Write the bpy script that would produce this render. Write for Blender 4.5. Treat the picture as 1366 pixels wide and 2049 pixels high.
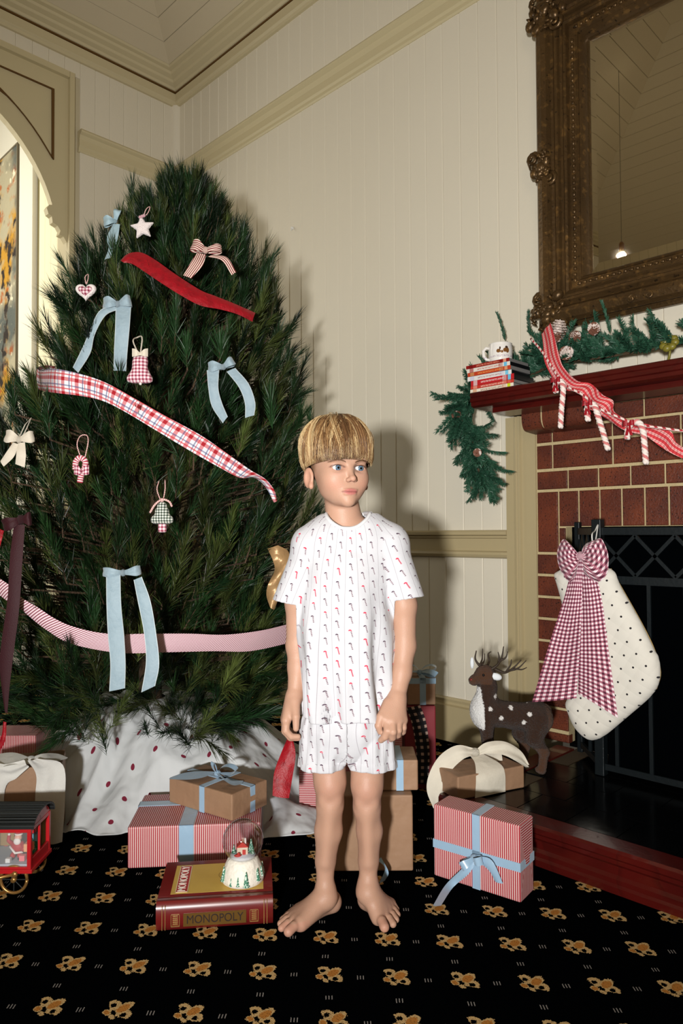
import bpy, bmesh, math, random, ast
import numpy as np
from mathutils import Vector, Matrix
random.seed(7); np.random.seed(7)
for o in list(bpy.data.objects): bpy.data.objects.remove(o, do_unlink=True)
scene = bpy.context.scene
COL = scene.collection
PI = math.pi
# ------------------------------------------------------------------ camera
FPX, IMW, IMH = 1440.0, 1366.0, 2049.0
YAW, PITCH, ROLL, CAMH = math.radians(-45), math.radians(1.6), math.radians(-.3), .92
_fw = np.array([math.sin(YAW)*math.cos(PITCH), math.cos(YAW)*math.cos(PITCH), math.sin(PITCH)])
_rt = np.array([math.cos(YAW), -math.sin(YAW), 0.0])
_up = np.cross(_rt, _fw)
_r2 = math.cos(ROLL)*_rt + math.sin(ROLL)*_up
_u2 = -math.sin(ROLL)*_rt + math.cos(ROLL)*_up
CAM = np.array([0, 0, CAMH])
FH = np.array([math.sin(YAW), math.cos(YAW), 0.0])      # horizontal forward
RH = _rt
cam_d = bpy.data.cameras.new('camera'); cam = bpy.data.objects.new('camera', cam_d); COL.objects.link(cam)
cam_d.sensor_fit = 'VERTICAL'; cam_d.sensor_height = 36.0; cam_d.sensor_width = 24.0
cam_d.lens = 36.0*FPX/IMH; cam_d.clip_start = .02; cam_d.clip_end = 60
m = Matrix(((_r2[0], _u2[0], -_fw[0], 0), (_r2[1], _u2[1], -_fw[1], 0), (_r2[2], _u2[2], -_fw[2], CAMH), (0, 0, 0, 1)))
cam.matrix_world = m
scene.camera = cam
# ------------------------------------------------------------------ world, lights, exposure
world = bpy.data.worlds.new('world'); scene.world = world; world.use_nodes = True
world.node_tree.nodes['Background'].inputs[0].default_value = (1.0, .86, .66, 1)
world.node_tree.nodes['Background'].inputs[1].default_value = .05
scene.view_settings.view_transform = 'Standard'
scene.view_settings.look = 'None'
scene.view_settings.gamma = 1.0
scene.view_settings.use_curve_mapping = False
scene.view_settings.exposure = 0.0
def ray(x, y): return (x-683)/FPX*_r2 - (y-1024.5)/FPX*_u2 + _fw
def W(x, y, d):
    r = ray(x, y); return CAM + r*(d/float(np.dot(r, FH)))
def WZ(x, y, z=0.0):
    r = ray(x, y); return CAM + r*((z-CAMH)/r[2])
def WY(x, y, Y):
    r = ray(x, y); return CAM + r*(Y/r[1])
def WX(x, y, X):
    r = ray(x, y); return CAM + r*(X/r[0])
def light(name, kind, loc, target=None, **kw):
    d = bpy.data.lights.new(name, kind); o = bpy.data.objects.new(name, d); COL.objects.link(o)
    o.location = loc
    if target is not None:
        o.rotation_euler = (Vector(target)-Vector(loc)).to_track_quat('-Z', 'Y').to_euler()
    for k, v in kw.items(): setattr(d, k, v)
    return o
flash_pos = CAM - RH*.39 - FH*.95 + np.array([0, 0, -.06])
light('camera_flash', 'SPOT', flash_pos, W(720, 760, 2.6), energy=540, color=(1, .985, .965), spot_size=math.radians(88), spot_blend=1.0, shadow_soft_size=.07)
light('hall_daylight', 'AREA', (-5.3, .55, 2.6), (-5.2, 1.95, 2.2), energy=45, color=(1, .95, .82), shape='RECTANGLE', size=1.4, size_y=2.4)
light('added_warm_fill', 'AREA', (1.62, -.9, 2.0), (-1.5, .4, 2.4), energy=30, color=(1, .82, .56), shape='RECTANGLE', size=1.5, size_y=2.0)  # soft warm fill added out of view to lift the ambient level
lamp_pos = (-2.50, -.60, 3.17)
light('pendant_light', 'POINT', lamp_pos, energy=68, color=(1, .84, .60), shadow_soft_size=.03)

# ------------------------------------------------------------------ object helpers
def setp(o, label=None, cat=None, group=None, kind=None):
    if label: o['label'] = label
    if cat: o['category'] = cat
    if group: o['group'] = group
    if kind: o['kind'] = kind
    return o
def empty(name, loc=(0, 0, 0), rz=0.0, label=None, cat=None, group=None, kind=None):
    o = bpy.data.objects.new(name, None); COL.objects.link(o)
    o.location = [float(v) for v in loc]; o.rotation_euler = (0, 0, rz); o.empty_display_size = .05
    return setp(o, label, cat, group, kind)
def meshobj(name, me, mat=None, parent=None, **kw):
    o = bpy.data.objects.new(name, me); COL.objects.link(o)
    if mat is not None and len(me.materials) == 0: me.materials.append(mat)
    if parent is not None: o.parent = parent
    return setp(o, **kw)
def mesh_from(name, verts, faces, smooth=False, uvs=None):
    me = bpy.data.meshes.new(name)
    me.from_pydata([tuple(map(float, v)) for v in verts], [], [tuple(map(int, f)) for f in faces])
    if uvs is not None:
        uvs = np.asarray(uvs, dtype=np.float32)
        ul = me.uv_layers.new(name='UVMap')
        idx = np.empty(len(me.loops), dtype=np.int32); me.loops.foreach_get('vertex_index', idx)
        ul.data.foreach_set('uv', uvs[idx].ravel())
    if smooth: me.polygons.foreach_set('use_smooth', [True]*len(me.polygons))
    me.update(); return me
class MB:
    """collects simple shapes into one mesh"""
    def __init__(s): s.v = []; s.f = []; s.uv = []
    def add(s, verts, faces, uvs=None):
        n = len(s.v); s.v += [tuple(map(float, p)) for p in verts]; s.f += [tuple(i+n for i in f) for f in faces]
        s.uv += list(uvs) if uvs is not None else [(p[0], p[2]) for p in verts]
        return s
    def box(s, x0, x1, y0, y1, z0, z1, M=None):
        vs = [(x0, y0, z0), (x1, y0, z0), (x1, y1, z0), (x0, y1, z0), (x0, y0, z1), (x1, y0, z1), (x1, y1, z1), (x0, y1, z1)]
        F = [(0, 1, 5, 4), (1, 2, 6, 5), (2, 3, 7, 6), (3, 0, 4, 7), (4, 5, 6, 7), (3, 2, 1, 0)]
        V = []; FF = []; U = []
        for k, f in enumerate(F):
            b = len(V)
            for i in f:
                p = vs[i]; V.append(tuple(M @ Vector(p)) if M is not None else p)
                U.append((p[0], p[2]) if k in (0, 2) else ((p[1], p[2]) if k in (1, 3) else (p[0], p[1])))
            FF.append((b, b+1, b+2, b+3))
        return s.add(V, FF, U)
    def tube(s, pts, r, n=8, caps=True):
        pts = [Vector(p) for p in pts]; k = len(pts)
        rs = r if isinstance(r, (list, tuple, np.ndarray)) else [r]*k
        V = []; U = []; L = 0; up = None
        for i, p in enumerate(pts):
            t = (pts[min(i+1, k-1)]-pts[max(i-1, 0)])
            if t.length < 1e-9: t = Vector((0, 0, 1))
            t.normalize()
            if up is None:
                up = Vector((0, 0, 1)) if abs(t.z) < .9 else Vector((1, 0, 0))
            a = t.cross(up)
            if a.length < 1e-6: a = t.orthogonal()
            a.normalize(); b = a.cross(t).normalized(); up = b
            if i: L += (p-pts[i-1]).length
            for j in range(n):
                q = 2*PI*j/n; V.append(tuple(p+(a*math.cos(q)+b*math.sin(q))*rs[i])); U.append((j/n, L))
        Fc = [(i*n+j, i*n+(j+1) % n, (i+1)*n+(j+1) % n, (i+1)*n+j) for i in range(k-1) for j in range(n)]
        if caps: Fc += [tuple(range(n-1, -1, -1)), tuple((k-1)*n+j for j in range(n))]
        return s.add(V, Fc, U)
    def lathe(s, prof, n=24, M=None, cap=True):
        V = []; U = []
        for (r, z) in prof:
            for j in range(n):
                q = 2*PI*j/n; p = Vector((r*math.cos(q), r*math.sin(q), z))
                V.append(tuple(M @ p) if M is not None else tuple(p)); U.append((j/n, z))
        k = len(prof)
        Fc = [(i*n+j, i*n+(j+1) % n, (i+1)*n+(j+1) % n, (i+1)*n+j) for i in range(k-1) for j in range(n)]
        if cap: Fc += [tuple(range(n-1, -1, -1)), tuple((k-1)*n+j for j in range(n))]
        return s.add(V, Fc, U)
    def ball(s, c, r, n=12, m=8, M=None):
        r = r if isinstance(r, (tuple, list)) else (r, r, r)
        V = []; U = []
        for i in range(m+1):
            t = PI*i/m
            for j in range(n):
                q = 2*PI*j/n
                p = Vector((r[0]*math.sin(t)*math.cos(q), r[1]*math.sin(t)*math.sin(q), r[2]*math.cos(t)))
                if M is not None: p = M @ p
                V.append(tuple(p+Vector(c))); U.append((j/n, i/m))
        Fc = [(i*n+j, (i+1)*n+j, (i+1)*n+(j+1) % n, i*n+(j+1) % n) for i in range(m) for j in range(n)]
        return s.add(V, Fc, U)
    def prism(s, poly, axis, a, b, M=None):
        """extrude a 2D polygon; axis 'x': poly=(y,z); 'y': poly=(x,z); 'z': poly=(x,y)"""
        n = len(poly)
        def P(q, w): return {'x': (w, q[0], q[1]), 'y': (q[0], w, q[1]), 'z': (q[0], q[1], w)}[axis]
        V = [P(q, a) for q in poly]+[P(q, b) for q in poly]
        if M is not None: V = [tuple(M @ Vector(v)) for v in V]
        Fc = [(i, (i+1) % n, n+(i+1) % n, n+i) for i in range(n)]+[tuple(range(n-1, -1, -1)), tuple(range(n, 2*n))]
        return s.add(V, Fc, [q for q in poly]*2)
    def strip(s, A, B, n=4, bulge=None, v0=0.0, fold=None):
        """ribbon surface between two edge polylines A and B (uv: metres along, metres across)"""
        A = np.asarray(A, float); B = np.asarray(B, float); k = len(A); V = []; U = []; L = 0
        mid = (A+B)/2
        for i in range(k):
            if i: L += np.linalg.norm(mid[i]-mid[i-1])
            w = np.linalg.norm(B[i]-A[i])
            for j in range(n+1):
                t = j/n; p = A[i]*(1-t)+B[i]*t
                if bulge is not None: p = p+np.asarray(bulge[i] if np.ndim(bulge) == 2 else bulge)*(4*t*(1-t))
                if fold is not None: p = p+np.asarray(fold[1])*fold[0]*math.sin(t*fold[2]+i*.25)
                V.append(tuple(p)); U.append((L, v0+(t-.5)*w))
        Fc = [(i*(n+1)+j, i*(n+1)+j+1, (i+1)*(n+1)+j+1, (i+1)*(n+1)+j) for i in range(k-1) for j in range(n)]
        return s.add(V, Fc, U)
    def mesh(s, name='mesh', smooth=False, weld=False):
        me = mesh_from(name, s.v, s.f, smooth, s.uv)
        bm = bmesh.new(); bm.from_mesh(me)
        if weld: bmesh.ops.remove_doubles(bm, verts=bm.verts, dist=1e-5)
        bmesh.ops.recalc_face_normals(bm, faces=bm.faces); bm.to_mesh(me); bm.free()
        return me
    def build(s, name, mat, parent=None, smooth=False, weld=False, bevel=0, **kw):
        o = meshobj(name, s.mesh(name, smooth, weld or bevel > 0), mat, parent, **kw)
        if bevel > 0:
            mo = o.modifiers.new('bevel', 'BEVEL'); mo.width = bevel; mo.segments = 2; mo.limit_method = 'ANGLE'
        return o
def auto_smooth(o, deg=40):
    me = o.data; me.polygons.foreach_set('use_smooth', [True]*len(me.polygons))
    try: me.set_sharp_from_angle(angle=math.radians(deg))
    except Exception: pass
    return o
def copy_tree(o, parent=None, **kw):
    c = o.copy(); COL.objects.link(c); c.parent = parent
    for ch in list(o.children): copy_tree(ch, c)
    return setp(c, **kw)
def cr(P, n=8):
    """catmull-rom through control rows"""
    P = np.asarray(P, float); out = []
    Q = np.vstack([2*P[0]-P[1], P, 2*P[-1]-P[-2]])
    for i in range(1, len(Q)-2):
        p0, p1, p2, p3 = Q[i-1], Q[i], Q[i+1], Q[i+2]
        for k in range(n):
            t = k/n
            out.append(.5*((2*p1)+(-p0+p2)*t+(2*p0-5*p1+4*p2-p3)*t*t+(-p0+3*p1-3*p2+p3)*t**3))
    out.append(P[-1]); return np.array(out)
# ------------------------------------------------------------------ materials
def srgb(r, g, b):
    f = lambda c: (c/12.92 if c <= .04045 else ((c+.055)/1.055)**2.4)
    return (f(r/255), f(g/255), f(b/255), 1.0)
class Ex:
    """compiles a small python expression into shader math nodes"""
    def __init__(s, nt, env, vec): s.nt = nt; s.env = dict(env); s.vec = vec; s.cache = {}
    def math(s, op, *a):
        key = (op,)+tuple(x if isinstance(x, (int, float)) else ('s', x.node.name, x.identifier) for x in a)
        if key in s.cache: return s.cache[key]
        nd = s.nt.nodes.new('ShaderNodeMath'); nd.operation = op
        for i, x in enumerate(a):
            if isinstance(x, (int, float)): nd.inputs[i].default_value = x
            else: s.nt.links.new(x, nd.inputs[i])
        s.cache[key] = nd.outputs[0]; return nd.outputs[0]
    def run(s, src):
        r = None
        for st in ast.parse(src.strip().replace(';', '\n')).body:
            if isinstance(st, ast.Assign): r = s.ev(st.value); s.env[st.targets[0].id] = r
            else: r = s.ev(st.value)
        return r
    def ev(s, n):
        if isinstance(n, ast.Constant): return float(n.value)
        if isinstance(n, ast.Name): return s.env[n.id]
        if isinstance(n, ast.UnaryOp):
            v = s.ev(n.operand); return -v if isinstance(v, float) else s.math('MULTIPLY', v, -1.0)
        if isinstance(n, ast.BinOp):
            a, b = s.ev(n.left), s.ev(n.right)
            op = {ast.Add: 'ADD', ast.Sub: 'SUBTRACT', ast.Mult: 'MULTIPLY', ast.Div: 'DIVIDE', ast.Mod: 'FLOORED_MODULO', ast.Pow: 'POWER'}[type(n.op)]
            if isinstance(a, float) and isinstance(b, float):
                return a+b if op == 'ADD' else a-b if op == 'SUBTRACT' else a*b if op == 'MULTIPLY' else a/b if op == 'DIVIDE' else a**b if op == 'POWER' else a % b
            return s.math(op, a, b)
        if isinstance(n, ast.Call):
            f = n.func.id
            if f == 'noise':
                sc = n.args[0].value; det = n.args[1].value if len(n.args) > 1 else 2.0
                nd = s.nt.nodes.new('ShaderNodeTexNoise'); nd.inputs['Scale'].default_value = sc; nd.inputs['Detail'].default_value = det
                s.nt.links.new(s.vec, nd.inputs['Vector']); return nd.outputs[0]
            if f == 'cell':
                nd = s.nt.nodes.new('ShaderNodeTexWhiteNoise'); nd.noise_dimensions = '2D'
                cb = s.nt.nodes.new('ShaderNodeCombineXYZ')
                for i, q in enumerate(n.args):
                    v = s.ev(q)
                    if isinstance(v, float): cb.inputs[i].default_value = v
                    else: s.nt.links.new(v, cb.inputs[i])
                s.nt.links.new(cb.outputs[0], nd.inputs['Vector']); return nd.outputs[0]
            a = [s.ev(q) for q in n.args]
            m = {'abs': 'ABSOLUTE', 'floor': 'FLOOR', 'fract': 'FRACT', 'sin': 'SINE', 'cos': 'COSINE', 'sqrt': 'SQRT', 'lt': 'LESS_THAN', 'gt': 'GREATER_THAN', 'min': 'MINIMUM', 'max': 'MAXIMUM', 'atan2': 'ARCTAN2', 'mod': 'FLOORED_MODULO'}
            if f == 'hyp': return s.math('SQRT', s.math('ADD', s.math('MULTIPLY', a[0], a[0]), s.math('MULTIPLY', a[1], a[1])))
            if f == 'clamp': return s.math('MINIMUM', s.math('MAXIMUM', a[0], 0.0), 1.0)
            if f == 'ell':   # ell(x,y,cx,cy,rx,ry) -> 1 inside
                dx = s.math('DIVIDE', s.math('SUBTRACT', a[0], a[2]), a[4]); dy = s.math('DIVIDE', s.math('SUBTRACT', a[1], a[3]), a[5])
                return s.math('LESS_THAN', s.math('ADD', s.math('MULTIPLY', dx, dx), s.math('MULTIPLY', dy, dy)), 1.0)
            return s.math(m[f], *a)
        raise ValueError(ast.dump(n))
MATS = {}
def mat(name, color=(.5, .5, .5), rough=.6, metal=0.0, coords='UV', pre='', layers=(), bump=None, bump_d=.002, sheen=0, spec=.5, coat=0, trans=0, ior=1.45, emit=None, emit_s=0, attr=None, sss=0, rough_e=None, alpha=1):
    if name in MATS: return MATS[name]
    mt = bpy.data.materials.new(name); mt.use_nodes = True; nt = mt.node_tree; MATS[name] = mt
    bs = nt.nodes['Principled BSDF']
    c = tuple(color) if len(color) == 4 else (*color, 1)
    bs.inputs['Base Color'].default_value = c; bs.inputs['Roughness'].default_value = rough; bs.inputs['Metallic'].default_value = metal
    bs.inputs['Specular IOR Level'].default_value = spec; bs.inputs['IOR'].default_value = ior
    bs.inputs['Sheen Weight'].default_value = sheen; bs.inputs['Coat Weight'].default_value = coat
    bs.inputs['Transmission Weight'].default_value = trans; bs.inputs['Alpha'].default_value = alpha
    if sss: bs.inputs['Subsurface Weight'].default_value = sss; bs.inputs['Subsurface Radius'].default_value = (.012, .005, .003); bs.inputs['Subsurface Scale'].default_value = 1.0
    if emit: bs.inputs['Emission Color'].default_value = (*emit[:3], 1); bs.inputs['Emission Strength'].default_value = emit_s
    sock = None
    if attr:
        an = nt.nodes.new('ShaderNodeVertexColor'); an.layer_name = attr; sock = an.outputs[0]
    if layers or bump or rough_e or pre:
        if coords == 'World':
            g = nt.nodes.new('ShaderNodeNewGeometry'); vec = g.outputs['Position']
        else:
            t = nt.nodes.new('ShaderNodeTexCoord'); vec = t.outputs[coords]
        sp = nt.nodes.new('ShaderNodeSeparateXYZ'); nt.links.new(vec, sp.inputs[0])
        oi = nt.nodes.new('ShaderNodeObjectInfo')
        ex = Ex(nt, {'x': sp.outputs[0], 'y': sp.outputs[1], 'z': sp.outputs[2], 'u': sp.outputs[0], 'v': sp.outputs[1], 'rnd': oi.outputs['Random'], 'pi': PI}, vec)
        if pre: ex.run(pre)
        for e, lc in layers:
            fac = ex.run(e)
            mx = nt.nodes.new('ShaderNodeMix'); mx.data_type = 'RGBA'
            if isinstance(fac, float): mx.inputs[0].default_value = fac
            else: nt.links.new(fac, mx.inputs[0])
            if sock is None: mx.inputs[6].default_value = c
            else: nt.links.new(sock, mx.inputs[6])
            mx.inputs[7].default_value = tuple(lc) if len(lc) == 4 else (*lc, 1)
            sock = mx.outputs[2]
        if rough_e: nt.links.new(ex.run(rough_e), bs.inputs['Roughness'])
        if bump:
            h = ex.run(bump); bn = nt.nodes.new('ShaderNodeBump'); bn.inputs['Strength'].default_value = 1.0; bn.inputs['Distance'].default_value = bump_d
            nt.links.new(h, bn.inputs['Height']); nt.links.new(bn.outputs[0], bs.inputs['Normal'])
    if sock is not None: nt.links.new(sock, bs.inputs['Base Color'])
    return mt
# ================================================================== ROOM
XL, YB, XE, YN = -4.15, 2.6, 1.7, -2.7
M_wall = mat('wall_paint', srgb(217, 210, 192), .55, coords='World', layers=[('clamp(noise(1.3,3)*.5-.12)*.35', srgb(196, 184, 152))], bump='noise(60,3)', bump_d=.0006)
M_trim = mat('trim_paint', srgb(176, 161, 124), .42, coords='World', layers=[('clamp(noise(3,3)*.5-.1)*.4', srgb(160, 143, 104))], bump='noise(40,2)', bump_d=.0005)
M_crown = mat('crown_paint', srgb(194, 182, 148), .5)
M_trimu = mat('upper_trim_paint', srgb(196, 184, 148), .45)
M_ceil = mat('ceiling_paint', srgb(196, 184, 158), .6, coords='World', bump='noise(50,3)', bump_d=.0006)
M_back = mat('groove_paint', srgb(190, 180, 152), .8)
M_brown = mat('brown_bead', srgb(92, 62, 22), .45)
M_plain = mat('far_wall_paint', srgb(205, 192, 160), .6, coords='World', pre='g=min(abs(fract(x/.096)-.5),abs(fract(y/.096)-.5))', layers=[('lt(abs(fract((x+y)/.096)-.5),.03)*.5', srgb(150, 135, 100))])
# carpet: fleur-de-lis half-drop repeat with small dashes between
CPRE = '''
ax=(x+1.3095+.006*noise(9,2)-.003)/.211
ay=(y-1.049+.006*noise(11,2)-.003)/.181
p1x=fract(ax+.5)-.5
p1y=fract(ay+.5)-.5
p2x=fract(ax)-.5
p2y=fract(ay)-.5
sel=lt(abs(p1x)+abs(p1y),.5)
bx=(p1x*sel+p2x*(1-sel))*.211
by=(p1y*sel+p2y*(1-sel))*.181
jag=(noise(260,1)-.5)*.010
by=by+jag
bx=bx+(noise(300,1)-.5)*.007
pet=ell(bx,by,0.001,.019,.0115,.019)
cl=lt(abs(hyp(bx+.0195,by-.006)-.0105),.0046)*gt(by+bx*.5,-.012)
cl2=lt(abs(hyp(bx-.0195,by-.006)-.0105),.0046)*gt(by-bx*.5,-.012)
bs=ell(bx,by,-.009,-.0125,.0095,.0075)
bs2=ell(bx,by,.009,-.0125,.008,.005)
fl=max(max(pet,max(cl,cl2)),max(bs,bs2))
sx=fract(ax*2)
mx=fract((ax+ay)+.5)-.5
my=fract((ax-ay)+.5)-.5
q1=abs(fract(ax+ay+.5)-.5)
d1x=fract(ax+.25)-.5
d1y=fract(ay+.25)-.5
ex=(fract(ax*2)-.5)*.1055
ey=(fract(ay*2)-.5)*.0905
r1=(ex+ey)*.7071
r2=(ey-ex)*.7071
dash=lt(abs(r2+jag*.5),.0062)*lt(abs(r1),.0088)*lt(abs(fract(r1*170+.5)-.5),.17)
'''
M_carpet = mat('carpet', srgb(3, 4, 5), 1.0, coords='World', pre=CPRE, spec=0,
    layers=[('dash*.8', srgb(150, 145, 140)), ('fl', srgb(196, 164, 112)), ('fl*max(ell(bx,by,0.002,.016,.0095,.014),ell(bx,by,-.009,-.0125,.007,.0055))*.9', srgb(176, 112, 44)), ('fl*gt(noise(330,1),.60)*.6', srgb(96, 66, 34))],
    bump='noise(650,1)', bump_d=.002)
M_white = mat('white_paint', srgb(232, 228, 214), .5)
def quad_floor():
    b = MB(); b.box(-9.2, XE, YN, 2.7, -.06, 0); b.build('floor', M_carpet, kind='structure')
quad_floor()
def board_mesh(h, wd=.096):
    b = MB(); c = .0035
    b.prism([(.0003, .012), (.0003, .0030), (c, 0), (wd-c, 0), (wd-.0003, .0030), (wd-.0003, .012)], 'z', 0, h)
    return b.mesh('board')
_bm = {}
def board(parent, x, y, z0, z1, rz):
    h = round(z1-z0, 3)
    if h not in _bm: _bm[h] = board_mesh(h)
    o = meshobj('board', _bm[h], M_wall, parent); o.location = (x, y, z0); o.rotation_euler = (0, 0, rz); return o
# right wall (runs along x, faces -y)
FX0, FX1, FTOP = -1.47, .27, 1.389
b = MB(); b.box(XL-.2, FX0, YB+.012, YB+.15, 0, 4.1); b.box(FX1, XE+.1, YB+.012, YB+.15, 0, 4.1); b.box(FX0, FX1, YB+.012, YB+.15, FTOP, 4.1)
wr = b.build('wall_right', M_back, kind='structure')
x = XL
while x < XE-.05:
    z0 = FTOP if (x+.096 > FX0-.0 and x < FX1) else 0
    board(wr, x, YB, z0, 3.95, 0); x += .096
# left wall (runs along y, faces +x) with arched opening
OY0, OY1, OTOP = .044, 1.884, 3.68
b = MB(); b.box(XL-.15, XL-.012, OY1, YB+.012, 0, 4.1); b.box(XL-.15, XL-.012, YN, OY0, 0, 4.1); b.box(XL-.15, XL-.012, OY0, OY1, OTOP, 4.1)
wl = b.build('wall_left', M_back, kind='structure')
y = YB
while y > YN:
    y -= .096
    inside = (y+.09 > OY0 and y < OY1-.02)
    board(wl, XL, y, OTOP if inside else 0, 3.95, PI/2)
b = MB(); b.box(XL-.15, XE+.1, YN-.12, YN, 0, 4.1); b.build('wall_back', M_plain, kind='structure')
b = MB(); b.box(XE, XE+.12, YN, YB, 0, 4.1); b.build('wall_side', M_plain, kind='structure')
# ceiling: four raked slopes of boards round a flat centre
def ceiling():
    x0, x1, y0, y1 = XL+.15, XE-.15, YN+.15, YB-.15; n = 19; stp = .1; rise = 3.94; sl = .52
    b = MB(); k = n*stp
    b.box(x0+k, x1-k, y0+k, y1-k, rise+k*sl, rise+k*sl+.03)
    R0 = [(x0-.2, y0-.2), (x1+.2, y0-.2), (x1+.2, y1+.2), (x0-.2, y1+.2)]; R1 = [(x0+k, y0+k), (x1-k, y0+k), (x1-k, y1-k), (x0+k, y1-k)]
    za, zb = rise-.2*sl+.014, rise+k*sl+.014
    for i in range(4):
        j = (i+1) % 4
        b.add([(*R0[i], za), (*R0[j], za), (*R1[j], zb), (*R1[i], zb), (*R0[i], za+.05), (*R0[j], za+.05), (*R1[j], zb+.05), (*R1[i], zb+.05)], [(0, 1, 2, 3), (4, 5, 6, 7), (0, 1, 5, 4), (2, 3, 7, 6), (1, 2, 6, 5), (0, 3, 7, 4)])
    c = b.build('ceiling', M_ceil, kind='structure')
    for r in range(n):
        a, e = r*stp+.0018, (r+1)*stp-.0018
        A = [(x0+a, y0+a), (x1-a, y0+a), (x1-a, y1-a), (x0+a, y1-a)]; E = [(x0+e, y0+e), (x1-e, y0+e), (x1-e, y1-e), (x0+e, y1-e)]
        za, ze = rise+a*sl, rise+e*sl
        for i in range(4):
            j = (i+1) % 4; q = MB()
            lo = [(*A[i], za), (*A[j], za), (*E[j], ze), (*E[i], ze)]
            q.add(lo+[(p[0], p[1], p[2]+.012) for p in lo], [(3, 2, 1, 0), (4, 5, 6, 7), (0, 1, 5, 4), (1, 2, 6, 5), (2, 3, 7, 6), (3, 0, 4, 7)])
            q.build('ceiling_board', M_ceil, c)
ceiling()
# mouldings: profile (distance from wall, z) swept along a wall
TN = [0]
def sweep(prof, wall, a, e, m, name=None, parent=None, mit=(0, 0), **kw):
    TN[0] += 1; n = len(prof); b = MB(); V = []
    for s, q in ((a, mit[0]), (e, mit[1])):
        for d, z in prof: V.append((s+q*d, YB-d, z) if wall == 'r' else (XL+d, s+q*d, z))
    b.add(V, [(i, (i+1) % n, n+(i+1) % n, n+i) for i in range(n)]+[tuple(range(n)), tuple(range(2*n-1, n-1, -1))])
    return b.build(name or 'trim_%d' % TN[0], m, parent, **(kw if parent else dict(kind='structure', **kw)))
CROWN = [(-.012, 3.775), (.016, 3.775), (.02, 3.79), (.03, 3.80), (.03, 3.852), (.010, 3.858), (.010, 3.866), (.036, 3.87), (.045, 3.882), (.072, 3.892), (.080, 3.904), (.110, 3.914), (.118, 3.926), (.142, 3.930), (.150, 3.940), (.152, 4.0), (-.012, 4.0)]
sweep(CROWN, 'r', XL, XE, M_crown, mit=(1, 0)); sweep(CROWN, 'l', YN, YB, M_crown, mit=(0, -1))
GRV = [(.009, 3.8575), (.0305, 3.8575), (.0305, 3.8675), (.009, 3.8675)]
sweep(GRV, 'r', XL, XE, M_brown, mit=(1, 0)); sweep(GRV, 'l', YN, YB, M_brown, mit=(0, -1))
PIC = [(-.012, 3.355), (.04, 3.355), (.046, 3.345), (.044, 3.335), (.026, 3.325), (.018, 3.30), (.018, 3.262), (.010, 3.252), (.010, 3.236), (.004, 3.228), (-.012, 3.228)]
sweep(PIC, 'r', XL, XE, M_trimu, mit=(1, 0)); sweep(PIC, 'l', 1.915, YB, M_trimu, mit=(0, -1))
CHR = [(-.012, .925), (.030, .925), (.036, .918), (.036, .906), (.022, .900), (.022, .893), (.014, .889), (.014, .838), (.024, .832), (.026, .822), (.020, .812), (.006, .806), (-.012, .806)]
sweep(CHR, 'r', XL, -1.612, M_trim, mit=(1, 0)); sweep(CHR, 'l', 1.915, YB, M_trim, mit=(0, -1))
BAS = [(-.012, .19), (.008, .19), (.015, .182), (.011, .170), (.011, .160), (.024, .155), (.024, 0.001), (-.012, 0.001)]
sweep(BAS, 'r', XL, -1.612, M_trim, 'baseboard_right', mit=(1, 0)); sweep(BAS, 'l', 1.915, YB, M_trim, 'baseboard_left', mit=(0, -1))
b = MB(); b.prism([(XL, YB), (XL, YB-.04), (XL+.02, YB-.036), (XL+.036, YB-.02), (XL+.04, YB)], 'z', .19, 3.78); auto_smooth(b.build('trim_corner', M_wall, kind='structure'))
# moulded upright beside the brickwork
def upright(x0, flip=1):
    P = [(0, 0), (0, -.030), (.036, -.030), (.040, -.036), (.050, -.038), (.054, -.032), (.060, -.041), (.070, -.041), (.074, -.030), (.126, -.030), (.130, -.038), (.139, -.038), (.141, -.03), (.141, 0)]
    b = MB(); b.prism([(x0+flip*p[0], YB-.001+p[1]) for p in P], 'z', 0.001, 1.385); TN[0] += 1
    auto_smooth(b.build('trim_%d' % TN[0], M_trim, kind='structure'), 30)
upright(-1.611); upright(.411, -1)
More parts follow.
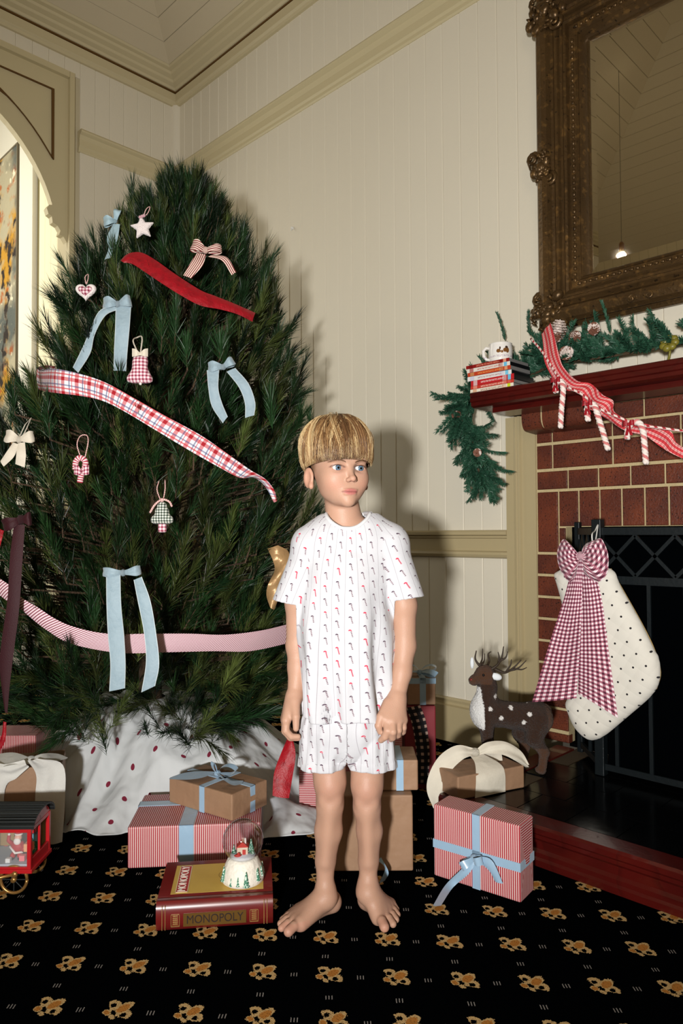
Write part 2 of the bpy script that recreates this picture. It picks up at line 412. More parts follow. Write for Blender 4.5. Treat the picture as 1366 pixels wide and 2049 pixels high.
# arched fretwork screen in the left wall
def arch():
    cy, cz, R = .964, 2.616, .8385; H = .92
    P = [(cy+H, 2.60), (cy+H, OTOP), (cy-H, OTOP), (cy-H, 2.60)]
    curve = []
    for side in (-1, 1):
        c = [(H-.025, 2.60), (H-.03, 2.66), (H-.05, 2.69), (H-.075, 2.695), (H-.068, 2.72), (H-.085, 2.745), (H-.115, 2.755), (H-.12, 2.79), (H-.14, 2.80), (H-.15, 2.83), (H-.135, 2.855), (H-.112, 2.86)]
        ang = [math.radians(17+ (90-17)*i/18) for i in range(19)]
        c += [(R*math.cos(q), cz+R*math.sin(q)) for q in ang]
        c = [(cy+side*p[0], p[1]) for p in c]
        curve += c if side < 0 else c[::-1][1:]
    poly = P+curve
    b = MB(); b.prism(poly, 'x', XL-.06, XL-.015)
    o = b.build('trim_arch', M_trimu, kind='structure')
    bm = bmesh.new(); bm.from_mesh(o.data); bmesh.ops.triangulate(bm, faces=[f for f in bm.faces if len(f.verts) > 4]); bm.to_mesh(o.data); bm.free()
    f = MB()
    for s in (-1, 1):
        ya, yb = sorted((cy+s*(H-.026), cy+s*(H+.004))); f.box(XL-.15, XL+.012, ya, yb, 0.001, OTOP+.01)
    f.box(XL-.15, XL+.012, cy-H+.028, cy+H-.028, OTOP-.026, OTOP+.01)
    f.build('casing', M_trimu, o)
    for s in (-1, 1):
        pts = [(cy+s*.10, 3.556), (cy+s*.806, 3.553), (cy+s*.806, 3.128)]
        q0, q1 = math.atan2(3.128-cz, .806), math.atan2(.94, .10)
        pts += [(cy+s*.952*math.cos(q0+(q1-q0)*i/14), cz+.952*math.sin(q0+(q1-q0)*i/14)) for i in range(1, 14)]
        bd = MB(); n = len(pts)
        cen = np.mean(pts, axis=0)
        inn = [tuple(np.array(p)+(cen-np.array(p))/np.linalg.norm(cen-np.array(p))*.016) for p in pts]
        for i in range(n):
            j = (i+1) % n
            V = [(XL-.014, *pts[i]), (XL-.014, *pts[j]), (XL-.014, *inn[j]), (XL-.014, *inn[i]), (XL-.004, *pts[i]), (XL-.004, *pts[j]), (XL-.004, *inn[j]), (XL-.004, *inn[i])]
            bd.add(V, [(0, 1, 2, 3), (4, 5, 6, 7), (0, 1, 5, 4), (2, 3, 7, 6)])
        bd.build('brown_bead', M_brown, o)
arch()
# hallway beyond the arch
M_hall = mat('hall_paint', srgb(236, 228, 196), .6)
HY = 1.97
b = MB(); b.box(-9.1, XL-.15, HY+.012, HY+.12, 0, 4.3); hw = b.build('wall_hall', M_back, kind='structure')
_hb = board_mesh(4.1)
for i in range(7):
    o = meshobj('board', _hb, M_hall, hw); o.location = (-4.855+i*.096, HY, 0)
b = MB(); b.box(-9.1, -5.15, HY+.0, HY+.012, 0, 4.2); b.build('wall_panel', M_white, hw)
b = MB(); b.box(-5.13, -4.90, HY-.03, HY+.012, 0.001, 4.2); b.build('trim_hall_post', M_white, kind='structure', bevel=.004)
b = MB(); b.box(-4.895, -4.86, HY+.004, HY+.012, 0.001, 4.2); b.build('shadow_gap', mat('gap_dark', srgb(110, 100, 62), .8), hw)
b = MB(); b.box(-9.2, -9.1, -1.2, HY+.1, 0, 4.3); b.build('wall_hall_end', M_white, kind='structure')
b = MB(); b.box(-9.1, XL-.15, -1.2, -1.1, 0, 4.3); b.build('wall_hall_side', M_hall, kind='structure')
b = MB(); b.box(-9.2, XL-.15, -1.2, HY+.1, 4.3, 4.36); b.build('ceiling_hall', M_white, kind='structure')
M_art = mat('abstract_paint', srgb(176, 168, 142), .5, coords='Object', pre='n1=noise(3.2,5)\nn2=noise(7,4)\nn3=noise(2.1,6)\nn4=noise(13,3)',
    layers=[('clamp((n1-.5)*14)', srgb(190, 142, 48)), ('clamp((n2-.56)*12)', srgb(172, 92, 34)), ('clamp((n3-.50)*10)', srgb(92, 98, 94)), ('clamp((n4-.60)*12)', srgb(240, 232, 205)), ('clamp((n2*.5+n3*.5-.56)*14)*lt(z,.4)', srgb(62, 96, 128)), ('clamp((n4*.5+n1*.5-.54)*18)', srgb(48, 42, 40))], bump='noise(30,4)', bump_d=.004)
pt = empty('abstract_painting', (-5.75, HY-.001, 1.2), label='tall abstract canvas in ochre, orange and grey hanging in the hall beyond the arch', cat='painting')
b = MB(); b.box(-.59, .585, -.03, 0, 0, 2.48); b.build('canvas', M_art, pt)
b = MB(); b.box(-.60, -.59, -.035, 0, -.01, 2.49); b.box(.585, .595, -.035, 0, -.01, 2.49); b.box(-.59, .585, -.035, 0, -.01, 0); b.box(-.59, .585, -.035, 0, 2.48, 2.49)
b.build('frame', mat('thin_frame', srgb(120, 110, 90), .5), pt)
# unseen sash frame behind the camera, added to go with the warm fill light
b = MB(); wx = XE-.001
for q in ((-1.75, -1.66, .95, 3.05), (-.14, -.05, .95, 3.05), (-1.66, -.14, .95, 1.04), (-1.66, -.14, 2.96, 3.05), (-1.66, -.14, 1.98, 2.03), (-.92, -.88, 1.04, 2.96)): b.box(wx-.04, wx, q[0], q[1], q[2], q[3])
b.build('added_window_frame', M_white, kind='structure')
# pendant lamp (seen as a glint in the mirror)
lz = lamp_pos[2]
pl = empty('pendant_lamp', (lamp_pos[0], lamp_pos[1], lz), label='small bare bulb pendant lamp hanging on a cord from the ceiling', cat='lamp')
b = MB(); b.tube([(0, 0, .10), (0, 0, 4.92-lz)], .0015, 6); b.build('cord', mat('cord_black', (.02, .02, .02), .6), pl)
b = MB(); b.lathe([(.012, .03), (.02, .04), (.022, .10), (.01, .12)], 12); b.build('socket', mat('brass', srgb(150, 110, 50), .3, 1.0), pl, smooth=True)
b = MB(); b.ball((0, 0, -.005), (.028, .028, .035), 14, 10); b.build('bulb', mat('bulb_glow', (1, .9, .7), .3, emit=(1, .82, .55), emit_s=60), pl, smooth=True)
# tiny hook on the wall
b = MB(); hk = WY(585, 458, YB-.004); b.tube([(hk[0], YB-.012, hk[2]+.008), (hk[0], YB-.012, hk[2]-.004), (hk[0]+.004, YB-.016, hk[2]-.012), (hk[0]+.010, YB-.02, hk[2]-.006)], .0035, 6); b.ball((hk[0], YB-.004, hk[2]+.004), (.008, .008, .008), 10, 6)
b.build('wall_hook', mat('hook_white', srgb(225, 225, 220), .3), label='tiny white hook screwed into the boarded wall beside the tree', cat='hook')
# ================================================================== implicit-surface helper
class Field:
    def __init__(s, xs, ys, zs):
        s.xs, s.ys, s.zs = [np.asarray(a, np.float32) for a in (xs, ys, zs)]
        s.F = np.full((len(xs), len(ys), len(zs)), .5, np.float32)
    def box(s, lo, hi):
        sl = []
        for a, l, h in zip((s.xs, s.ys, s.zs), lo, hi):
            i = int(np.searchsorted(a, l)); j = int(np.searchsorted(a, h)); sl.append(slice(max(i-1, 0), min(j+1, len(a))))
        return tuple(sl)
    def grid(s, sl): return np.meshgrid(s.xs[sl[0]], s.ys[sl[1]], s.zs[sl[2]], indexing='ij', sparse=True)
    def apply(s, lo, hi, fn, k=.0, op='u', pad=.02):
        lo = np.asarray(lo)-pad-k; hi = np.asarray(hi)+pad+k
        sl = s.box(lo, hi)
        if any(q.start >= q.stop for q in sl): return s
        d = fn(*s.grid(sl)).astype(np.float32); A = s.F[sl]
        if op == 'u':
            if k > 0:
                h = np.clip(.5+.5*(A-d)/k, 0, 1); s.F[sl] = A*(1-h)+d*h-k*h*(1-h)
            else: s.F[sl] = np.minimum(A, d)
        elif op == 's':
            if k > 0:
                h = np.clip(.5-.5*(A+d)/k, 0, 1); s.F[sl] = A*(1-h)-d*h+k*h*(1-h)
            else: s.F[sl] = np.maximum(A, -d)
        return s
    def cone(s, a, b, ra, rb, k=.01, op='u', sq=None):
        a = np.asarray(a, float); b = np.asarray(b, float); ba = b-a; L = float(ba@ba)+1e-12
        sx, sy, sz = sq if sq else (1, 1, 1)
        def fn(X, Y, Z):
            t = np.clip(((X-a[0])*ba[0]+(Y-a[1])*ba[1]+(Z-a[2])*ba[2])/L, 0, 1)
            return np.sqrt(((X-a[0]-t*ba[0])/sx)**2+((Y-a[1]-t*ba[1])/sy)**2+((Z-a[2]-t*ba[2])/sz)**2)-(ra+(rb-ra)*t)
        r = max(ra, rb)*max(1, sx, sy, sz); return s.apply(np.minimum(a, b)-r, np.maximum(a, b)+r, fn, k, op)
    def ell(s, c, r, k=.01, op='u', R=None):
        c = np.asarray(c, float); r = np.asarray(r, float); R = np.eye(3) if R is None else np.asarray(R)   # rows = local axes
        def fn(X, Y, Z):
            x, y, z = X-c[0], Y-c[1], Z-c[2]
            q = [(R[i][0]*x+R[i][1]*y+R[i][2]*z) for i in range(3)]
            k0 = np.sqrt(sum((q[i]/r[i])**2 for i in range(3))); k1 = np.sqrt(sum((q[i]/r[i]**2)**2 for i in range(3)))+1e-9
            return k0*(k0-1)/k1
        m = float(r.max()); return s.apply(c-m, c+m, fn, k, op)
    def mesh(s):
        F = s.F; xs, ys, zs = s.xs, s.ys, s.zs
        S = F < 0
        nx, ny, nz = F.shape
        cnt = np.zeros((nx-1, ny-1, nz-1), np.int8)
        for i in (0, 1):
            for j in (0, 1):
                for l in (0, 1): cnt += S[i:nx-1+i, j:ny-1+j, l:nz-1+l]
        act = (cnt > 0) & (cnt < 8)
        I = np.argwhere(act); idx = np.full(act.shape, -1, np.int32); idx[act] = np.arange(len(I))
        P = np.zeros((len(I), 3)); N = np.zeros(len(I))
        cx, cy, cz = I[:, 0], I[:, 1], I[:, 2]
        corners = [(i, j, l) for i in (0, 1) for j in (0, 1) for l in (0, 1)]
        val = {c: F[cx+c[0], cy+c[1], cz+c[2]] for c in corners}
        for c in corners:
            for ax in range(3):
                if c[ax] == 0:
                    d = list(c); d[ax] = 1; d = tuple(d); a, b = val[c], val[d]
                    mk = (a < 0) != (b < 0); t = a[mk]/(a[mk]-b[mk])
                    q = np.stack([xs[cx[mk]+c[0]], ys[cy[mk]+c[1]], zs[cz[mk]+c[2]]], 1)
                    e = np.stack([xs[cx[mk]+d[0]], ys[cy[mk]+d[1]], zs[cz[mk]+d[2]]], 1)
                    P[mk] += q+(e-q)*t[:, None]; N[mk] += 1
        P /= np.maximum(N, 1)[:, None]
        Q = []
        for ax in range(3):
            o = [(0, 1, 2), (1, 2, 0), (2, 0, 1)][ax]; u, v = o[1], o[2]
            sh = list(F.shape)
            a = [slice(None)]*3; b = [slice(None)]*3
            a[ax] = slice(0, sh[ax]-1); b[ax] = slice(1, sh[ax])
            for w in (u, v): a[w] = slice(1, sh[w]-1); b[w] = slice(1, sh[w]-1)
            s0, s1 = S[tuple(a)], S[tuple(b)]
            E = np.argwhere(s0 != s1); fl = s0[s0 != s1]
            E[:, u] += 1; E[:, v] += 1
            def cid(du, dv):
                c = E.copy(); c[:, u] -= du; c[:, v] -= dv; return idx[c[:, 0], c[:, 1], c[:, 2]]
            q = np.stack([cid(1, 1), cid(0, 1), cid(0, 0), cid(1, 0)], 1)
            q[~fl] = q[~fl][:, ::-1]
            Q.append(q)
        Q = np.vstack(Q); Q = Q[(Q >= 0).all(1)]
        return P, Q
def fast_mesh(name, V, Fq, smooth=True):
    me = bpy.data.meshes.new(name); V = np.asarray(V, np.float32); Fq = np.asarray(Fq, np.int32); k = Fq.shape[1]
    me.vertices.add(len(V)); me.vertices.foreach_set('co', V.ravel())
    me.loops.add(Fq.size); me.loops.foreach_set('vertex_index', Fq.ravel())
    me.polygons.add(len(Fq)); me.polygons.foreach_set('loop_start', np.arange(0, Fq.size, k, dtype=np.int32))
    me.polygons.foreach_set('loop_total', np.full(len(Fq), k, np.int32))
    if smooth: me.polygons.foreach_set('use_smooth', np.ones(len(Fq), bool))
    me.update(calc_edges=True); me.validate(); return me
def set_col(me, cols, name='Col'):
    a = me.color_attributes.new(name, 'FLOAT_COLOR', 'POINT'); c = np.ones((len(me.vertices), 4), np.float32); c[:, :3] = cols
    a.data.foreach_set('color', c.ravel())
def set_uv(me, uv):
    idx = np.empty(len(me.loops), np.int32); me.loops.foreach_get('vertex_index', idx)
    me.uv_layers.new(name='UVMap').data.foreach_set('uv', np.asarray(uv, np.float32)[idx].ravel())
def rng(a, b, h): return np.arange(a, b+h, h)
def smooth_mesh(P, Q, it=1, lam=.5):
    n = len(P)
    for _ in range(it):
        A = np.zeros_like(P); C = np.zeros(n)
        for i in range(4):
            a, b = Q[:, i], Q[:, (i+1) % 4]
            np.add.at(A, a, P[b]); np.add.at(A, b, P[a]); np.add.at(C, a, 1); np.add.at(C, b, 1)
        P = P*(1-lam)+lam*A/np.maximum(C, 1)[:, None]
    return P
def poly_sd(poly, X, Z):
    """signed distance to a closed polygon, negative inside"""
    P = np.asarray(poly, float); d = np.full(np.broadcast(X, Z).shape, 1e9); ins = np.zeros(d.shape, bool); n = len(P)
    for i in range(n):
        a, b = P[i], P[(i+1) % n]; e = b-a
        t = np.clip(((X-a[0])*e[0]+(Z-a[1])*e[1])/(e@e+1e-12), 0, 1)
        d = np.minimum(d, (X-a[0]-t*e[0])**2+(Z-a[1]-t*e[1])**2)
        c = ((a[1] <= Z) & (b[1] > Z)) | ((b[1] <= Z) & (a[1] > Z))
        xi = a[0]+(Z-a[1])*e[0]/(e[1] if abs(e[1]) > 1e-12 else 1e-12)
        ins ^= c & (X < xi)
    d = np.sqrt(d); return np.where(ins, -d, d)
def puff(poly, T, wdt, h=.004, extra=None):
    """pillow-like inflated outline in the x-z plane (y = thickness)"""
    P = np.asarray(poly); pad = .012
    xs = rng(P[:, 0].min()-pad, P[:, 0].max()+pad, h); zs = rng(P[:, 1].min()-pad, P[:, 1].max()+pad, h); ys = rng(-T-pad, T+pad, min(h, T/3))
    f = Field(xs, ys, zs)
    X, Z = np.meshgrid(xs, zs, indexing='ij'); sd = poly_sd(poly, X, Z)
    hh = T*np.sqrt(np.clip(1-(1-np.clip(-sd/wdt, 0, 1))**2, 0, 1))
    if extra is not None: hh = hh*extra(X, Z)
    Y = np.abs(ys)[None, :, None]
    f.F = np.where((sd < 0)[:, None, :], Y-hh[:, None, :], np.sqrt(Y**2+(sd**2)[:, None, :])).astype(np.float32)
    f.F = np.where((sd < 0)[:, None, :] & (f.F > 0), np.minimum(f.F, np.sqrt(Y**2+0*sd[:, None, :])), f.F)
    V, Q = f.mesh(); V = smooth_mesh(V, Q, 1)
    me = fast_mesh('puff', V, Q); set_uv(me, V[:, [0, 2]]); return me
CAMROT = PI/4     # local frame: +x = picture right, +y = away from camera
def facing(o, extra=0.0): o.rotation_euler = (0, 0, CAMROT+extra); return o
# ================================================================== FIREPLACE
M_mahog = mat('mahogany', srgb(76, 15, 11), .28, coords='Object', layers=[('clamp(noise(6,4)*1.6-.5)', srgb(48, 9, 7)), ('clamp(fract(noise(3,2)*9)-.75)*1.5', srgb(40, 8, 6))], coat=.3, bump='noise(90,2)', bump_d=.0004)
M_mortar = mat('mortar', srgb(190, 172, 130), .9, coords='World', layers=[('clamp(noise(25,3)*2-1)', srgb(160, 140, 100))], bump='noise(140,3)', bump_d=.002)
M_brick = mat('brick_clay', srgb(96, 46, 31), .42, coords='World', spec=.5,
    layers=[('rnd*.55', srgb(72, 38, 30)), ('clamp((noise(9,4)-.45)*3)*.6', srgb(134, 66, 38)), ('clamp((noise(160,2)-.58)*8)', srgb(36, 22, 20)), ('clamp((noise(5,2)-.56)*6)*.5', srgb(48, 32, 34))], bump='noise(150,3)', bump_d=.0016)
M_soot = mat('soot', srgb(4, 4, 5), 1.0, spec=.05)
BY = 2.557
fp = empty('fireplace', (-.6, BY, 0), label='brick fireplace with mahogany mantel shelf and raised black tiled hearth', cat='fireplace')
def loc(o, c=(-.6, BY, 0)): o.location = (-c[0], -c[1], -c[2]); return o
OX0, OX1, OZ = -1.346, .146, .935
b = MB(); y0, y1 = BY+.008, YB+.012
b.box(FX0+.001, OX0, y0, y1, .112, FTOP); b.box(OX1, FX1-.001, y0, y1, .112, FTOP); b.box(OX0, OX1, y0, y1, OZ, FTOP)
loc(b.build('mortar_bed', M_mortar, fp))
b = MB(); b.box(OX0-.02, OX0, y1, 3.0, .112, OZ); b.box(OX1, OX1+.02, y1, 3.0, .112, OZ); b.box(OX0-.02, OX1+.02, 3.0, 3.03, .112, OZ+.02); b.box(OX0-.02, OX1+.02, y1, 3.03, OZ, OZ+.02); b.box(OX0, OX1, YB-.03, 3.0, .10, .112)
loc(b.build('firebox', M_soot, fp))
_bk = {}
def brick(x0, x1, z0, z1, parent, ctr=(-.6, BY, 0), dep=.03):
    w, h = round(x1-x0, 3), round(z1-z0, 3)
    if (w, h) not in _bk:
        q = MB(); c = .003
        V = [(0, c, 0), (w, c, 0), (w, c, h), (0, c, h), (c, 0, c), (w-c, 0, c), (w-c, 0, h-c), (c, 0, h-c), (0, dep, 0), (w, dep, 0), (w, dep, h), (0, dep, h)]
        q.add(V, [(4, 5, 6, 7), (0, 1, 5, 4), (1, 2, 6, 5), (2, 3, 7, 6), (3, 0, 4, 7), (8, 9, 1, 0), (9, 10, 2, 1), (10, 11, 3, 2), (11, 8, 0, 3)])
        _bk[(w, h)] = q.mesh('brick')
    o = meshobj('brick', _bk[(w, h)], M_brick, parent)
    o.location = (x0-ctr[0], BY-ctr[1]+random.uniform(-.0015, .0015), z0-ctr[2]); return o
J = .0075
def course(z0, z1, xs):
    for a, e in zip(xs[:-1], xs[1:]): brick(a+J/2, e-J/2, z0, z1, fp)
hdr = [-1.466]+[-1.333+.121*i for i in range(14)]+[.268]
course(1.083, 1.152, [x for x in hdr if x < .262 or x == .268])
st1 = [-1.466, -1.397]+[-1.397+.241*i for i in range(1, 7)]+[.268]
course(1.164, 1.255, st1); course(1.267, 1.316, st1)
st2 = [-1.466, -1.280]+[-1.280+.241*i for i in range(1, 7)]+[.268]
course(1.326, 1.387, st2)
brick(-1.371, OX0-.001, .838, OZ-.004, fp); brick(OX1+.001, .171, .838, OZ-.004, fp)
sold = [-1.466, -1.374]+[-1.374+.083*i for i in range(1, 19)]+[.174, .268]
for a, e in zip(sold[:-1], sold[1:]):
    out = e <= OX0+.03 or a >= OX1
    brick(a+J/2, e-J/2, .838 if (e < OX0-.01 or a > OX1+.01) else OZ+.003, 1.072, fp)
for i in range(8):
    z1 = .828-i*.0852
    for a, e in ((-1.466, OX0+.004), (OX1-.004, .268)): brick(a, e-J/2 if a < -1 else e, z1-.0752, z1, fp)
for a, e in ((-1.466, OX0+.004), (OX1-.004, .268)): brick(a, e, .113, .142, fp)
# corbels: bullnosed bricks under each end of the shelf
def corbel(x0):
    prof = [(BY-.001, 1.385), (BY-.105, 1.385), (BY-.105, 1.352)]+[(BY-.075-.03*math.cos(q), 1.352-.045*math.sin(q)) for q in [i*PI/2/6 for i in range(1, 7)]]+[(BY-.001, 1.302)]
    me = None
    for i in range(3):
        q = MB(); q.prism(prof, 'x', 0, .078)
        o = auto_smooth(q.build('corbel_brick', M_brick, fp), 50); o.location = (x0+i*.087+.6, -BY, 0)
    ins = [(y+.007 if y < BY-.05 else y, z+.005 if z < 1.38 else z) for y, z in prof]
    q = MB(); q.prism(ins, 'x', .004, .248); o = q.build('corbel_mortar', M_mortar, fp); o.location = (x0+.6, -BY, 0)
corbel(-1.466); corbel(.015)
# mantel shelf
SH0, SH1, SHY, SHZ0, SHZ1 = -1.578, .378, 2.272, 1.390, 1.447
prof = [(YB-.001, SHZ0), (SHY+.02, SHZ0), (SHY+.006, SHZ0+.006), (SHY+.006, SHZ0+.018), (SHY, SHZ0+.022), (SHY, SHZ0+.036), (SHY+.003, SHZ0+.038), (SHY, SHZ0+.041), (SHY, SHZ1-.004), (SHY+.004, SHZ1), (YB-.001, SHZ1)]
b = MB(); b.prism(prof, 'x', SH0, SH1); loc(b.build('mantel_shelf', M_mahog, fp))
b = MB(); b.box(SH0+.06, SH1-.06, SHY+.06, BY-.108, SHZ0-.02, SHZ0-.0005); loc(b.build('shelf_cleat', M_mahog, fp))
# hearth
HZ = .11; HX0, HX1, HYF = -1.375, .28, 1.79
hb = MB(); hb.box(HX0+.07, HX1-.07, HYF+.075, BY-.002, .001, HZ-.006); hearth = loc(hb.build('hearth', mat('grout', srgb(74, 60, 40), .9), fp))
M_tile = mat('black_tile', srgb(6, 7, 8), .2, spec=.3, coords='World', bump='noise(12,2)', bump_d=.001, rough_e='.1+noise(8,3)*.12')
tm = MB(); tm.box(.0015, .1475, .0015, .1475, 0, .0055); tme = tm.mesh('tile')
for i in range(13):
    for j in range(5):
        x, y = HX0+.078+i*.149, HYF+.078+j*.149
        if x+.148 > HX1-.07 or y+.148 > BY+.01: continue
        off = .0745 if j % 2 else 0
        if x+off+.148 > HX1-.06: continue
        o = meshobj('tile', tme, M_tile, hearth); o.location = (x+off, y, HZ-.0058)
kp = [(0, .001), (0, .018), (.006, .024), (.006, .036), (.014, .044), (.014, .066), (.006, .074), (.006, .084), (.0, .090), (.0, .104), (.006, .111), (.074, .111), (.074, .001)]
b = MB(); b.prism([(HYF+d, z) for d, z in kp], 'x', HX0, HX1); loc(auto_smooth(b.build('kerb', M_mahog, fp), 35))
for s in (0, 1):
    b = MB(); b.prism([((HX0+d) if s == 0 else (HX1-d), z) for d, z in kp], 'y', HYF+.075, BY-.04 if s == 0 else BY-.04); loc(auto_smooth(b.build('kerb', M_mahog, fp), 35))
# ------------------------------------------------------------------ mirror
M_gilt = mat('antique_gilt', srgb(92, 70, 42), .34, .55, coords='Object', layers=[('clamp((noise(5,4)-.40)*3)*.6', srgb(56, 42, 27)), ('clamp((noise(40,3)-.55)*6)*.5', srgb(156, 118, 66)), ('clamp((noise(70,2)-.62)*9)*.8', srgb(34, 26, 18))], bump='noise(70,4)', bump_d=.002)
mx0, mx1, mz0, mz1 = -1.43, .23, 1.705, 2.992
mw, mh = (mx1-mx0)/2, (mz1-mz0)/2
mi = empty('mirror', ((mx0+mx1)/2, YB-.002, mz0), label='large mirror in an ornate antique bronze frame above the mantel', cat='mirror')
fprof = [(.012, 0), (.0, .006), (0, .022), (.010, .030), (.017, .032), (.020, .05), (.010, .062), (.006, .078), (.018, .094), (.040, .103), (.058, .098), (.070, .082), (.080, .078), (.088, .086), (.098, .084), (.104, .072), (.114, .070), (.120, .076), (.128, .070), (.132, .058), (.138, .060), (.160, .056), (.168, .048), (.172, .052), (.178, .044), (.184, .030), (.186, .014), (.186, 0)]
b = MB(); V = []; n = len(fprof)
for sx, sz in ((-1, -1), (1, -1), (1, 1), (-1, 1)):
    for s, p in fprof: V.append((sx*(mw-s), -p, mh+sz*(mh-s)))
Fc = [(c*n+i, c*n+i+1, ((c+1) % 4)*n+i+1, ((c+1) % 4)*n+i) for c in range(4) for i in range(n-1)]
b.add(V, Fc); fr = auto_smooth(b.build('frame', M_gilt, mi), 28)
gx, gz = mw-.184, mh-.184; bv = .038
b = MB(); b.add([(-gx, -.012, mh-gz), (gx, -.012, mh-gz), (gx, -.012, mh+gz), (-gx, -.012, mh+gz), (-gx+bv, -.0155, mh-gz+bv), (gx-bv, -.0155, mh-gz+bv), (gx-bv, -.0155, mh+gz-bv), (-gx+bv, -.0155, mh+gz-bv)],
    [(4, 5, 6, 7), (0, 1, 5, 4), (1, 2, 6, 5), (2, 3, 7, 6), (3, 0, 4, 7)])
b.build('glass', mat('mirror_glass', (.92, .91, .87), .015, 1.0), mi)
b = MB()
for sx in (-1, 1):
    for i in range(int(2*(mh-.16)/.022)):
        z = .165+i*.022; b.ball((sx*(mw-.149), -.058, z), (.0075, .006, .0085 if i % 3 else .0105), 6, 4)
for z in (.149, 2*mh-.149):
    for i in range(int(2*(mw-.16)/.022)):
        x = -mw+.165+i*.022; b.ball((x, -.058, z), (.0085 if i % 3 else .0105, .006, .0075), 6, 4)
b.build('leaf_beading', M_gilt, mi, smooth=True, kind='stuff')
def spiral(b, c, r, turns, sgn, th, y, a0=0):
    pts = [];
    for i in range(int(turns*10)+1):
        t = i/10; q = a0+sgn*t*2*PI; rr = r*(1-t/turns*.8); pts.append((c[0]+rr*math.cos(q), y-.012*(t/turns), c[1]+rr*math.sin(q)))
    b.tube(pts, [th*(1-.45*i/len(pts)) for i in range(len(pts))], 7)
def ornament(cx, cz, dx, dz, big=1.0):
    b = MB(); rs = random.Random(int(cx*100+cz*37))
    for k in range(26):
        q = rs.uniform(0, 2*PI); r = rs.uniform(.0, .060)*big; x, z = cx+r*math.cos(q)*dx, cz+r*math.sin(q)*dz
        rr = rs.uniform(.008, .019)*big; b.ball((x, -.088-.012*(1-r/.06), z), (rr, rr*.9, rr*1.2), 8, 6, Matrix.Rotation(q, 3, 'Y'))
    for k in range(12):
        q = rs.uniform(0, 2*PI); r = rs.uniform(.02, .05)*big; x, z = cx+r*math.cos(q)*dx, cz+r*math.sin(q)*dz; L_ = rs.uniform(.018, .03)
        b.tube([(x, -.092, z), (x+L_*.6*math.cos(q+.6), -.108, z+L_*.6*math.sin(q+.6)), (x+L_*math.cos(q+1.3), -.094, z+L_*math.sin(q+1.3))], [.004, .008, .003], 6)
    spiral(b, (cx-.035*big, cz+.05*big), .026*big, 1.6, 1, .010, -.085); spiral(b, (cx+.035*big, cz-.05*big), .026*big, 1.6, -1, .010, -.085, 1.5)
    return b
for sx in (-1, 1):
    for cz in (.055, 2*mh-.055): ornament(sx*(mw-.055), cz, 1.05, 1.15, 1.15).build('corner_ornament', M_gilt, mi, smooth=True)
    ornament(sx*(mw-.03), mh-.02, .62, 1.25).build('side_ornament', M_gilt, mi, smooth=True)
for z in (.03, 2*mh-.03):
    for x in (-.42, .42):
        b = MB(); spiral(b, (x-.03, z), .018, 1.2, 1, .006, -.095); spiral(b, (x+.03, z), .018, 1.2, -1, .006, -.095, PI); b.build('scroll', M_gilt, mi, smooth=True)
# ------------------------------------------------------------------ stacked film cases and mug on the mantel
def case_mat(i, base, band, icon, ink):
    return mat('case_spine_%d' % i, base, .25, coords='UV', pre='k=x/.19\nh=z', layers=[
        ('gt(u,.012)*lt(u,.030)*.8', band), ('gt(u,.165)*lt(u,.178)', icon), ('gt(u,.045)*lt(u,.15)*lt(abs(v),.0032)*gt(noise(420,2),.52)', ink), ('gt(u,.142)*lt(u,.160)*.5', band)])
M_case_blk = mat('case_black', srgb(16, 17, 20), .3); M_case_gry = mat('case_grey', srgb(120, 118, 116), .35)
CS = [(.0145, srgb(232, 222, 202), srgb(214, 160, 120), srgb(196, 214, 40), srgb(120, 60, 50), 'cream', M_case_gry, -1.588),
      (.0125, srgb(196, 62, 48), srgb(226, 150, 130), srgb(208, 92, 80), srgb(240, 205, 190), 'orange red', M_case_gry, -1.586),
      (.0205, srgb(190, 40, 44), srgb(220, 190, 190), srgb(110, 186, 220), srgb(244, 225, 220), 'thick red', M_case_blk, -1.585),
      (.0175, srgb(226, 224, 220), srgb(196, 196, 220), srgb(120, 196, 226), srgb(150, 80, 90), 'white', M_case_blk, -1.600),
      (.0150, srgb(190, 66, 38), srgb(196, 140, 90), srgb(214, 150, 110), srgb(236, 160, 90), 'rust red', M_case_gry, -1.599),
      (.0155, srgb(228, 220, 208), srgb(170, 60, 60), srgb(110, 190, 226), srgb(180, 60, 60), 'ivory', M_case_blk, -1.602),
      (.0135, srgb(140, 28, 26), srgb(110, 20, 20), srgb(220, 150, 120), srgb(232, 150, 120), 'dark red', M_case_gry, -1.606)]
z = SHZ1
for i, (t, base, band, icon, ink, nm, cm, x0) in enumerate(CS):
    pos = ['bottom of the stack', 'second from the bottom of the stack', 'third from the bottom of the stack', 'in the middle of the stack', 'third from the top of the stack', 'just under the topmost one', 'on top of the stack under the mug'][i]
    e = empty('film_case', (x0, 2.288, z), label='%s spined film case, %s on the mantel' % (nm, pos), cat='film case', group='film cases stacked on the mantel')
    b = MB(); b.box(.001, .190, .0015, .134, .0008, t-.0004); b.build('case', cm, e, bevel=.001)
    b = MB(); b.box(0, .191, 0, .0014, .0004, t-.0004)
    me = b.mesh('spine'); o = meshobj('spine', me, case_mat(i, base, band, icon, ink), e); 
    uvl = me.uv_layers[0].data
    for l in uvl: l.uv[1] -= t/2
    e.rotation_euler = (0, 0, random.uniform(-.03, .03)); z += t
CTOP = z
mugp = WY(1001, 705, 2.365)
mug = empty('mug', (mugp[0], mugp[1], CTOP), label='white enamel mug with a brown sleigh picture standing on the stacked film cases', cat='mug')
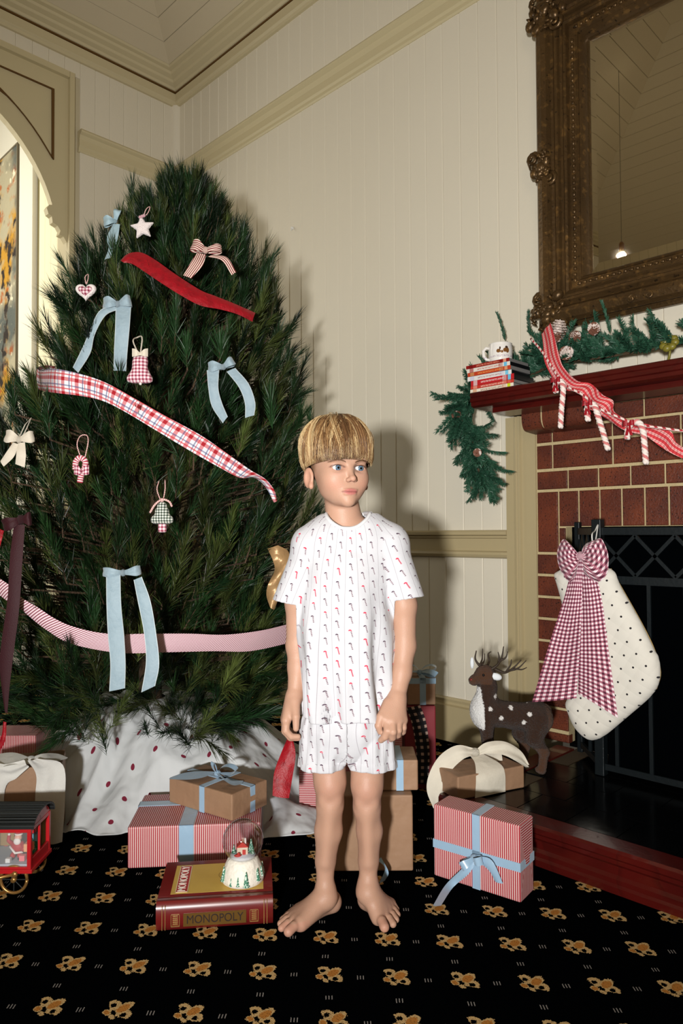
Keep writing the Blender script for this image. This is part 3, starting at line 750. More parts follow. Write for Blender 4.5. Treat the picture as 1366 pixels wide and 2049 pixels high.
M_mug = mat('mug_enamel', srgb(236, 232, 226), .15, coords='Object', coat=.4, pre='a=atan2(x,-y)*.046\nh=z-.042\nn=(noise(160,2)-.5)*.004',
    layers=[('lt(y,0)*max(max(ell(a,h,-.018,.002,.008,.007+n),ell(a,h,.008,.005,.008,.008+n)),max(ell(a,h,-.005,-.001,.006,.005),ell(a,h,.018,.004,.007,.010+n)))', srgb(122, 80, 40)), ('lt(y,0)*max(ell(a,h,-.012,.012,.003,.006),ell(a,h,.014,.016,.006,.005+n))', srgb(60, 38, 28)), ('lt(y,0)*lt(abs(h+.016),.0035)*gt(noise(300,1),.5)*.7', srgb(170, 150, 170))])
b = MB(); b.lathe([(.0, .0005), (.034, .0005), (.041, .004), (.044, .018), (.0455, .05), (.044, .068), (.0425, .074), (.0445, .0775), (.0425, .078), (.0405, .073), (.042, .05), (.040, .012), (0.0, .006)], 32, cap=False)
b.build('body', M_mug, mug, smooth=True)
b = MB(); b.tube([(-.043, 0, .062), (-.056, 0, .064), (-.066, 0, .052), (-.064, 0, .032), (-.054, 0, .020), (-.042, 0, .018)], .006, 10); b.build('handle', M_mug, mug, smooth=True)
facing(mug)
# ------------------------------------------------------------------ fir garland on the mantel
M_fir = mat('fir_needles', srgb(46, 88, 66), .5, coords='Object', layers=[('rnd*.6', srgb(24, 58, 42)), ('clamp((noise(30,2)-.55)*5)*.5', srgb(96, 128, 104))])
M_twig = mat('twig', srgb(70, 54, 34), .8)
def sprig_mesh(seed, L=.11, nl=.024, nn=120):   # flat fir needles round a twig
    rs = np.random.RandomState(seed); V = []; Fc = []; bend = rs.uniform(-.02, .02, 2)
    def ax(t): return np.array([bend[0]*t*t*3, bend[1]*t*t*3-.015*t, L*t])
    for i in range(6):
        pass
    nseg = 5
    for i in range(nseg+1):
        p = ax(i/nseg); r = .0018*(1-.5*i/nseg)
        for q in (0, 2.09, 4.19): V.append(p+np.array([r*math.cos(q), r*math.sin(q), 0]))
    for i in range(nseg):
        for j in range(3): Fc.append((i*3+j, i*3+(j+1) % 3, i*3+3+(j+1) % 3, i*3+3+j))
    for k in range(nn):
        t = rs.uniform(.02, 1); p = ax(t); q = rs.uniform(0, 2*PI); el = rs.uniform(.5, .95)
        d = np.array([math.cos(q)*math.sin(el), math.sin(q)*math.sin(el)*.8, math.cos(el)]); l = nl*rs.uniform(.7, 1.15)*(1-.25*t)
        s = np.cross(d, rs.normal(size=3)); s /= np.linalg.norm(s)+1e-9; w = .0014; b0 = len(V)
        V += [p-s*w, p+s*w, p+d*l*.8+s*w*.9, p+d*l, p+d*l*.8-s*w*.9]; Fc += [(b0, b0+1, b0+2, b0+4), (b0+2, b0+3, b0+4)]
    return mesh_from('sprig', V, Fc)
SPR = [sprig_mesh(i, .105+.015*(i % 3), .027, 260) for i in range(6)]
for me in SPR: me.materials.append(M_fir)
gar = empty('fir_garland', (-1.2, 2.42, SHZ1), label='artificial fir garland with frosted pine cones draped along the mantel and over its end', cat='garland')
gx = np.array([-1.2, 2.42, SHZ1])
Gp = [(-.45, 2.43, 1.53), (-.75, 2.44, 1.53), (-.95, 2.45, 1.525), (-1.15, 2.45, 1.53), (-1.30, 2.46, 1.54), (-1.41, 2.505, 1.53), (-1.51, 2.515, 1.515), (-1.615, 2.50, 1.50), (-1.675, 2.44, 1.455), (-1.695, 2.39, 1.39), (-1.655, 2.40, 1.32), (-1.63, 2.40, 1.22), (-1.60, 2.40, 1.13)]
gc = cr(Gp, 8)
b = MB(); b.tube([tuple(p-gx) for p in gc], .006, 6); b.build('stem', M_twig, gar)
GSH = .028
KEEP = [((-1.625, 2.275, SHZ1-.02), (-1.385, 2.440, CTOP+.002)), ((mugp[0]-.075, mugp[1]-.06, CTOP-.01), (mugp[0]+.055, mugp[1]+.06, CTOP+.085)), ((SH0-.003, SHY-.005, SHZ0-.02), (SH1, YB, SHZ1-.002))]
def sprig_clear(p, d, sc):
    for t in np.linspace(0, 1, 9):
        q = p+d*(.135*sc*t); m_ = .024*sc*(1-.3*t) if t > .05 else .020
        for lo_, hi_ in KEEP:
            if all(lo_[i]-m_ < q[i]-(GSH if i == 1 else 0) < hi_[i]+m_ for i in range(3)): return False
    return True
rs = np.random.RandomState(3)
for k in range(292):
    t = rs.uniform(0, 1)**.72; f = t*(len(gc)-2); i = int(f); p = gc[i]+(gc[i+1]-gc[i])*(f-i); tg = gc[i+1]-gc[i]; tg /= np.linalg.norm(tg)
    hang = t > .60
    d = rs.normal(size=3); d -= tg*(d@tg); d /= np.linalg.norm(d); d = d*.85+tg*rs.uniform(-.4, .9)
    if not hang:
        d[2] = abs(d[2])*.75-.1; d[1] *= .6
        if p[0] > -1.33 and rs.rand() < .35: d[1] = -abs(d[1])
    if hang: d = d*.62+tg*.75
    d /= np.linalg.norm(d)
    tip = p+d*.12
    if not hang and tip[2] < SHZ1+.012: d[2] += (SHZ1+.02-tip[2])/.12; d /= np.linalg.norm(d)
    tip = p+d*.16
    if tip[1] > YB-.05: d[1] -= (tip[1]-YB+.06)/.14; d /= np.linalg.norm(d)
    if tip[2] > 1.63: d[2] -= (tip[2]-1.63)/.12; d /= np.linalg.norm(d)
    sc = rs.uniform(.85, 1.15)*(.95 if not hang else .92)
    for tr_ in range(60):
        if sprig_clear(p, d, sc): break
        d = rs.normal(size=3); d[1] = abs(d[1])*.5+.05 if -1.66 < p[0] < -1.36 else d[1]; d[2] = abs(d[2])*.8 if not hang else d[2]; d /= np.linalg.norm(d); sc = max(.5, sc*.98)
        if p[1]+d[1]*.14*sc > YB-.045: d[1] = -.1; d /= np.linalg.norm(d)
    else: continue
    o = meshobj('sprig', SPR[k % 6], None, gar)
    o.rotation_mode = 'QUATERNION'; o.rotation_quaternion = Vector(d).to_track_quat('Z', 'Y') @ Matrix.Rotation(rs.uniform(0, 6), 3, 'Z').to_quaternion()
    o.location = p-gx; o.scale = (sc, sc, sc)
for (px_, py_, Y, ln) in ((1018, 655, 2.53, .13), (1068, 645, 2.50, .15), (1228, 640, 2.5, .12)):
    p = WY(px_, py_+30, Y); o = meshobj('sprig', SPR[px_ % 6], None, gar); o.location = p-gx
    d = Vector((-.1, 0, 1)) if py_ < 700 else Vector((-.8, -.2, -.35)); o.rotation_mode = 'QUATERNION'; o.rotation_quaternion = d.to_track_quat('Z', 'Y'); o.scale = (.6, .6, .9)
M_cone = mat('cone_scale', srgb(120, 78, 60), .7, coords='Object', layers=[('gt(noise(40,2)+z*4,.62)*.85', srgb(228, 214, 205))])
def pinecone(L, R):
    b = MB(); b.lathe([(0, 0), (R*.5, L*.1), (R*.6, L*.4), (R*.3, L*.85), (0, L)], 10, cap=False)
    for i in range(9):
        z = L*(.06+.1*i); rr = R*math.sin(PI*(.18+.72*i/9))*.95
        for j in range(8):
            q = j*PI/4+i*.42; c, s = math.cos(q), math.sin(q); w = R*.36
            b.add([(c*rr*.4-s*w*.5, s*rr*.4+c*w*.5, z), (c*rr*.4+s*w*.5, s*rr*.4-c*w*.5, z), (c*rr+s*w, s*rr-c*w, z+L*.05), (c*rr*1.12, s*rr*1.12, z+L*.09), (c*rr-s*w, s*rr+c*w, z+L*.05), (c*rr*.8, s*rr*.8, z+L*.10)], [(0, 1, 2, 4), (2, 3, 4), (2, 5, 3), (3, 5, 4)])
    return b
for (px_, py_, L, R, d) in ((1118, 690, .085, .030, (.35, -.2, .9)), (1150, 690, .05, .02, (.6, -.3, .5)), (1128, 715, .06, .024, (.9, -.4, .1)), (1195, 672, .05, .02, (.3, -.6, .4)), (930, 828, .04, .016, (-.4, -.6, -.3)), (965, 905, .04, .016, (.3, -.7, -.2))):
    p = WY(px_, py_, 2.375); o = pinecone(L, R).build('pine_cone', M_cone, gar); o.location = p-gx; o.rotation_mode = 'QUATERNION'; o.rotation_quaternion = Vector(d).to_track_quat('Z', 'Y')
b = MB()
for k in range(7):
    q = k*.9; b.ball((.018*math.cos(q), .018*math.sin(q)*.6, .018*math.sin(q)), (.014, .010, .012), 8, 6)
b.tube([(0, 0, 0), (.002, 0, -.03), (-.004, 0, -.06)], .004, 6)
o = b.build('gold_berry_pick', mat('gold_green', srgb(120, 112, 40), .4), gar, smooth=True); o.location = WY(1345, 690, 2.38)-gx
gar.location.y -= GSH
# ------------------------------------------------------------------ gingham ribbon and rope of candy canes over the mantel
def gingham(name, dark, mid, light, k, rough=.85):
    return mat(name, light, rough, coords='UV', sheen=.2, pre='a=lt(fract(u*%g),.5)\nc=lt(fract(v*%g+.25),.5)' % (k, k), layers=[('max(a,c)', mid), ('a*c', dark)], bump='noise(900,1)', bump_d=.0003)
M_ging_red = mat('gingham_red', srgb(206, 60, 66), .85, coords='UV', pre='a=lt(fract(v*62),.42)\nc=lt(fract(u*95),.35)', layers=[('a', srgb(236, 190, 186)), ('c*.45', srgb(150, 20, 32)), ('lt(abs(fract(v*62)-.21),.07)*.7', srgb(176, 34, 44))])
A = [(1101, 645), (1108, 672), (1118, 710), (1128, 735), (1155, 762), (1182, 768), (1205, 790), (1226, 802), (1229, 824), (1262, 842), (1300, 850), (1340, 862), (1352, 885), (1385, 905), (1420, 915)]
B = [(1083, 668), (1087, 690), (1090, 724), (1108, 760), (1130, 780), (1160, 786), (1170, 812), (1190, 824), (1213, 838), (1250, 862), (1290, 872), (1320, 893), (1345, 908), (1385, 925), (1420, 935)]
ya = [2.30, 2.27, 2.235, 2.22, 2.215, 2.235, 2.20, 2.225, 2.20, 2.23, 2.24, 2.23, 2.24, 2.25, 2.26]; yb = [2.31, 2.28, 2.245, 2.235, 2.235, 2.205, 2.24, 2.20, 2.235, 2.21, 2.22, 2.24, 2.23, 2.25, 2.26]
PA = cr([WY(*p, y) for p, y in zip(A, ya)], 5); PB = cr([WY(*p, y) for p, y in zip(B, yb)], 5)
b = MB(); b.strip(PA, PB, 8, fold=(.003, (0, 1, 0), 9))
b.build('gingham_ribbon', M_ging_red, smooth=True, label='red and white checked ribbon trailing off the mantel across the brickwork', cat='ribbon')
M_rope = mat('candy_twist', srgb(232, 214, 206), .8, coords='UV', layers=[('lt(fract(v*42+u),.42)', srgb(170, 46, 54))])
cg = empty('candy_cane_garland', tuple(WY(1200, 820, 2.19)), label='twisted red and white cord hung with knitted candy canes below the mantel', cat='garland')
c0 = np.array(cg.location)
rp = cr([WY(*p, y) for p, y in (((1062, 678), 2.30), ((1085, 705), 2.262), ((1125, 765), 2.20), ((1165, 790), 2.188), ((1200, 818), 2.185), ((1240, 836), 2.185), ((1275, 850), 2.19), ((1320, 856), 2.19), ((1366, 862), 2.2), ((1420, 862), 2.2))], 6)
b = MB(); b.tube([tuple(p-c0) for p in rp], .0042, 7); b.build('cord', M_rope, cg, smooth=True)
M_cw, M_crd, M_velr = mat('knit_white', srgb(236, 222, 214), .9, sheen=.3), mat('knit_red', srgb(206, 120, 118), .9, sheen=.3), mat('velvet_red', srgb(150, 4, 22), .5, coords='Object', sheen=.05, layers=[('clamp((noise(35,3)-.5)*5)*.7', srgb(110, 0, 14)), ('clamp((noise(90,2)-.62)*6)*.5', srgb(200, 20, 40))], bump='noise(40,3)+noise(300,2)*.2', bump_d=.004)
def cane(pts, R=.0085):
    P = cr(pts, 14); n = len(P); o = empty('candy_cane', (0, 0, 0)); o.parent = cg; o.empty_display_size = .01
    L = np.r_[0, np.cumsum(np.linalg.norm(np.diff(P, axis=0), axis=1))]
    for s in range(3):
        Q = []
        for i in range(n):
            t = P[min(i+1, n-1)]-P[max(i-1, 0)]; t /= np.linalg.norm(t); a = np.cross(t, (0, 1, .1)); a /= np.linalg.norm(a); c = np.cross(a, t); q = L[i]*210+s*2*PI/3
            Q.append(tuple(P[i]-c0+(a*math.cos(q)+c*math.sin(q))*R*.55))
        m = MB(); m.tube(Q, R*.62, 6); m.build('strand', M_cw if s else M_crd, o, smooth=True)
    # red bow
    m = MB(); top = P[int(n*.72)]-c0+np.array([0, -.012, 0])
    for sx in (-1, 1):
        m.strip([top+np.array([0, 0, .004]), top+np.array([sx*.008, -.006, .012]), top+np.array([sx*.018, -.004, .013]), top+np.array([sx*.012, .003, .006])], [top+np.array([0, 0, -.004]), top+np.array([sx*.008, -.006, -.004]), top+np.array([sx*.019, -.004, -.006]), top+np.array([sx*.012, .003, -.002])], 3)
        m.strip([top+np.array([0, 0, 0]), top+np.array([sx*.004-.003, -.004, -.02]), top+np.array([sx*.008-.003, -.002, -.034])], [top+np.array([sx*.006, 0, 0]), top+np.array([sx*.004+.006, -.004, -.02]), top+np.array([sx*.008+.006, -.002, -.034])], 3)
    m.ball(tuple(top), .005, 8, 6); m.build('bow', M_velr, o, smooth=True)
def cp(l): return [WY(x, y, 2.168) for x, y in l]
cane(cp([(1121, 856), (1123, 820), (1126, 785), (1125, 768), (1117, 762), (1111, 770), (1112, 785)]))
cane(cp([(1216, 900), (1205, 862), (1195, 830), (1190, 814), (1181, 808), (1174, 818), (1176, 842)]))
cane(cp([(1292, 928), (1289, 890), (1286, 862), (1278, 846), (1264, 846), (1256, 860), (1254, 878)]))
# ------------------------------------------------------------------ fire guard
M_iron = mat('guard_iron', srgb(13, 21, 24), .45, .2, coords='Object', bump='noise(80,2)', bump_d=.0006)
M_mesh = mat('guard_mesh', srgb(2, 3, 4), 1.0, spec=0)
G0, G1, G2, G3 = (-1.265, 2.50), (-1.100, 2.315), (-.10, 2.315), (.06, 2.50)
gd = empty('fire_guard', (-.6, 2.40, HZ), label='black iron fire guard with diamond lattice band standing on the hearth', cat='fire guard')
GT = .93-HZ
def gpt(p, z): return (p[0]+.6, p[1]-2.40, z)
def bar(p, q, za, zb, t=.008, nm='rail', depth=.010, par=None):
    a, c = Vector(gpt(p, za)), Vector(gpt(q, zb)); d = c-a; L = d.length; x = d.normalized()
    hz = Vector((x.x, x.y, 0)); n = Vector((-hz.y, hz.x, 0)).normalized() if hz.length > .1 else Vector((0, 1, 0)); u = n.cross(x).normalized()
    m = MB(); V = [tuple(a+x*s*L+n*o*depth/2+u*w*t/2) for s in (0, 1) for o, w in ((-1, -1), (1, -1), (1, 1), (-1, 1))]
    m.add(V, [(0, 1, 2, 3), (4, 5, 6, 7), (0, 1, 5, 4), (1, 2, 6, 5), (2, 3, 7, 6), (3, 0, 4, 7)]); return m.build(nm, M_iron, par or gd)
def lerp(p, q, t): return (p[0]+(q[0]-p[0])*t, p[1]+(q[1]-p[1])*t)
for P_, Q_, nd, vb in ((G0, G1, 4, 1), (G1, G2, 8, 9), (G2, G3, 2, 1)):
    bar(P_, Q_, GT-.012, GT-.012, .024); bar(P_, Q_, GT-.172, GT-.172, .026); bar(P_, Q_, .03, .03, .02)
    for i in range(nd):
        a, c = lerp(P_, Q_, i/nd), lerp(P_, Q_, (i+1)/nd)
        bar(a, c, GT-.026, GT-.158, .011, 'lattice_bar', .006); bar(a, c, GT-.158, GT-.026, .011, 'lattice_bar', .006)
    for i in range(vb):
        a = lerp(P_, Q_, (i+.5)/vb if vb > 1 else .5); bar(a, a, .04, GT-.185, .012, 'upright_bar', .008)
for p, top in ((G0, GT+.022), (G1, GT+.028), (G2, GT+.028), (G3, GT+.022)):
    m = MB(); x, y, _ = gpt(p, 0); r = .016 if p in (G1, G2) else .010; m.box(x-r, x+r, y-r, y+r, .001, top); m.build('post', M_iron, gd, bevel=.002)
m = MB(); a, c = gpt(G1, 0), gpt(G2, 0); m.box(a[0]+.02, c[0]-.02, a[1]+.010, a[1]+.012, .04, GT-.03); m.build('mesh_panel', M_mesh, gd)
# ------------------------------------------------------------------ stocking
SY = 2.225
s0 = WY(1190, 1480, SY)
stk = empty('christmas_stocking', (s0[0], SY, s0[2]), label='cream dotted stocking with a huge burgundy gingham bow hanging on the fire guard', cat='stocking')
def sp(px_, py_, dy=0.0):
    p = WY(px_, py_, SY+dy); return np.array([p[0]-s0[0], dy, p[2]-s0[2]])
out = [(1108, 1148), (1150, 1128), (1221, 1138), (1240, 1172), (1283, 1248), (1308, 1300), (1317, 1316), (1320, 1345), (1317, 1368), (1306, 1388), (1282, 1412), (1258, 1432), (1216, 1467), (1192, 1480), (1172, 1477), (1150, 1455), (1136, 1424), (1132, 1405), (1144, 1385), (1150, 1350), (1143, 1300), (1132, 1240), (1120, 1188)]
o2 = cr([sp(*p)[[0, 2]] for p in out+out[:1]], 3)[:-1]
M_stk = mat('quilted_cream', srgb(220, 216, 205), .9, coords='UV', sheen=.15,
    pre='ca=cos(.23)\nsa=sin(.23)\ns=u*ca+v*sa\nt=v*ca-u*sa\nrw=floor(t/.039)\nqs=fract(s/.039+.5*mod(rw,2))-.5\nqt=fract(t/.039)-.5', layers=[('lt(hyp(qs,qt),.085)', srgb(26, 20, 26))], bump='abs(sin((s+t)*60))+abs(sin((s-t)*60))+noise(40,2)*.6', bump_d=.0009)
me = puff(o2, .032, .05, .005); o = meshobj('sock', me, M_stk, stk)
b = MB(); ed = [sp(1221, 1138, .012), sp(1240, 1172, .012), sp(1283, 1248, .012), sp(1308, 1300, .012), sp(1320, 1345, .012), sp(1312, 1378, .012)]
b.tube([tuple(p) for p in cr(ed, 5)], .0035, 6); b.build('gold_piping', mat('piping', srgb(176, 148, 92), .7), stk, smooth=True)
b = MB(); b.tube([tuple(p) for p in cr([sp(1186, 1095, -.0), sp(1184, 1070, -.02), sp(1190, 1062, .045), sp(1196, 1050, .075), sp(1194, 1064, .04), sp(1190, 1090, -.01)], 5)], .0022, 6); b.build('hanging_loop', mat('loop_white', srgb(230, 230, 225), .7), stk, smooth=True)
M_ging_b = gingham('gingham_burgundy', srgb(84, 28, 50), srgb(172, 104, 122), srgb(244, 228, 232), 76)
bow = empty('bow', (0, 0, 0)); bow.parent = stk
def grid_px(rows, nm, mt, par, f, smooth=True, uvs=None, n=6):
    """surface through rows of (px,py,dy) control points; f maps to local space"""
    R = [cr([f(*p) for p in r], n) for r in rows]
    R = np.array(R); C = np.array([cr(R[:, j], 4) for j in range(R.shape[1])]).transpose(1, 0, 2)
    a, c, _ = C.shape; U = np.zeros((a, c, 2))
    du = np.linalg.norm(np.diff(C, axis=1), axis=2).mean(0); dv = np.linalg.norm(np.diff(C, axis=0), axis=2).mean(1)
    U[:, :, 0] = np.r_[0, np.cumsum(du)][None]; U[:, :, 1] = np.r_[0, np.cumsum(dv)][:, None]
    if uvs: U = uvs(U, C)
    Fc = [(i*c+j, i*c+j+1, (i+1)*c+j+1, (i+1)*c+j) for i in range(a-1) for j in range(c-1)]
    return meshobj(nm, mesh_from(nm, C.reshape(-1, 3), Fc, smooth, U.reshape(-1, 2)), mt, par)
# tails
grid_px([[(1146, 1118, -.050), (1158, 1118, -.046), (1164, 1118, -.052)], [(1130, 1190, -.048), (1148, 1190, -.058), (1164, 1190, -.050)], [(1098, 1290, -.050), (1130, 1295, -.042), (1160, 1290, -.052)], [(1064, 1405, -.050), (1110, 1402, -.060), (1153, 1397, -.050)]], 'tail', M_ging_b, bow, sp)
grid_px([[(1156, 1118, -.044), (1172, 1118, -.052), (1184, 1122, -.046)], [(1160, 1200, -.046), (1180, 1200, -.058), (1203, 1196, -.046)], [(1158, 1300, -.046), (1186, 1300, -.05), (1217, 1300, -.046)], [(1156, 1388, -.046), (1190, 1408, -.056), (1236, 1437, -.046)]], 'tail', M_ging_b, bow, sp)
def fan(outl, kx, ky, nm):
    n = 44; oc = cr([np.array(p, float) for p in outl], 12); oc = oc[np.linspace(0, len(oc)-1, n).astype(int)]
    rows = 12; V = []; U = []
    for i, p in enumerate(oc):
        pl = math.sin(i/n*2*PI*7)
        for r in range(rows):
            t = r/(rows-1); x = kx+(p[0]-kx)*t; y = ky+(p[1]-ky)*t
            dy = -.050-.035*math.sin(t*PI*.9)-.006*pl*t**.7
            V.append(sp(x, y, dy)); U.append((t*.075, i/n*.17*(.35+.65*t)))
    Fc = [(i*rows+r, i*rows+r+1, (i+1)*rows+r+1, (i+1)*rows+r) for i in range(n-1) for r in range(rows-1)]
    meshobj(nm, mesh_from(nm, V, Fc, True, U), M_ging_b, bow)
fan([(1150, 1100), (1140, 1088), (1127, 1079), (1118, 1092), (1114, 1110), (1117, 1130), (1125, 1148), (1140, 1166), (1152, 1150)], 1160, 1112, 'loop')
fan([(1164, 1098), (1172, 1088), (1186, 1082), (1201, 1077), (1210, 1090), (1216, 1108), (1217, 1130), (1213, 1150), (1198, 1164), (1180, 1158), (1168, 1148)], 1162, 1112, 'loop')
m = MB(); k = sp(1161, 1112, -.056); m.ball(tuple(k), (.014, .012, .014), 12, 8); m.build('knot', M_ging_b, bow, smooth=True)
# ------------------------------------------------------------------ plush deer on the hearth
def deer():
    base = W(1028, 1552, 2.45); e = empty('plush_deer', (base[0], base[1], HZ+.0022), label='brown plush spotted deer with dark antlers standing on the tiled hearth', cat='deer'); facing(e)
    s = 1.67e-3
    def L(x, y, d=0.0): return np.array([(x-1030)*s, d, (1553-y)*s])
    h = .0036
    f = Field(rng(-.19, .17, h), rng(-.10, .10, h), rng(-.01, .40, h))
    # trunk
    f.cone(L(975, 1434), L(1030, 1442), .050, .040, .0); f.cone(L(1030, 1442), L(1076, 1441), .040, .045, .02); f.ell(L(1081, 1444), (.038, .045, .043), .02)
    f.ell(L(968, 1436), (.036, .044, .052), .02)
    # neck and head
    f.cone(L(972, 1422), L(978, 1385), .040, .030, .02); f.cone(L(978, 1385), L(976, 1362), .030, .029, .015)
    f.ell(L(974, 1358), (.034, .030, .030), .012); f.cone(L(968, 1362, -.006), L(950, 1368, -.018), .022, .017, .012); f.ell(L(948, 1369, -.02), (.016, .016, .015), .006)
    # legs
    for dy, dx in ((-.030, 0), (.030, 10)):
        f.cone(L(972+dx, 1452, dy), L(973+dx, 1500, dy), .026, .016, .015); f.cone(L(973+dx, 1500, dy), L(972+dx, 1546, dy), .016, .013, .006); f.ell(L(970+dx, 1548, dy)+np.array([0, 0, .006]), (.017, .014, .012), .006)
    for dy, dx in ((-.032, 0), (.034, -28)):
        f.cone(L(1078+dx*.3, 1448, dy*.8), L(1066+dx*.6, 1482, dy), .044, .028, .02); f.cone(L(1066+dx*.6, 1482, dy), L(1086+dx, 1510, dy), .024, .017, .015)
        f.cone(L(1086+dx, 1510, dy), L(1081+dx, 1546, dy), .016, .013, .008); f.ell(L(1078+dx, 1548, dy)+np.array([0, 0, .006]), (.018, .014, .012), .006)
    f.cone(L(1096, 1430), L(1098, 1452), .016, .010, .01)   # tail
    V, Q = f.mesh(); V = smooth_mesh(V, Q, 1)
    # plush relief
    rs = np.random.RandomState(5); C = V.mean(0)
    nz = np.sin(V[:, 0]*310+np.sin(V[:, 2]*240)*2)*np.sin(V[:, 2]*290+np.sin(V[:, 1]*260)*2)*np.sin(V[:, 1]*300)
    V = V+rs.normal(0, .0007, V.shape)
    me = fast_mesh('body', V, Q); col = np.tile(np.array(srgb(56, 38, 28)[:3]), (len(V), 1))
    px_, py_ = V[:, 0]/s+1030, 1553-V[:, 2]/s
    mk = np.clip((nz+.3), 0, 1)[:, None]; col = col*(1-mk*.4)+mk*.4*np.array(srgb(34, 20, 15)[:3])
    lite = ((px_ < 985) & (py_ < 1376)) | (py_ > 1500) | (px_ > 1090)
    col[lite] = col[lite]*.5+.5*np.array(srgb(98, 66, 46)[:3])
    wh = (px_ + (py_-1385)*-.10 < 962) & (py_ > 1382) & (py_ < 1462) & (px_ < 966); col[wh] = srgb(228, 228, 226)[:3]
    for x, y in ((978, 1422), (1021, 1422), (1056, 1433), (992, 1400), (1057, 1411), (1045, 1450), (1000, 1440)):
        col[(np.hypot(px_-x, py_-y) < 4.2) & (V[:, 1] < .0)] = srgb(235, 232, 228)[:3]
    set_col(me, col); meshobj('body', me, mat('plush', (.1, .05, .03), .95, attr='Col', coords='Object', sheen=.12, spec=.2, bump='noise(260,3)', bump_d=.006), e)
    M_ant = mat('antler', srgb(48, 36, 24), .6); m = MB()
    def br(pts, r0, r1): P = cr([L(*p) for p in pts], 5); m.tube([tuple(q) for q in P], [r0+(r1-r0)*i/(len(P)-1) for i in range(len(P))], 6)
    br([(984, 1348, -.012), (996, 1338, -.02), (1004, 1322, -.03), (1008, 1300, -.03)], .006, .0018); br([(1002, 1328, -.028), (1012, 1322, -.03), (1016, 1310, -.03)], .004, .0015); br([(998, 1336, -.022), (1000, 1322, -.02), (998, 1312, -.02)], .004, .0015)
    br([(990, 1346, -.012), (1010, 1352, -.03), (1026, 1340, -.045), (1040, 1325, -.05)], .006, .0018); br([(1018, 1347, -.038), (1034, 1342, -.045), (1050, 1326, -.05)], .0045, .0015); br([(1012, 1350, -.034), (1020, 1336, -.04), (1022, 1325, -.04)], .004, .0015); br([(1026, 1342, -.045), (1040, 1344, -.05), (1051, 1340, -.05)], .0035, .0013)
    br([(972, 1346, .014), (964, 1342, .02), (957, 1330, .025), (960, 1314, .03)], .006, .0018); br([(966, 1343, .02), (972, 1330, .03), (973, 1310, .03)], .0045, .0015); br([(970, 1342, .02), (976, 1334, .03), (977, 1320, .03)], .004, .0015); br([(978, 1346, .012), (986, 1336, .03), (984, 1322, .03), (990, 1316, .03)], .005, .0015)
    m.build('antlers', M_ant, e, smooth=True)
    m = MB(); R_ = Matrix.Rotation(.25, 3, 'Y'); m.ball(tuple(L(993, 1361, -.022)), (.021, .008, .012), 12, 8, R_); m.build('ear', mat('ear_white', srgb(226, 232, 236), .9, sheen=.4), e, smooth=True)
    m = MB(); m.ball(tuple(L(950, 1338, .02)), (.007, .007, .020), 12, 8); m.build('ear', MATS['ear_white'], e, smooth=True)
    m = MB(); m.ball(tuple(L(943, 1366, -.028)), (.006, .006, .005), 10, 8); m.build('nose', mat('nose_red', srgb(110, 40, 34), .4), e, smooth=True)
    m = MB(); m.ball(tuple(L(967, 1357, -.030)), .0048, 10, 8); m.build('eye', mat('eye_black', (.005, .005, .006), .08), e, smooth=True)
deer()
# ================================================================== TREE
TD = 2.72
TROWS = np.array([(.12, 300, .40), (.22, 300, .50), (.35, 300, .57), (.5, 300, .61), (.8, 302, .645), (1.1, 310, .63), (1.3, 318, .59), (1.43, 332, .54), (1.65, 348, .46), (1.85, 355, .37), (2.0, 362, .25), (2.12, 368, .175), (2.22, 382, .09), (2.27, 392, .04), (2.36, 396, .02)])
tb = W(300, 1500, TD); TB = np.array([tb[0], tb[1], 0.0])
def t_axis(z):
    p = np.interp(z, TROWS[:, 0], TROWS[:, 1]); return TB+RH*((p-300)/FPX*TD)+np.array([0, 0, z])
def t_rad(z): return float(np.interp(z, TROWS[:, 0], TROWS[:, 2]))
def tree_hit(px_, py_, off=.03):
    """depth at which the line of sight meets the outside of the foliage"""
    best = TD
    for d in np.linspace(1.8, 2.9, 221):
        p = W(px_, py_, d); a = t_axis(p[2])
        if np.hypot(p[0]-a[0], p[1]-a[1]) <= t_rad(p[2])+off: best = d; break
    return best
tree = empty('christmas_tree', tuple(TB), label='tall bushy green pine christmas tree with long needles in the corner', cat='christmas tree')
M_bark = mat('bark', srgb(74, 56, 40), .9, coords='Object', bump='noise(60,3)', bump_d=.01)
b = MB(); zz = np.linspace(.0, 2.25, 14); b.tube([tuple(t_axis(z)-TB) for z in zz], [.045*(1-z/2.6)+.004 for z in zz], 10); b.build('trunk', M_bark, tree, smooth=True)
rs = np.random.RandomState(11)
SH = []      # base, tip, needle length, count, colour
GOLD = 2.39996
n_sh = 2700
for k in range(n_sh):
    z = .27+1.93*(rs.rand()**1.10); th = rs.uniform(0, 2*PI); R = t_rad(z)*(1+.09*math.sin(3*th+7*z)+.07*math.sin(7*th-11*z)+.05*math.sin(13*th+23*z))
    q = rs.rand(); u = 1-.55*q*q
    a = t_axis(z); o = np.array([math.cos(th), math.sin(th), 0])
    L = rs.uniform(.10, .18)*(1 if z > .4 else 1.1)
    upw = rs.uniform(.75, 1.25) if z > .48 else rs.uniform(.05, .8)
    if z > 1.7: upw += .6
    d = o*rs.uniform(.35, .75)+np.array([0, 0, upw])+rs.normal(0, .22, 3); d /= np.linalg.norm(d)
    base = a+o*max(R*u-.06, 0)-d*L*.45; tip = base+d*L
    if tip[2] < .24 or base[2] < .2: continue
    g = rs.rand(); br = .22+.62*rs.rand()**1.4
    c = np.array(srgb(40, 66, 30)[:3])*(1-g)+np.array(srgb(92, 104, 50)[:3])*g if g > .68 else np.array(srgb(24, 54, 28)[:3])*(1-g)+np.array(srgb(48, 80, 38)[:3])*g
    SH.append((base, tip, rs.uniform(.055, .085), int(rs.uniform(80, 135)), c*br))
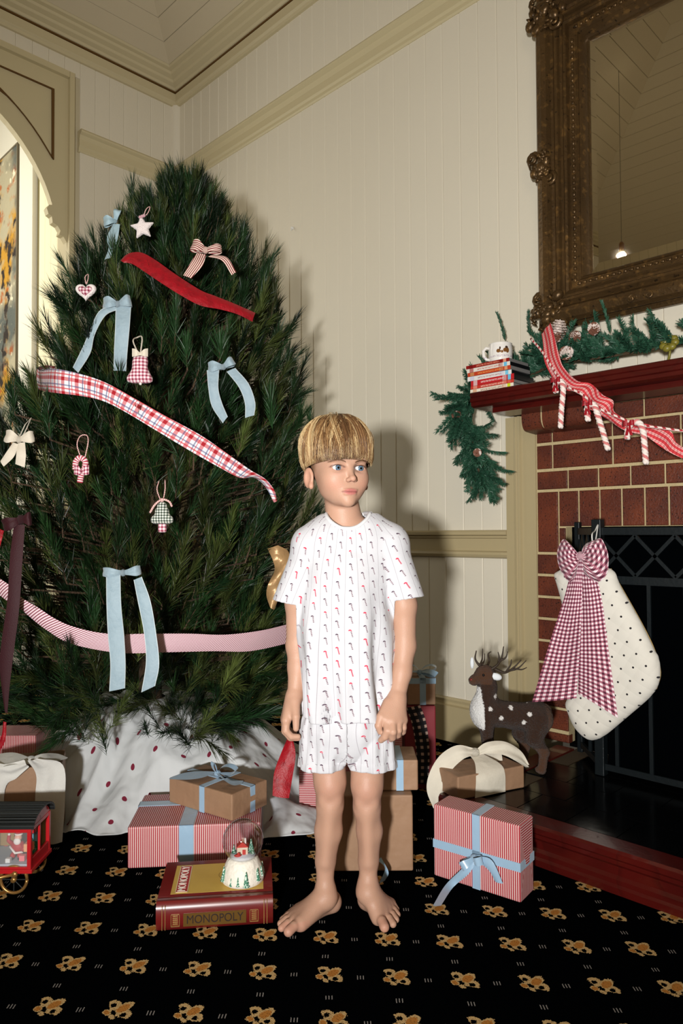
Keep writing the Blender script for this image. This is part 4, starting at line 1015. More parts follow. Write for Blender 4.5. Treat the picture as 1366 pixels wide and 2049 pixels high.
for (px_, py0, py1, D) in ((395, 440, 362, 2.72), (378, 450, 376, 2.68), (412, 455, 380, 2.70), (420, 450, 375, 2.75), (360, 450, 375, 2.62), (268, 470, 368, 2.62), (262, 480, 400, 2.60), (300, 480, 385, 2.66), (440, 480, 400, 2.75), (455, 500, 425, 2.72), (478, 520, 455, 2.72), (543, 640, 565, 2.72), (552, 690, 600, 2.75), (530, 600, 540, 2.7), (330, 470, 380, 2.65), (240, 520, 430, 2.60), (205, 560, 505, 2.6), (185, 590, 520, 2.6), (155, 640, 580, 2.55), (122, 700, 610, 2.55), (115, 760, 690, 2.5), (60, 850, 770, 2.45), (22, 860, 780, 2.42), (600, 860, 800, 2.75), (620, 900, 830, 2.75), (575, 760, 700, 2.75), (350, 700, 610, 2.25), (375, 740, 690, 2.2), (440, 720, 690, 2.25), (545, 860, 800, 2.35), (100, 880, 800, 2.2), (30, 830, 790, 2.3)):
    p0, p1 = W(px_, py0, D), W(px_+rs.uniform(-6, 6), py1, D); c = np.array(srgb(46, 82, 44)[:3])*rs.uniform(.4, .8)
    SH.append((p0, p1, rs.uniform(.06, .085), 150, c))
NV = []; NC = []
for base, tip, nl, cnt, c in SH:
    d = tip-base; L = np.linalg.norm(d); d = d/L
    a = np.cross(d, (.3, .5, .8)); a /= np.linalg.norm(a); e = np.cross(d, a)
    t = rs.rand(cnt)**.75; q = rs.uniform(0, 2*PI, cnt); sp_ = rs.uniform(.28, .75, cnt)*(1.15-.75*t)
    dr = d[None]*np.cos(sp_)[:, None]+(a[None]*np.cos(q)[:, None]+e[None]*np.sin(q)[:, None])*np.sin(sp_)[:, None]
    dr[:, 2] -= .06*rs.rand(cnt)
    p = base[None]+d[None]*(t*L)[:, None]; l = nl*rs.uniform(.7, 1.2, cnt)
    s = np.cross(dr, rs.normal(size=(cnt, 3))); s /= np.linalg.norm(s, axis=1)[:, None]+1e-9; w = .00085
    sag = np.zeros((cnt, 3)); sag[:, 2] = -.12*l*rs.rand(cnt)
    m1 = p+dr*(l*.55)[:, None]
    tri = np.stack([p-s*w, p+s*w, m1+s*w*.9, m1-s*w*.9, p+dr*l[:, None]+sag], 1)
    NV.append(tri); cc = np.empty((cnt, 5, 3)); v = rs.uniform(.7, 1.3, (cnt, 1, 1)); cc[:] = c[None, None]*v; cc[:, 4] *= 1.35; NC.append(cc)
NV = np.concatenate(NV).reshape(-1, 3); NC = np.concatenate(NC).reshape(-1, 3); nn = len(NV)//5; bi = np.arange(nn)[:, None]*5
NV[:, 2] = np.maximum(NV[:, 2], .012)
def mixed_mesh(name, V, quads, tris):
    me = bpy.data.meshes.new(name); me.vertices.add(len(V)); me.vertices.foreach_set('co', V.astype(np.float32).ravel())
    li = np.concatenate([quads.ravel(), tris.ravel()]).astype(np.int32); me.loops.add(len(li)); me.loops.foreach_set('vertex_index', li)
    me.polygons.add(len(quads)+len(tris)); st = np.r_[np.arange(len(quads))*4, len(quads)*4+np.arange(len(tris))*3].astype(np.int32)
    me.polygons.foreach_set('loop_start', st); me.polygons.foreach_set('loop_total', np.r_[np.full(len(quads), 4), np.full(len(tris), 3)].astype(np.int32))
    me.update(calc_edges=True); return me
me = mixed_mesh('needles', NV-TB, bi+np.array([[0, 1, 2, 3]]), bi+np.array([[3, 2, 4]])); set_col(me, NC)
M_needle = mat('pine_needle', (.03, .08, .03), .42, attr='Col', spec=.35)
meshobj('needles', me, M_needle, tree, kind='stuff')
b = MB()
for base, tip, nl, cnt, c in SH:
    if rs.rand() < .55 and base[2] > .5:
        a = t_axis(max(base[2]-.08, .1)); pts = [base*.55+a*.45, base, tip]
        b.tube([tuple(p-TB) for p in pts], [.004, .003, .0015], 3, caps=False)
b.build('twigs', M_bark, tree, kind='stuff')
# ------------------------------------------------------------------ ribbons and ornaments on the tree
M_blue = mat('ribbon_blue', srgb(142, 162, 172), .6, coords='UV', sheen=.25, layers=[('gt(abs(fract(v*1)-.5),2)', (1, 1, 1)), ('clamp((noise(40,2)-.5)*4)*.35', srgb(122, 146, 160))], bump='noise(60,2)*1.5+noise(700,1)*.2', bump_d=.002)
M_blue_edge = mat('ribbon_blue_edge', srgb(190, 200, 202), .6)
M_velvet = M_velr
M_dkvel = mat('velvet_burgundy', srgb(46, 1, 10), .7, sheen=.02, coords='UV', bump='noise(300,2)', bump_d=.001)
M_plaid = mat('plaid_ribbon', srgb(226, 224, 228), .8, coords='UV', pre='a=fract(u/.042)\nc=fract(v/.0425+.5)', layers=[
    ('lt(abs(a-.25),.14)*.75', srgb(186, 40, 52)), ('lt(abs(c-.28),.13)*.75', srgb(186, 40, 52)), ('lt(abs(a-.25),.14)*lt(abs(c-.28),.13)', srgb(160, 14, 30)), ('lt(abs(a-.72),.05)*.7', srgb(60, 74, 120)), ('lt(abs(c-.72),.05)*.7', srgb(60, 74, 120)), ('lt(abs(a-.9),.03)*.8', srgb(190, 40, 50)), ('lt(abs(c-.95),.05)*.8', srgb(190, 40, 50)), ('gt(abs(v),.0395)', srgb(176, 26, 40))])
M_tick = mat('ticking_ribbon', srgb(226, 200, 206), .85, coords='UV', layers=[('lt(fract((u*.72+v*.55)*170),.40)', srgb(126, 52, 70))])
M_sbow = mat('striped_bow_cloth', srgb(226, 206, 190), .85, coords='UV', layers=[('lt(fract(v*165),.5)', srgb(122, 38, 46))])
M_linen = mat('linen', srgb(214, 204, 186), .95, coords='UV', bump='noise(500,1)', bump_d=.0012)
M_goldrib = mat('gold_ribbon', srgb(176, 140, 96), .4, .25, coords='UV', bump='noise(50,2)', bump_d=.003)
def strip_tree(A, B, name, mt, label, cat='ribbon', off=.035, n=6, bulge=.006, dA=None, dB=None, k=5, **kw):
    da = dA or [tree_hit(*p, off) for p in A]; db = dB or [tree_hit(*p, off) for p in B]
    PA = cr([W(*p, d) for p, d in zip(A, da)], k); PB = cr([W(*p, d) for p, d in zip(B, db)], k)
    b = MB(); b.strip(PA, PB, n, bulge=-FH*bulge); return b.build(name, mt, smooth=True, label=label, cat=cat, **kw)
A = [(112, 733), (90, 731), (76, 735), (80, 741), (110, 738), (160, 748), (210, 765), (265, 795), (330, 832), (400, 870), (455, 908), (500, 940), (530, 958), (548, 980), (554, 1003)]
B = [(112, 745), (90, 748), (74, 768), (80, 780), (110, 786), (160, 792), (205, 802), (250, 824), (310, 860), (380, 902), (440, 936), (480, 956), (508, 956), (530, 973), (548, 1006)]
dd = [2.52, 2.47, 2.41, 2.37]+[tree_hit(x, y, .075) for x, y in A[4:]]
strip_tree(A, B, 'plaid_ribbon', M_plaid, 'red and white plaid ribbon swagged across the middle of the tree', dA=dd, dB=dd)
A = [(240, 522), (252, 510), (266, 505), (285, 506), (312, 521), (350, 548), (400, 580), (430, 592), (470, 608), (511, 626)]
B = [(248, 526), (256, 526), (268, 530), (288, 543), (322, 566), (360, 590), (400, 611), (440, 619), (475, 629), (505, 644)]
strip_tree(A, B, 'velvet_ribbon', M_velvet, 'bright red velvet ribbon swagged diagonally below the white star', off=.055, k=7)
A = [(-30, 1140), (-5, 1155), (20, 1172), (45, 1197), (75, 1215), (110, 1238), (150, 1255), (215, 1268), (300, 1268), (380, 1268), (450, 1270), (520, 1262), (572, 1250), (610, 1240)]
B = [(-30, 1172), (-5, 1188), (18, 1205), (40, 1218), (72, 1245), (98, 1264), (132, 1284), (182, 1298), (250, 1307), (340, 1305), (430, 1303), (500, 1303), (575, 1287), (612, 1275)]
strip_tree(A, B, 'ticking_ribbon', M_tick, 'pale pink finely striped ribbon swagged low round the tree', off=.05)
A = [(535, 1098), (546, 1122), (549, 1142), (536, 1170), (533, 1192), (540, 1215)]; B = [(556, 1091), (577, 1104), (577, 1130), (573, 1160), (561, 1186), (549, 1220)]
strip_tree(A, B, 'gold_ribbon', M_goldrib, 'crumpled gold ribbon sticking out of the tree behind the boy', dA=[2.36, 2.33, 2.36, 2.32, 2.35, 2.33], dB=[2.33, 2.36, 2.32, 2.36, 2.33, 2.35], bulge=.012)
strip_tree([(579, 1468), (561, 1510), (548, 1548), (545, 1592)], [(585, 1475), (591, 1512), (584, 1560), (578, 1597)], 'velvet_ribbon', M_velvet, 'bright red velvet ribbon end hanging down over the white tree skirt', dA=[2.12, 2.10, 2.08, 2.06], dB=[2.11, 2.09, 2.08, 2.06])
class Orn:
    def __init__(s, name, kx, ky, label, cat, off=.03, group=None, D=None):
        s.kx, s.ky = kx, ky; s.D = D or tree_hit(kx, ky, off); s.s = s.D/FPX
        s.e = empty(name, tuple(W(kx, ky, s.D)), label=label, cat=cat, group=group); facing(s.e); s.sh = (kx-683)/FPX
    def f(s, x, y, dy=0.0):
        z = s.s*(1+dy/s.D); return np.array([(x-s.kx)*z+s.sh*dy, dy, (s.ky-y)*z])
    def poly(s, pts): return [tuple(s.f(x, y)[[0, 2]]) for x, y in pts]
    def loop(s, tip, hh, hk, mt, nm='loop', bulge=.022):
        kx, ky = s.kx, s.ky; tx, ty = tip; d = np.array([tx-kx, ty-ky], float); L = np.linalg.norm(d); d /= L; p = np.array([-d[1], d[0]])
        A = []; B = []
        for t, h, dy in ((0, hk, -.004), (.3, hh*.62, -bulge*.8), (.7, hh, -bulge), (1, hh*.85, -.004), (.75, hh*.9, .008), (.3, hh*.5, .008), (0, hk, .003)):
            c = np.array([kx, ky])+d*L*t; a, e = c-p*h, c+p*h; A.append(s.f(a[0], a[1], dy)); B.append(s.f(e[0], e[1], dy))
        b = MB(); b.strip(cr(A, 4), cr(B, 4), 5, fold=(.0022, (0, 1, 0), 8)); return b.build(nm, mt, s.e, smooth=True)
    def tail(s, A, B, mt, dys, nm='tail', edge=None):
        PA = cr([s.f(x, y, d) for (x, y), d in zip(A, dys)], 6); PB = cr([s.f(x, y, d) for (x, y), d in zip(B, dys)], 6)
        b = MB(); b.strip(PA, PB, 5, bulge=(0, -.003, 0)); o = b.build(nm, mt, s.e, smooth=True)
        if edge:
            for P_ in (PA, PB):
                q = MB(); q.tube([tuple(p) for p in P_], .0011, 4); q.build('stitched_edge', edge, o)
        return o
    def knot(s, r, mt, dy=-.006): b = MB(); b.ball(tuple(s.f(s.kx, s.ky, dy)), (r, r*.8, r*1.1), 10, 8); b.build('knot', mt, s.e, smooth=True)
BLUEG = 'blue ribbon bows tied on the tree'
o = Orn('blue_bow', 236, 610, 'pale blue ribbon bow with long tails above the checked bell ornament', 'bow', .095, BLUEG)
o.loop((206, 608), 12, 4, M_blue); o.loop((263, 604), 13, 4, M_blue); o.knot(.010, M_blue)
o.tail([(226, 612), (198, 628), (180, 665), (165, 702), (146, 738)], [(236, 620), (210, 636), (189, 672), (180, 712), (156, 748)], M_blue, [-.006, -.02, -.012, -.02, -.005], edge=M_blue_edge)
o.tail([(232, 616), (231, 660), (229, 705), (228, 748)], [(262, 612), (259, 660), (255, 705), (252, 749)], M_blue, [-.006, -.022, -.014, -.02], edge=M_blue_edge)
o = Orn('blue_bow', 447, 735, 'blue ribbon bow with curving tails beside the plaid ribbon', 'bow', .09, BLUEG)
o.loop((416, 736), 11, 4, M_blue); o.loop((468, 722), 10, 4, M_blue); o.knot(.009, M_blue)
o.tail([(414, 742), (417, 780), (424, 815), (446, 850)], [(438, 738), (436, 780), (443, 808), (455, 838)], M_blue, [-.008, -.02, -.012, -.016], edge=M_blue_edge)
o.tail([(454, 745), (478, 778), (490, 808), (491, 840)], [(470, 738), (497, 772), (510, 808), (508, 835)], M_blue, [-.008, -.02, -.012, -.016], edge=M_blue_edge)
o = Orn('blue_bow', 246, 1146, 'blue ribbon bow with long tails hanging over the pink striped ribbon', 'bow', .075, BLUEG)
o.loop((206, 1144), 10, 4, M_blue); o.loop((282, 1140), 10, 4, M_blue); o.knot(.009, M_blue)
o.tail([(213, 1152), (214, 1210), (217, 1270), (222, 1325), (220, 1380)], [(240, 1150), (242, 1210), (248, 1270), (251, 1325), (250, 1374)], M_blue, [-.010, -.03, -.025, -.035, -.03], edge=M_blue_edge)
o.tail([(268, 1160), (276, 1200), (288, 1260), (293, 1320), (284, 1382)], [(283, 1154), (300, 1200), (311, 1260), (318, 1325), (310, 1370)], M_blue, [-.010, -.03, -.025, -.035, -.03], edge=M_blue_edge)
M_blue_p = mat('ribbon_pale_blue', srgb(160, 186, 196), .6, coords='UV', bump='noise(70,2)', bump_d=.002)
o = Orn('blue_bow', 230, 444, 'sheer pale blue bow at the edge of the tree beside the white star', 'bow', D=2.52, group=BLUEG)
o.loop((207, 446), 10, 3, M_blue_p); o.loop((236, 420), 8, 3, M_blue_p); o.knot(.008, M_blue_p)
o.tail([(226, 450), (214, 480), (217, 500), (209, 525)], [(240, 450), (236, 480), (228, 505), (220, 522)], M_blue_p, [-.004, -.018, -.008, -.014])
o = Orn('striped_bow', 411, 502, 'cream and burgundy striped bow above the bright red velvet ribbon', 'bow', .06)
o.loop((383, 491), 12, 4, M_sbow); o.loop((444, 500), 9, 4, M_sbow); o.knot(.011, M_sbow)
o.tail([(394, 508), (382, 530), (366, 556)], [(412, 512), (405, 538), (382, 562)], M_sbow, [-.008, -.024, -.016])
o.tail([(416, 516), (444, 528), (464, 556)], [(428, 512), (455, 522), (473, 550)], M_sbow, [-.008, -.024, -.016])
o = Orn('linen_bow', 38, 880, 'cream linen bow on a hanging loop at the edge of the tree', 'bow', .05)
o.loop((10, 872), 13, 4, M_linen); o.loop((69, 874), 12, 4, M_linen); o.knot(.010, M_linen)
o.tail([(26, 886), (14, 905), (1, 924)], [(38, 890), (28, 916), (8, 935)], M_linen, [-.008, -.022, -.014]); o.tail([(36, 888), (33, 910), (31, 930)], [(50, 886), (52, 912), (50, 937)], M_linen, [-.008, -.022, -.014])
b = MB(); b.tube([tuple(o.f(*p)) for p in ((38, 876, 0), (50, 850, -.004), (62, 834, .02), (54, 856, -.004), (44, 876, 0))], .0018, 5); b.build('hanging_loop', M_linen, o.e)
o = Orn('burgundy_bow', 42, 1040, 'dark burgundy velvet bow with a very long tail at the side of the tree', 'bow', .06)
o.loop((64, 1038), 14, 5, M_dkvel); o.loop((6, 1052), 13, 5, M_dkvel); o.knot(.013, M_dkvel)
o.tail([(28, 1050), (20, 1120), (16, 1200), (4, 1290), (2, 1340), (12, 1420)], [(50, 1050), (45, 1130), (40, 1215), (30, 1300), (22, 1370), (18, 1425)], M_dkvel, [-.01, -.03, -.045, -.04, -.035, -.03])
o.tail([(10, 1440), (6, 1470), (-6, 1492)], [(16, 1442), (14, 1478), (-2, 1508)], M_velvet, [-.03, -.03, -.03])
o.tail([(0, 1058), (-8, 1075), (-6, 1100)], [(8, 1062), (4, 1080), (0, 1096)], M_velvet, [-.004, -.014, -.008])
# padded ornaments
M_fuzz = mat('white_fleece', srgb(238, 226, 222), .95, coords='Object', sheen=.5, bump='noise(220,3)', bump_d=.006)
M_gp = gingham('gingham_pink', srgb(128, 44, 66), srgb(196, 136, 148), srgb(240, 222, 222), 98)
M_gg = gingham('gingham_green', srgb(36, 48, 40), srgb(128, 138, 126), srgb(232, 230, 218), 130)
M_twist = mat('bakers_twine', srgb(230, 216, 206), .9, coords='UV', layers=[('lt(fract(v*190+u*2),.45)', srgb(168, 48, 62))])
def hang(o, pts, mt=None, r=.0016): b = MB(); b.tube([tuple(p) for p in cr([o.f(*p) for p in pts], 5)], r, 6); b.build('hanging_loop', mt or M_twist, o.e, smooth=True)
o = Orn('star_ornament', 285, 456, 'fluffy white star ornament near the top of the tree', 'ornament', .055)
st = []
for i in range(10):
    r = 26 if i % 2 == 0 else 12.5; q = PI/2+i*PI/5+.12; st.append((285+r*math.cos(q), 456-r*math.sin(q)))
meshobj('star', puff(o.poly(st), .012, .012, .003), M_fuzz, o.e); hang(o, [(287, 434, 0), (292, 420, -.006), (300, 410, .01), (296, 424, .004), (288, 434, 0)])
b = MB(); [b.ball(tuple(o.f(280+i*4, 436-i*1.5, -.008)), .0055, 8, 6) for i in range(3)]; b.build('bead_trim', M_gp, o.e, smooth=True)
o = Orn('heart_ornament', 172, 584, 'pink gingham heart ornament with a fluffy white rim', 'ornament', .055)
def heart(s): return [(172+s*16*math.sin(t)**3*1.22, 583-s*(13*math.cos(t)-5*math.cos(2*t)-2*math.cos(3*t)-math.cos(4*t))*1.12) for t in [2*PI*i/40 for i in range(40)]]
meshobj('fleece_rim', puff(o.poly(heart(1.08)), .009, .006, .0028), M_fuzz, o.e); q = meshobj('heart', puff(o.poly(heart(.78)), .013, .012, .0028), M_gp, o.e); q.location = (0, -.003, 0); hang(o, [(172, 568, 0), (170, 555, -.004), (176, 546, .01), (176, 558, 0), (173, 568, 0)])
o = Orn('bell_ornament', 280, 740, 'pink gingham bell ornament with a cream bow and string loop', 'ornament', .06)
bell = [(268, 712), (292, 712), (296, 722), (296, 738), (303, 752), (306, 760), (301, 766), (280, 768), (258, 765), (253, 759), (257, 750), (264, 738), (265, 722)]
meshobj('bell', puff(o.poly([tuple(p) for p in cr([np.array(p, float) for p in bell+bell[:1]], 3)[:-1]]), .017, .02, .003), M_gp, o.e); b = MB(); b.ball(tuple(o.f(281, 769, -.006)), .0045, 10, 8); b.build('clapper', mat('pearl', srgb(226, 220, 210), .3), o.e, smooth=True)
k0 = (o.kx, o.ky); o.kx, o.ky = 280, 740
for tip in ((264, 706), (296, 706)):
    A_ = [o.f(280, 708, -.016), o.f((280+tip[0])/2, 702, -.024), o.f(tip[0], 699, -.016)]; B_ = [o.f(280, 713, -.016), o.f((280+tip[0])/2, 716, -.024), o.f(tip[0], 716, -.016)]; b = MB(); b.strip(cr(A_, 4), cr(B_, 4), 4); b.build('bow_loop', M_linen, o.e, smooth=True)
hang(o, [(276, 708, -.012), (266, 684, -.016), (274, 673, .01), (284, 676, -.01), (281, 708, -.012)], M_linen, .0022)
o = Orn('candy_cane_ornament', 162, 938, 'small red and white striped candy cane ornament with a checked bow on twine', 'ornament', .07)
pth = [(160, 966), (163, 950), (170, 935), (170, 922), (160, 916), (152, 924), (151, 940)]
P_ = cr([o.f(x, y, 0) for x, y in pth], 6); b = MB(); b.tube([tuple(p) for p in P_], .0085, 10); b.build('cane', mat('cane_stripes', srgb(232, 206, 206), .85, coords='UV', layers=[('lt(fract(v*150),.5)', srgb(168, 50, 70))]), o.e, smooth=True)
for tip in ((148, 944), (178, 940)):
    b = MB(); b.strip(cr([o.f(163, 942, -.014), o.f((163+tip[0])/2, 932, -.022), o.f(tip[0], 932, -.014)], 4), cr([o.f(163, 947, -.014), o.f((163+tip[0])/2, 952, -.022), o.f(tip[0], 950, -.014)], 4), 4); b.build('bow_loop', M_gp, o.e, smooth=True)
hang(o, [(161, 914, 0), (154, 890, -.004), (160, 872, .01), (173, 870, .012), (176, 885, 0), (170, 915, 0)])
o = Orn('tree_ornament', 324, 1026, 'green gingham tree shaped ornament with a pink checked trunk on twine', 'ornament', .07)
tr = [(324, 1002), (333, 1008), (334, 1016), (338, 1020), (338, 1028), (346, 1036), (347, 1044), (340, 1048), (324, 1049), (308, 1048), (301, 1044), (302, 1036), (310, 1028), (310, 1020), (314, 1016), (315, 1008)]
meshobj('tree_body', puff(o.poly(tr), .014, .016, .003), M_gg, o.e); meshobj('trunk', puff(o.poly([(316, 1047), (333, 1047), (333, 1066), (316, 1066)]), .010, .008, .003), M_gp, o.e)
hang(o, [(322, 1003, 0), (314, 980, -.004), (318, 962, .012)]); hang(o, [(326, 1003, 0), (330, 980, -.004), (330, 960, .012)])
b = MB(); b.tube([tuple(p) for p in cr([o.f(300, 1026, -.014), o.f(310, 1010, -.02), o.f(324, 1000, -.018), o.f(338, 1004, -.02), o.f(344, 1014, -.014)], 5)], .0032, 6); b.ball(tuple(o.f(324, 1001, -.018)), .006, 8, 6); b.build('bow', M_twist, o.e, smooth=True)
# ------------------------------------------------------------------ tree skirt
def skirt():
    nr, na = 90, 320; V = []; rsd = np.random.RandomState(4)
    deg = np.array([-180, -120, -90, -53, -38, -18, 4, 15, 40, 90, 140, 180]); rad = np.array([.6, .6, .55, .505, .515, .64, .80, .80, .70, .6, .6, .6])
    ph = rsd.uniform(0, 6, 6)
    for i in range(nr+1):
        t = i/nr
        for j in range(na):
            q = -180+360*j/na; R = np.interp(q, deg, rad)+.016*math.sin(math.radians(q)*13+ph[0])+.01*math.sin(math.radians(q)*23)
            r = .056+(R-.056)*t; a = math.radians(q)
            h = .30*np.interp(t, [0, .3, .55, .8, 1], [1, .93, .62, .22, 0])+.006
            h *= 1+.10*math.sin(a*7+ph[1]+t*2)*t
            f = .026*math.sin(a*11+ph[2]+3*t)*min(1, t*2)*(1.15-t)+.020*math.sin(a*19+t*7+ph[3])*t*(1.1-t)+.016*math.sin(t*16+a*5+ph[4])*t*(1-t)*2
            z = max(h+f, .006+.004*(math.sin(a*31)+1)*(t > .9))
            V.append((r*math.cos(a), r*math.sin(a), z))
    Fc = [(i*na+j, i*na+(j+1) % na, (i+1)*na+(j+1) % na, (i+1)*na+j) for i in range(nr) for j in range(na)]
    Vw = np.array(V)+TB
    for gq_ in GIFTS:      # the cloth is pressed flat under the parcels that stand on it
        q_ = Vw-gq_.org; lx, ly = np.abs(q_@gq_.X)-gq_.w/2, np.abs(q_@gq_.Y-gq_.d/2)-gq_.d/2; ds = np.hypot(np.maximum(lx, 0), np.maximum(ly, 0)); Vw[:, 2] = np.minimum(Vw[:, 2], .0035+1.7*np.maximum(ds-.012, 0))
    V = [tuple(p) for p in (Vw-TB)]
    me = mesh_from('tree_skirt', V, Fc, True, [(v[0], v[1]) for v in V])
    M_sk = mat('skirt_cloth', srgb(204, 207, 208), .9, coords='UV', pre='rw=floor(v/.062)\nqs=fract(u/.105+.5*mod(rw,2)+.12*sin(v*30))-.5\nqt=fract(v/.062)-.5', layers=[('lt(hyp(qs*1.7,qt),.115)', srgb(122, 28, 52))], bump='noise(8,2)*2+noise(20,2)*.35', bump_d=.014)
    o = meshobj('tree_skirt', me, M_sk, label='white cloth tree skirt with red dots heaped round the foot of the tree', cat='tree skirt'); o.location = tuple(TB)
    mo = o.modifiers.new('thick', 'SOLIDIFY'); mo.thickness = .002

# ================================================================== GIFTS AND TOYS
def proj(p):
    v = np.asarray(p, float)-CAM; return np.array([683+FPX*(v@_r2)/(v@_fw), 1024.5-FPX*(v@_u2)/(v@_fw)])
def z_at(p, py_):
    """height above point p (world x,y) at which the line of sight crosses picture row py_"""
    lo, hi = -.5, 3.5
    for _ in range(40):
        m_ = (lo+hi)/2
        if proj((p[0], p[1], m_))[1] > py_: lo = m_
        else: hi = m_
    return lo
M_kraft = mat('kraft_paper', srgb(152, 119, 92), .62, coords='Object', layers=[('clamp((noise(14,3)-.5)*4)*.35', srgb(136, 104, 78)), ('clamp((noise(120,2)-.6)*6)*.25', srgb(170, 136, 106))], bump='noise(11,3)*1.2+noise(40,2)*.2', bump_d=.006)
M_pin = mat('pinstripe_paper', srgb(218, 194, 190), .5, coords='UV', layers=[('lt(fract(u*176),.56)', srgb(168, 44, 54))], bump='noise(8,2)', bump_d=.003)
M_pinh = mat('pinstripe_paper_flat', srgb(218, 194, 190), .5, coords='UV', layers=[('lt(fract(v*176),.56)', srgb(168, 44, 54))], bump='noise(8,2)', bump_d=.003)
M_redpap = mat('red_paper', srgb(122, 30, 40), .55, coords='Object', bump='noise(8,2)', bump_d=.004)
M_satin = mat('satin_blue', srgb(150, 180, 204), .28, coords='UV', sheen=.2, bump='noise(30,2)', bump_d=.002)
M_cream = mat('cream_muslin', srgb(218, 211, 194), .9, coords='UV', bump='noise(14,3)+noise(600,1)*.15', bump_d=.006)
M_whcl = mat('white_muslin', srgb(216, 215, 209), .9, coords='UV', bump='noise(14,3)+noise(600,1)*.15', bump_d=.006)
M_check = mat('black_check', srgb(16, 18, 22), .9, coords='UV', pre='a=lt(fract(u/.024),.42)\nc=lt(fract(v/.024+.3),.42)', layers=[('a*c', srgb(186, 160, 146)), ('a*(1-c)*.35+c*(1-a)*.35', srgb(60, 50, 52))])
GIFTS = []
class Gift:
    def __init__(s, A, B, depth, h, mt, label, name='gift_box', z0=0.0, cat='gift', bev=.004):
        A = np.asarray(A, float); B = np.asarray(B, float); v = B-A; s.w = float(np.hypot(v[0], v[1])); s.d = depth; s.h = h
        m_ = (A+B)/2; s.rz = math.atan2(v[1], v[0])
        s.e = empty(name, (m_[0], m_[1], z0), s.rz, label=label, cat=cat); s.org = np.array([m_[0], m_[1], z0])
        b = MB(); b.box(-s.w/2, s.w/2, 0, depth, 0.0008, h); s.box = b.build('wrapped_box', mt, s.e, bevel=bev)
        GIFTS.append(s)
        s.X = np.array([math.cos(s.rz), math.sin(s.rz), 0]); s.Y = np.array([-math.sin(s.rz), math.cos(s.rz), 0])
    def loc(s, p): q = np.asarray(p)-s.org; return np.array([q@s.X, q@s.Y, q[2]])
    def f(s, x, y, off=.004):     # picture point on the plane just in front of the front face
        r = ray(x, y); n = s.Y; t = ((s.org-CAM)@n-off)/(r@n); return s.loc(CAM+r*t)
    def top(s, x, y, off=.004): return s.loc(WZ(x, y, s.org[2]+s.h+off))
    def dp(s, x, y, d): return s.loc(W(x, y, d))
    def vband(s, x, w, mt, t=.0015):
        b = MB(); a, c = x-w/2, x+w/2; b.box(a, c, -t, 0, .001, s.h+t); b.box(a, c, -t, s.d+t, s.h, s.h+t); b.box(a, c, s.d, s.d+t, .001, s.h+t); b.build('ribbon_band', mt, s.e)
    def dband(s, y, w, mt, t=.0015):
        b = MB(); a, c = y-w/2, y+w/2; W2 = s.w/2; b.box(-W2-t, -W2, a, c, .001, s.h+t); b.box(-W2-t, W2+t, a, c, s.h, s.h+t); b.box(W2, W2+t, a, c, .001, s.h+t); b.build('ribbon_band', mt, s.e)
    def hband(s, z, w, mt, t=.0015):
        b = MB(); a, c = z-w/2, z+w/2; W2 = s.w/2; b.box(-W2-t, W2+t, -t, 0, a, c); b.box(-W2-t, -W2, 0, s.d, a, c); b.box(W2, W2+t, 0, s.d, a, c); b.box(-W2-t, W2+t, s.d, s.d+t, a, c); b.build('ribbon_band', mt, s.e)
    def flap(s, side, mt):
        """folded paper end on the +x or -x face"""
        x = s.w/2*side; t = .0012*side; b = MB(); h, d = s.h, s.d
        b.add([(x, 0.002, .002), (x, d-.002, .002), (x+t, d*.68, h*.48), (x+t, d*.32, h*.48)], [(0, 1, 2, 3)], [(0.002, .002), (d-.002, .002), (d*.68, h*.48), (d*.32, h*.48)])
        b.add([(x, 0.002, h-.002), (x, d-.002, h-.002), (x+2*t, d*.62, h*.44), (x+2*t, d*.38, h*.44)], [(0, 1, 2, 3)], [(.002, 0.002), (.002, d-.002), (h*.5, d*.62), (h*.5, d*.38)])
        b.build('paper_fold', mt, s.e)
    def strip(s, A, B, mt, nm='ribbon_tail', n=5, k=6, bulge=(0, -.003, 0), fold=None):
        b = MB(); b.strip(cr(A, k), cr(B, k), n, bulge=bulge, fold=fold); return b.build(nm, mt, s.e, smooth=True)
    def loop(s, c, tip, hh, hk, mt, lift, nm='ribbon_loop'):
        """loop from knot c to tip; lift = vector of bulge; in local space"""
        c = np.asarray(c, float); tip = np.asarray(tip, float); lift = np.asarray(lift, float); d = tip-c; p = np.cross(d, lift); p /= np.linalg.norm(p)
        A = []; B = []
        for t, h, l in ((0, hk, .1), (.3, hh*.8, .9), (.7, hh, 1.0), (1, hh, .35), (.7, hh*.95, -.15), (.3, hh*.7, -.1), (0, hk, 0)):
            q = c+d*t+lift*l; A.append(q-p*h); B.append(q+p*h)
        return s.strip(A, B, mt, nm, 4, 4, bulge=None)
    def knot(s, c, r, mt): b = MB(); b.ball(tuple(c), (r, r, r*.8), 10, 8); b.build('knot', mt, s.e, smooth=True)
UP = np.array([0, 0, 1.0])
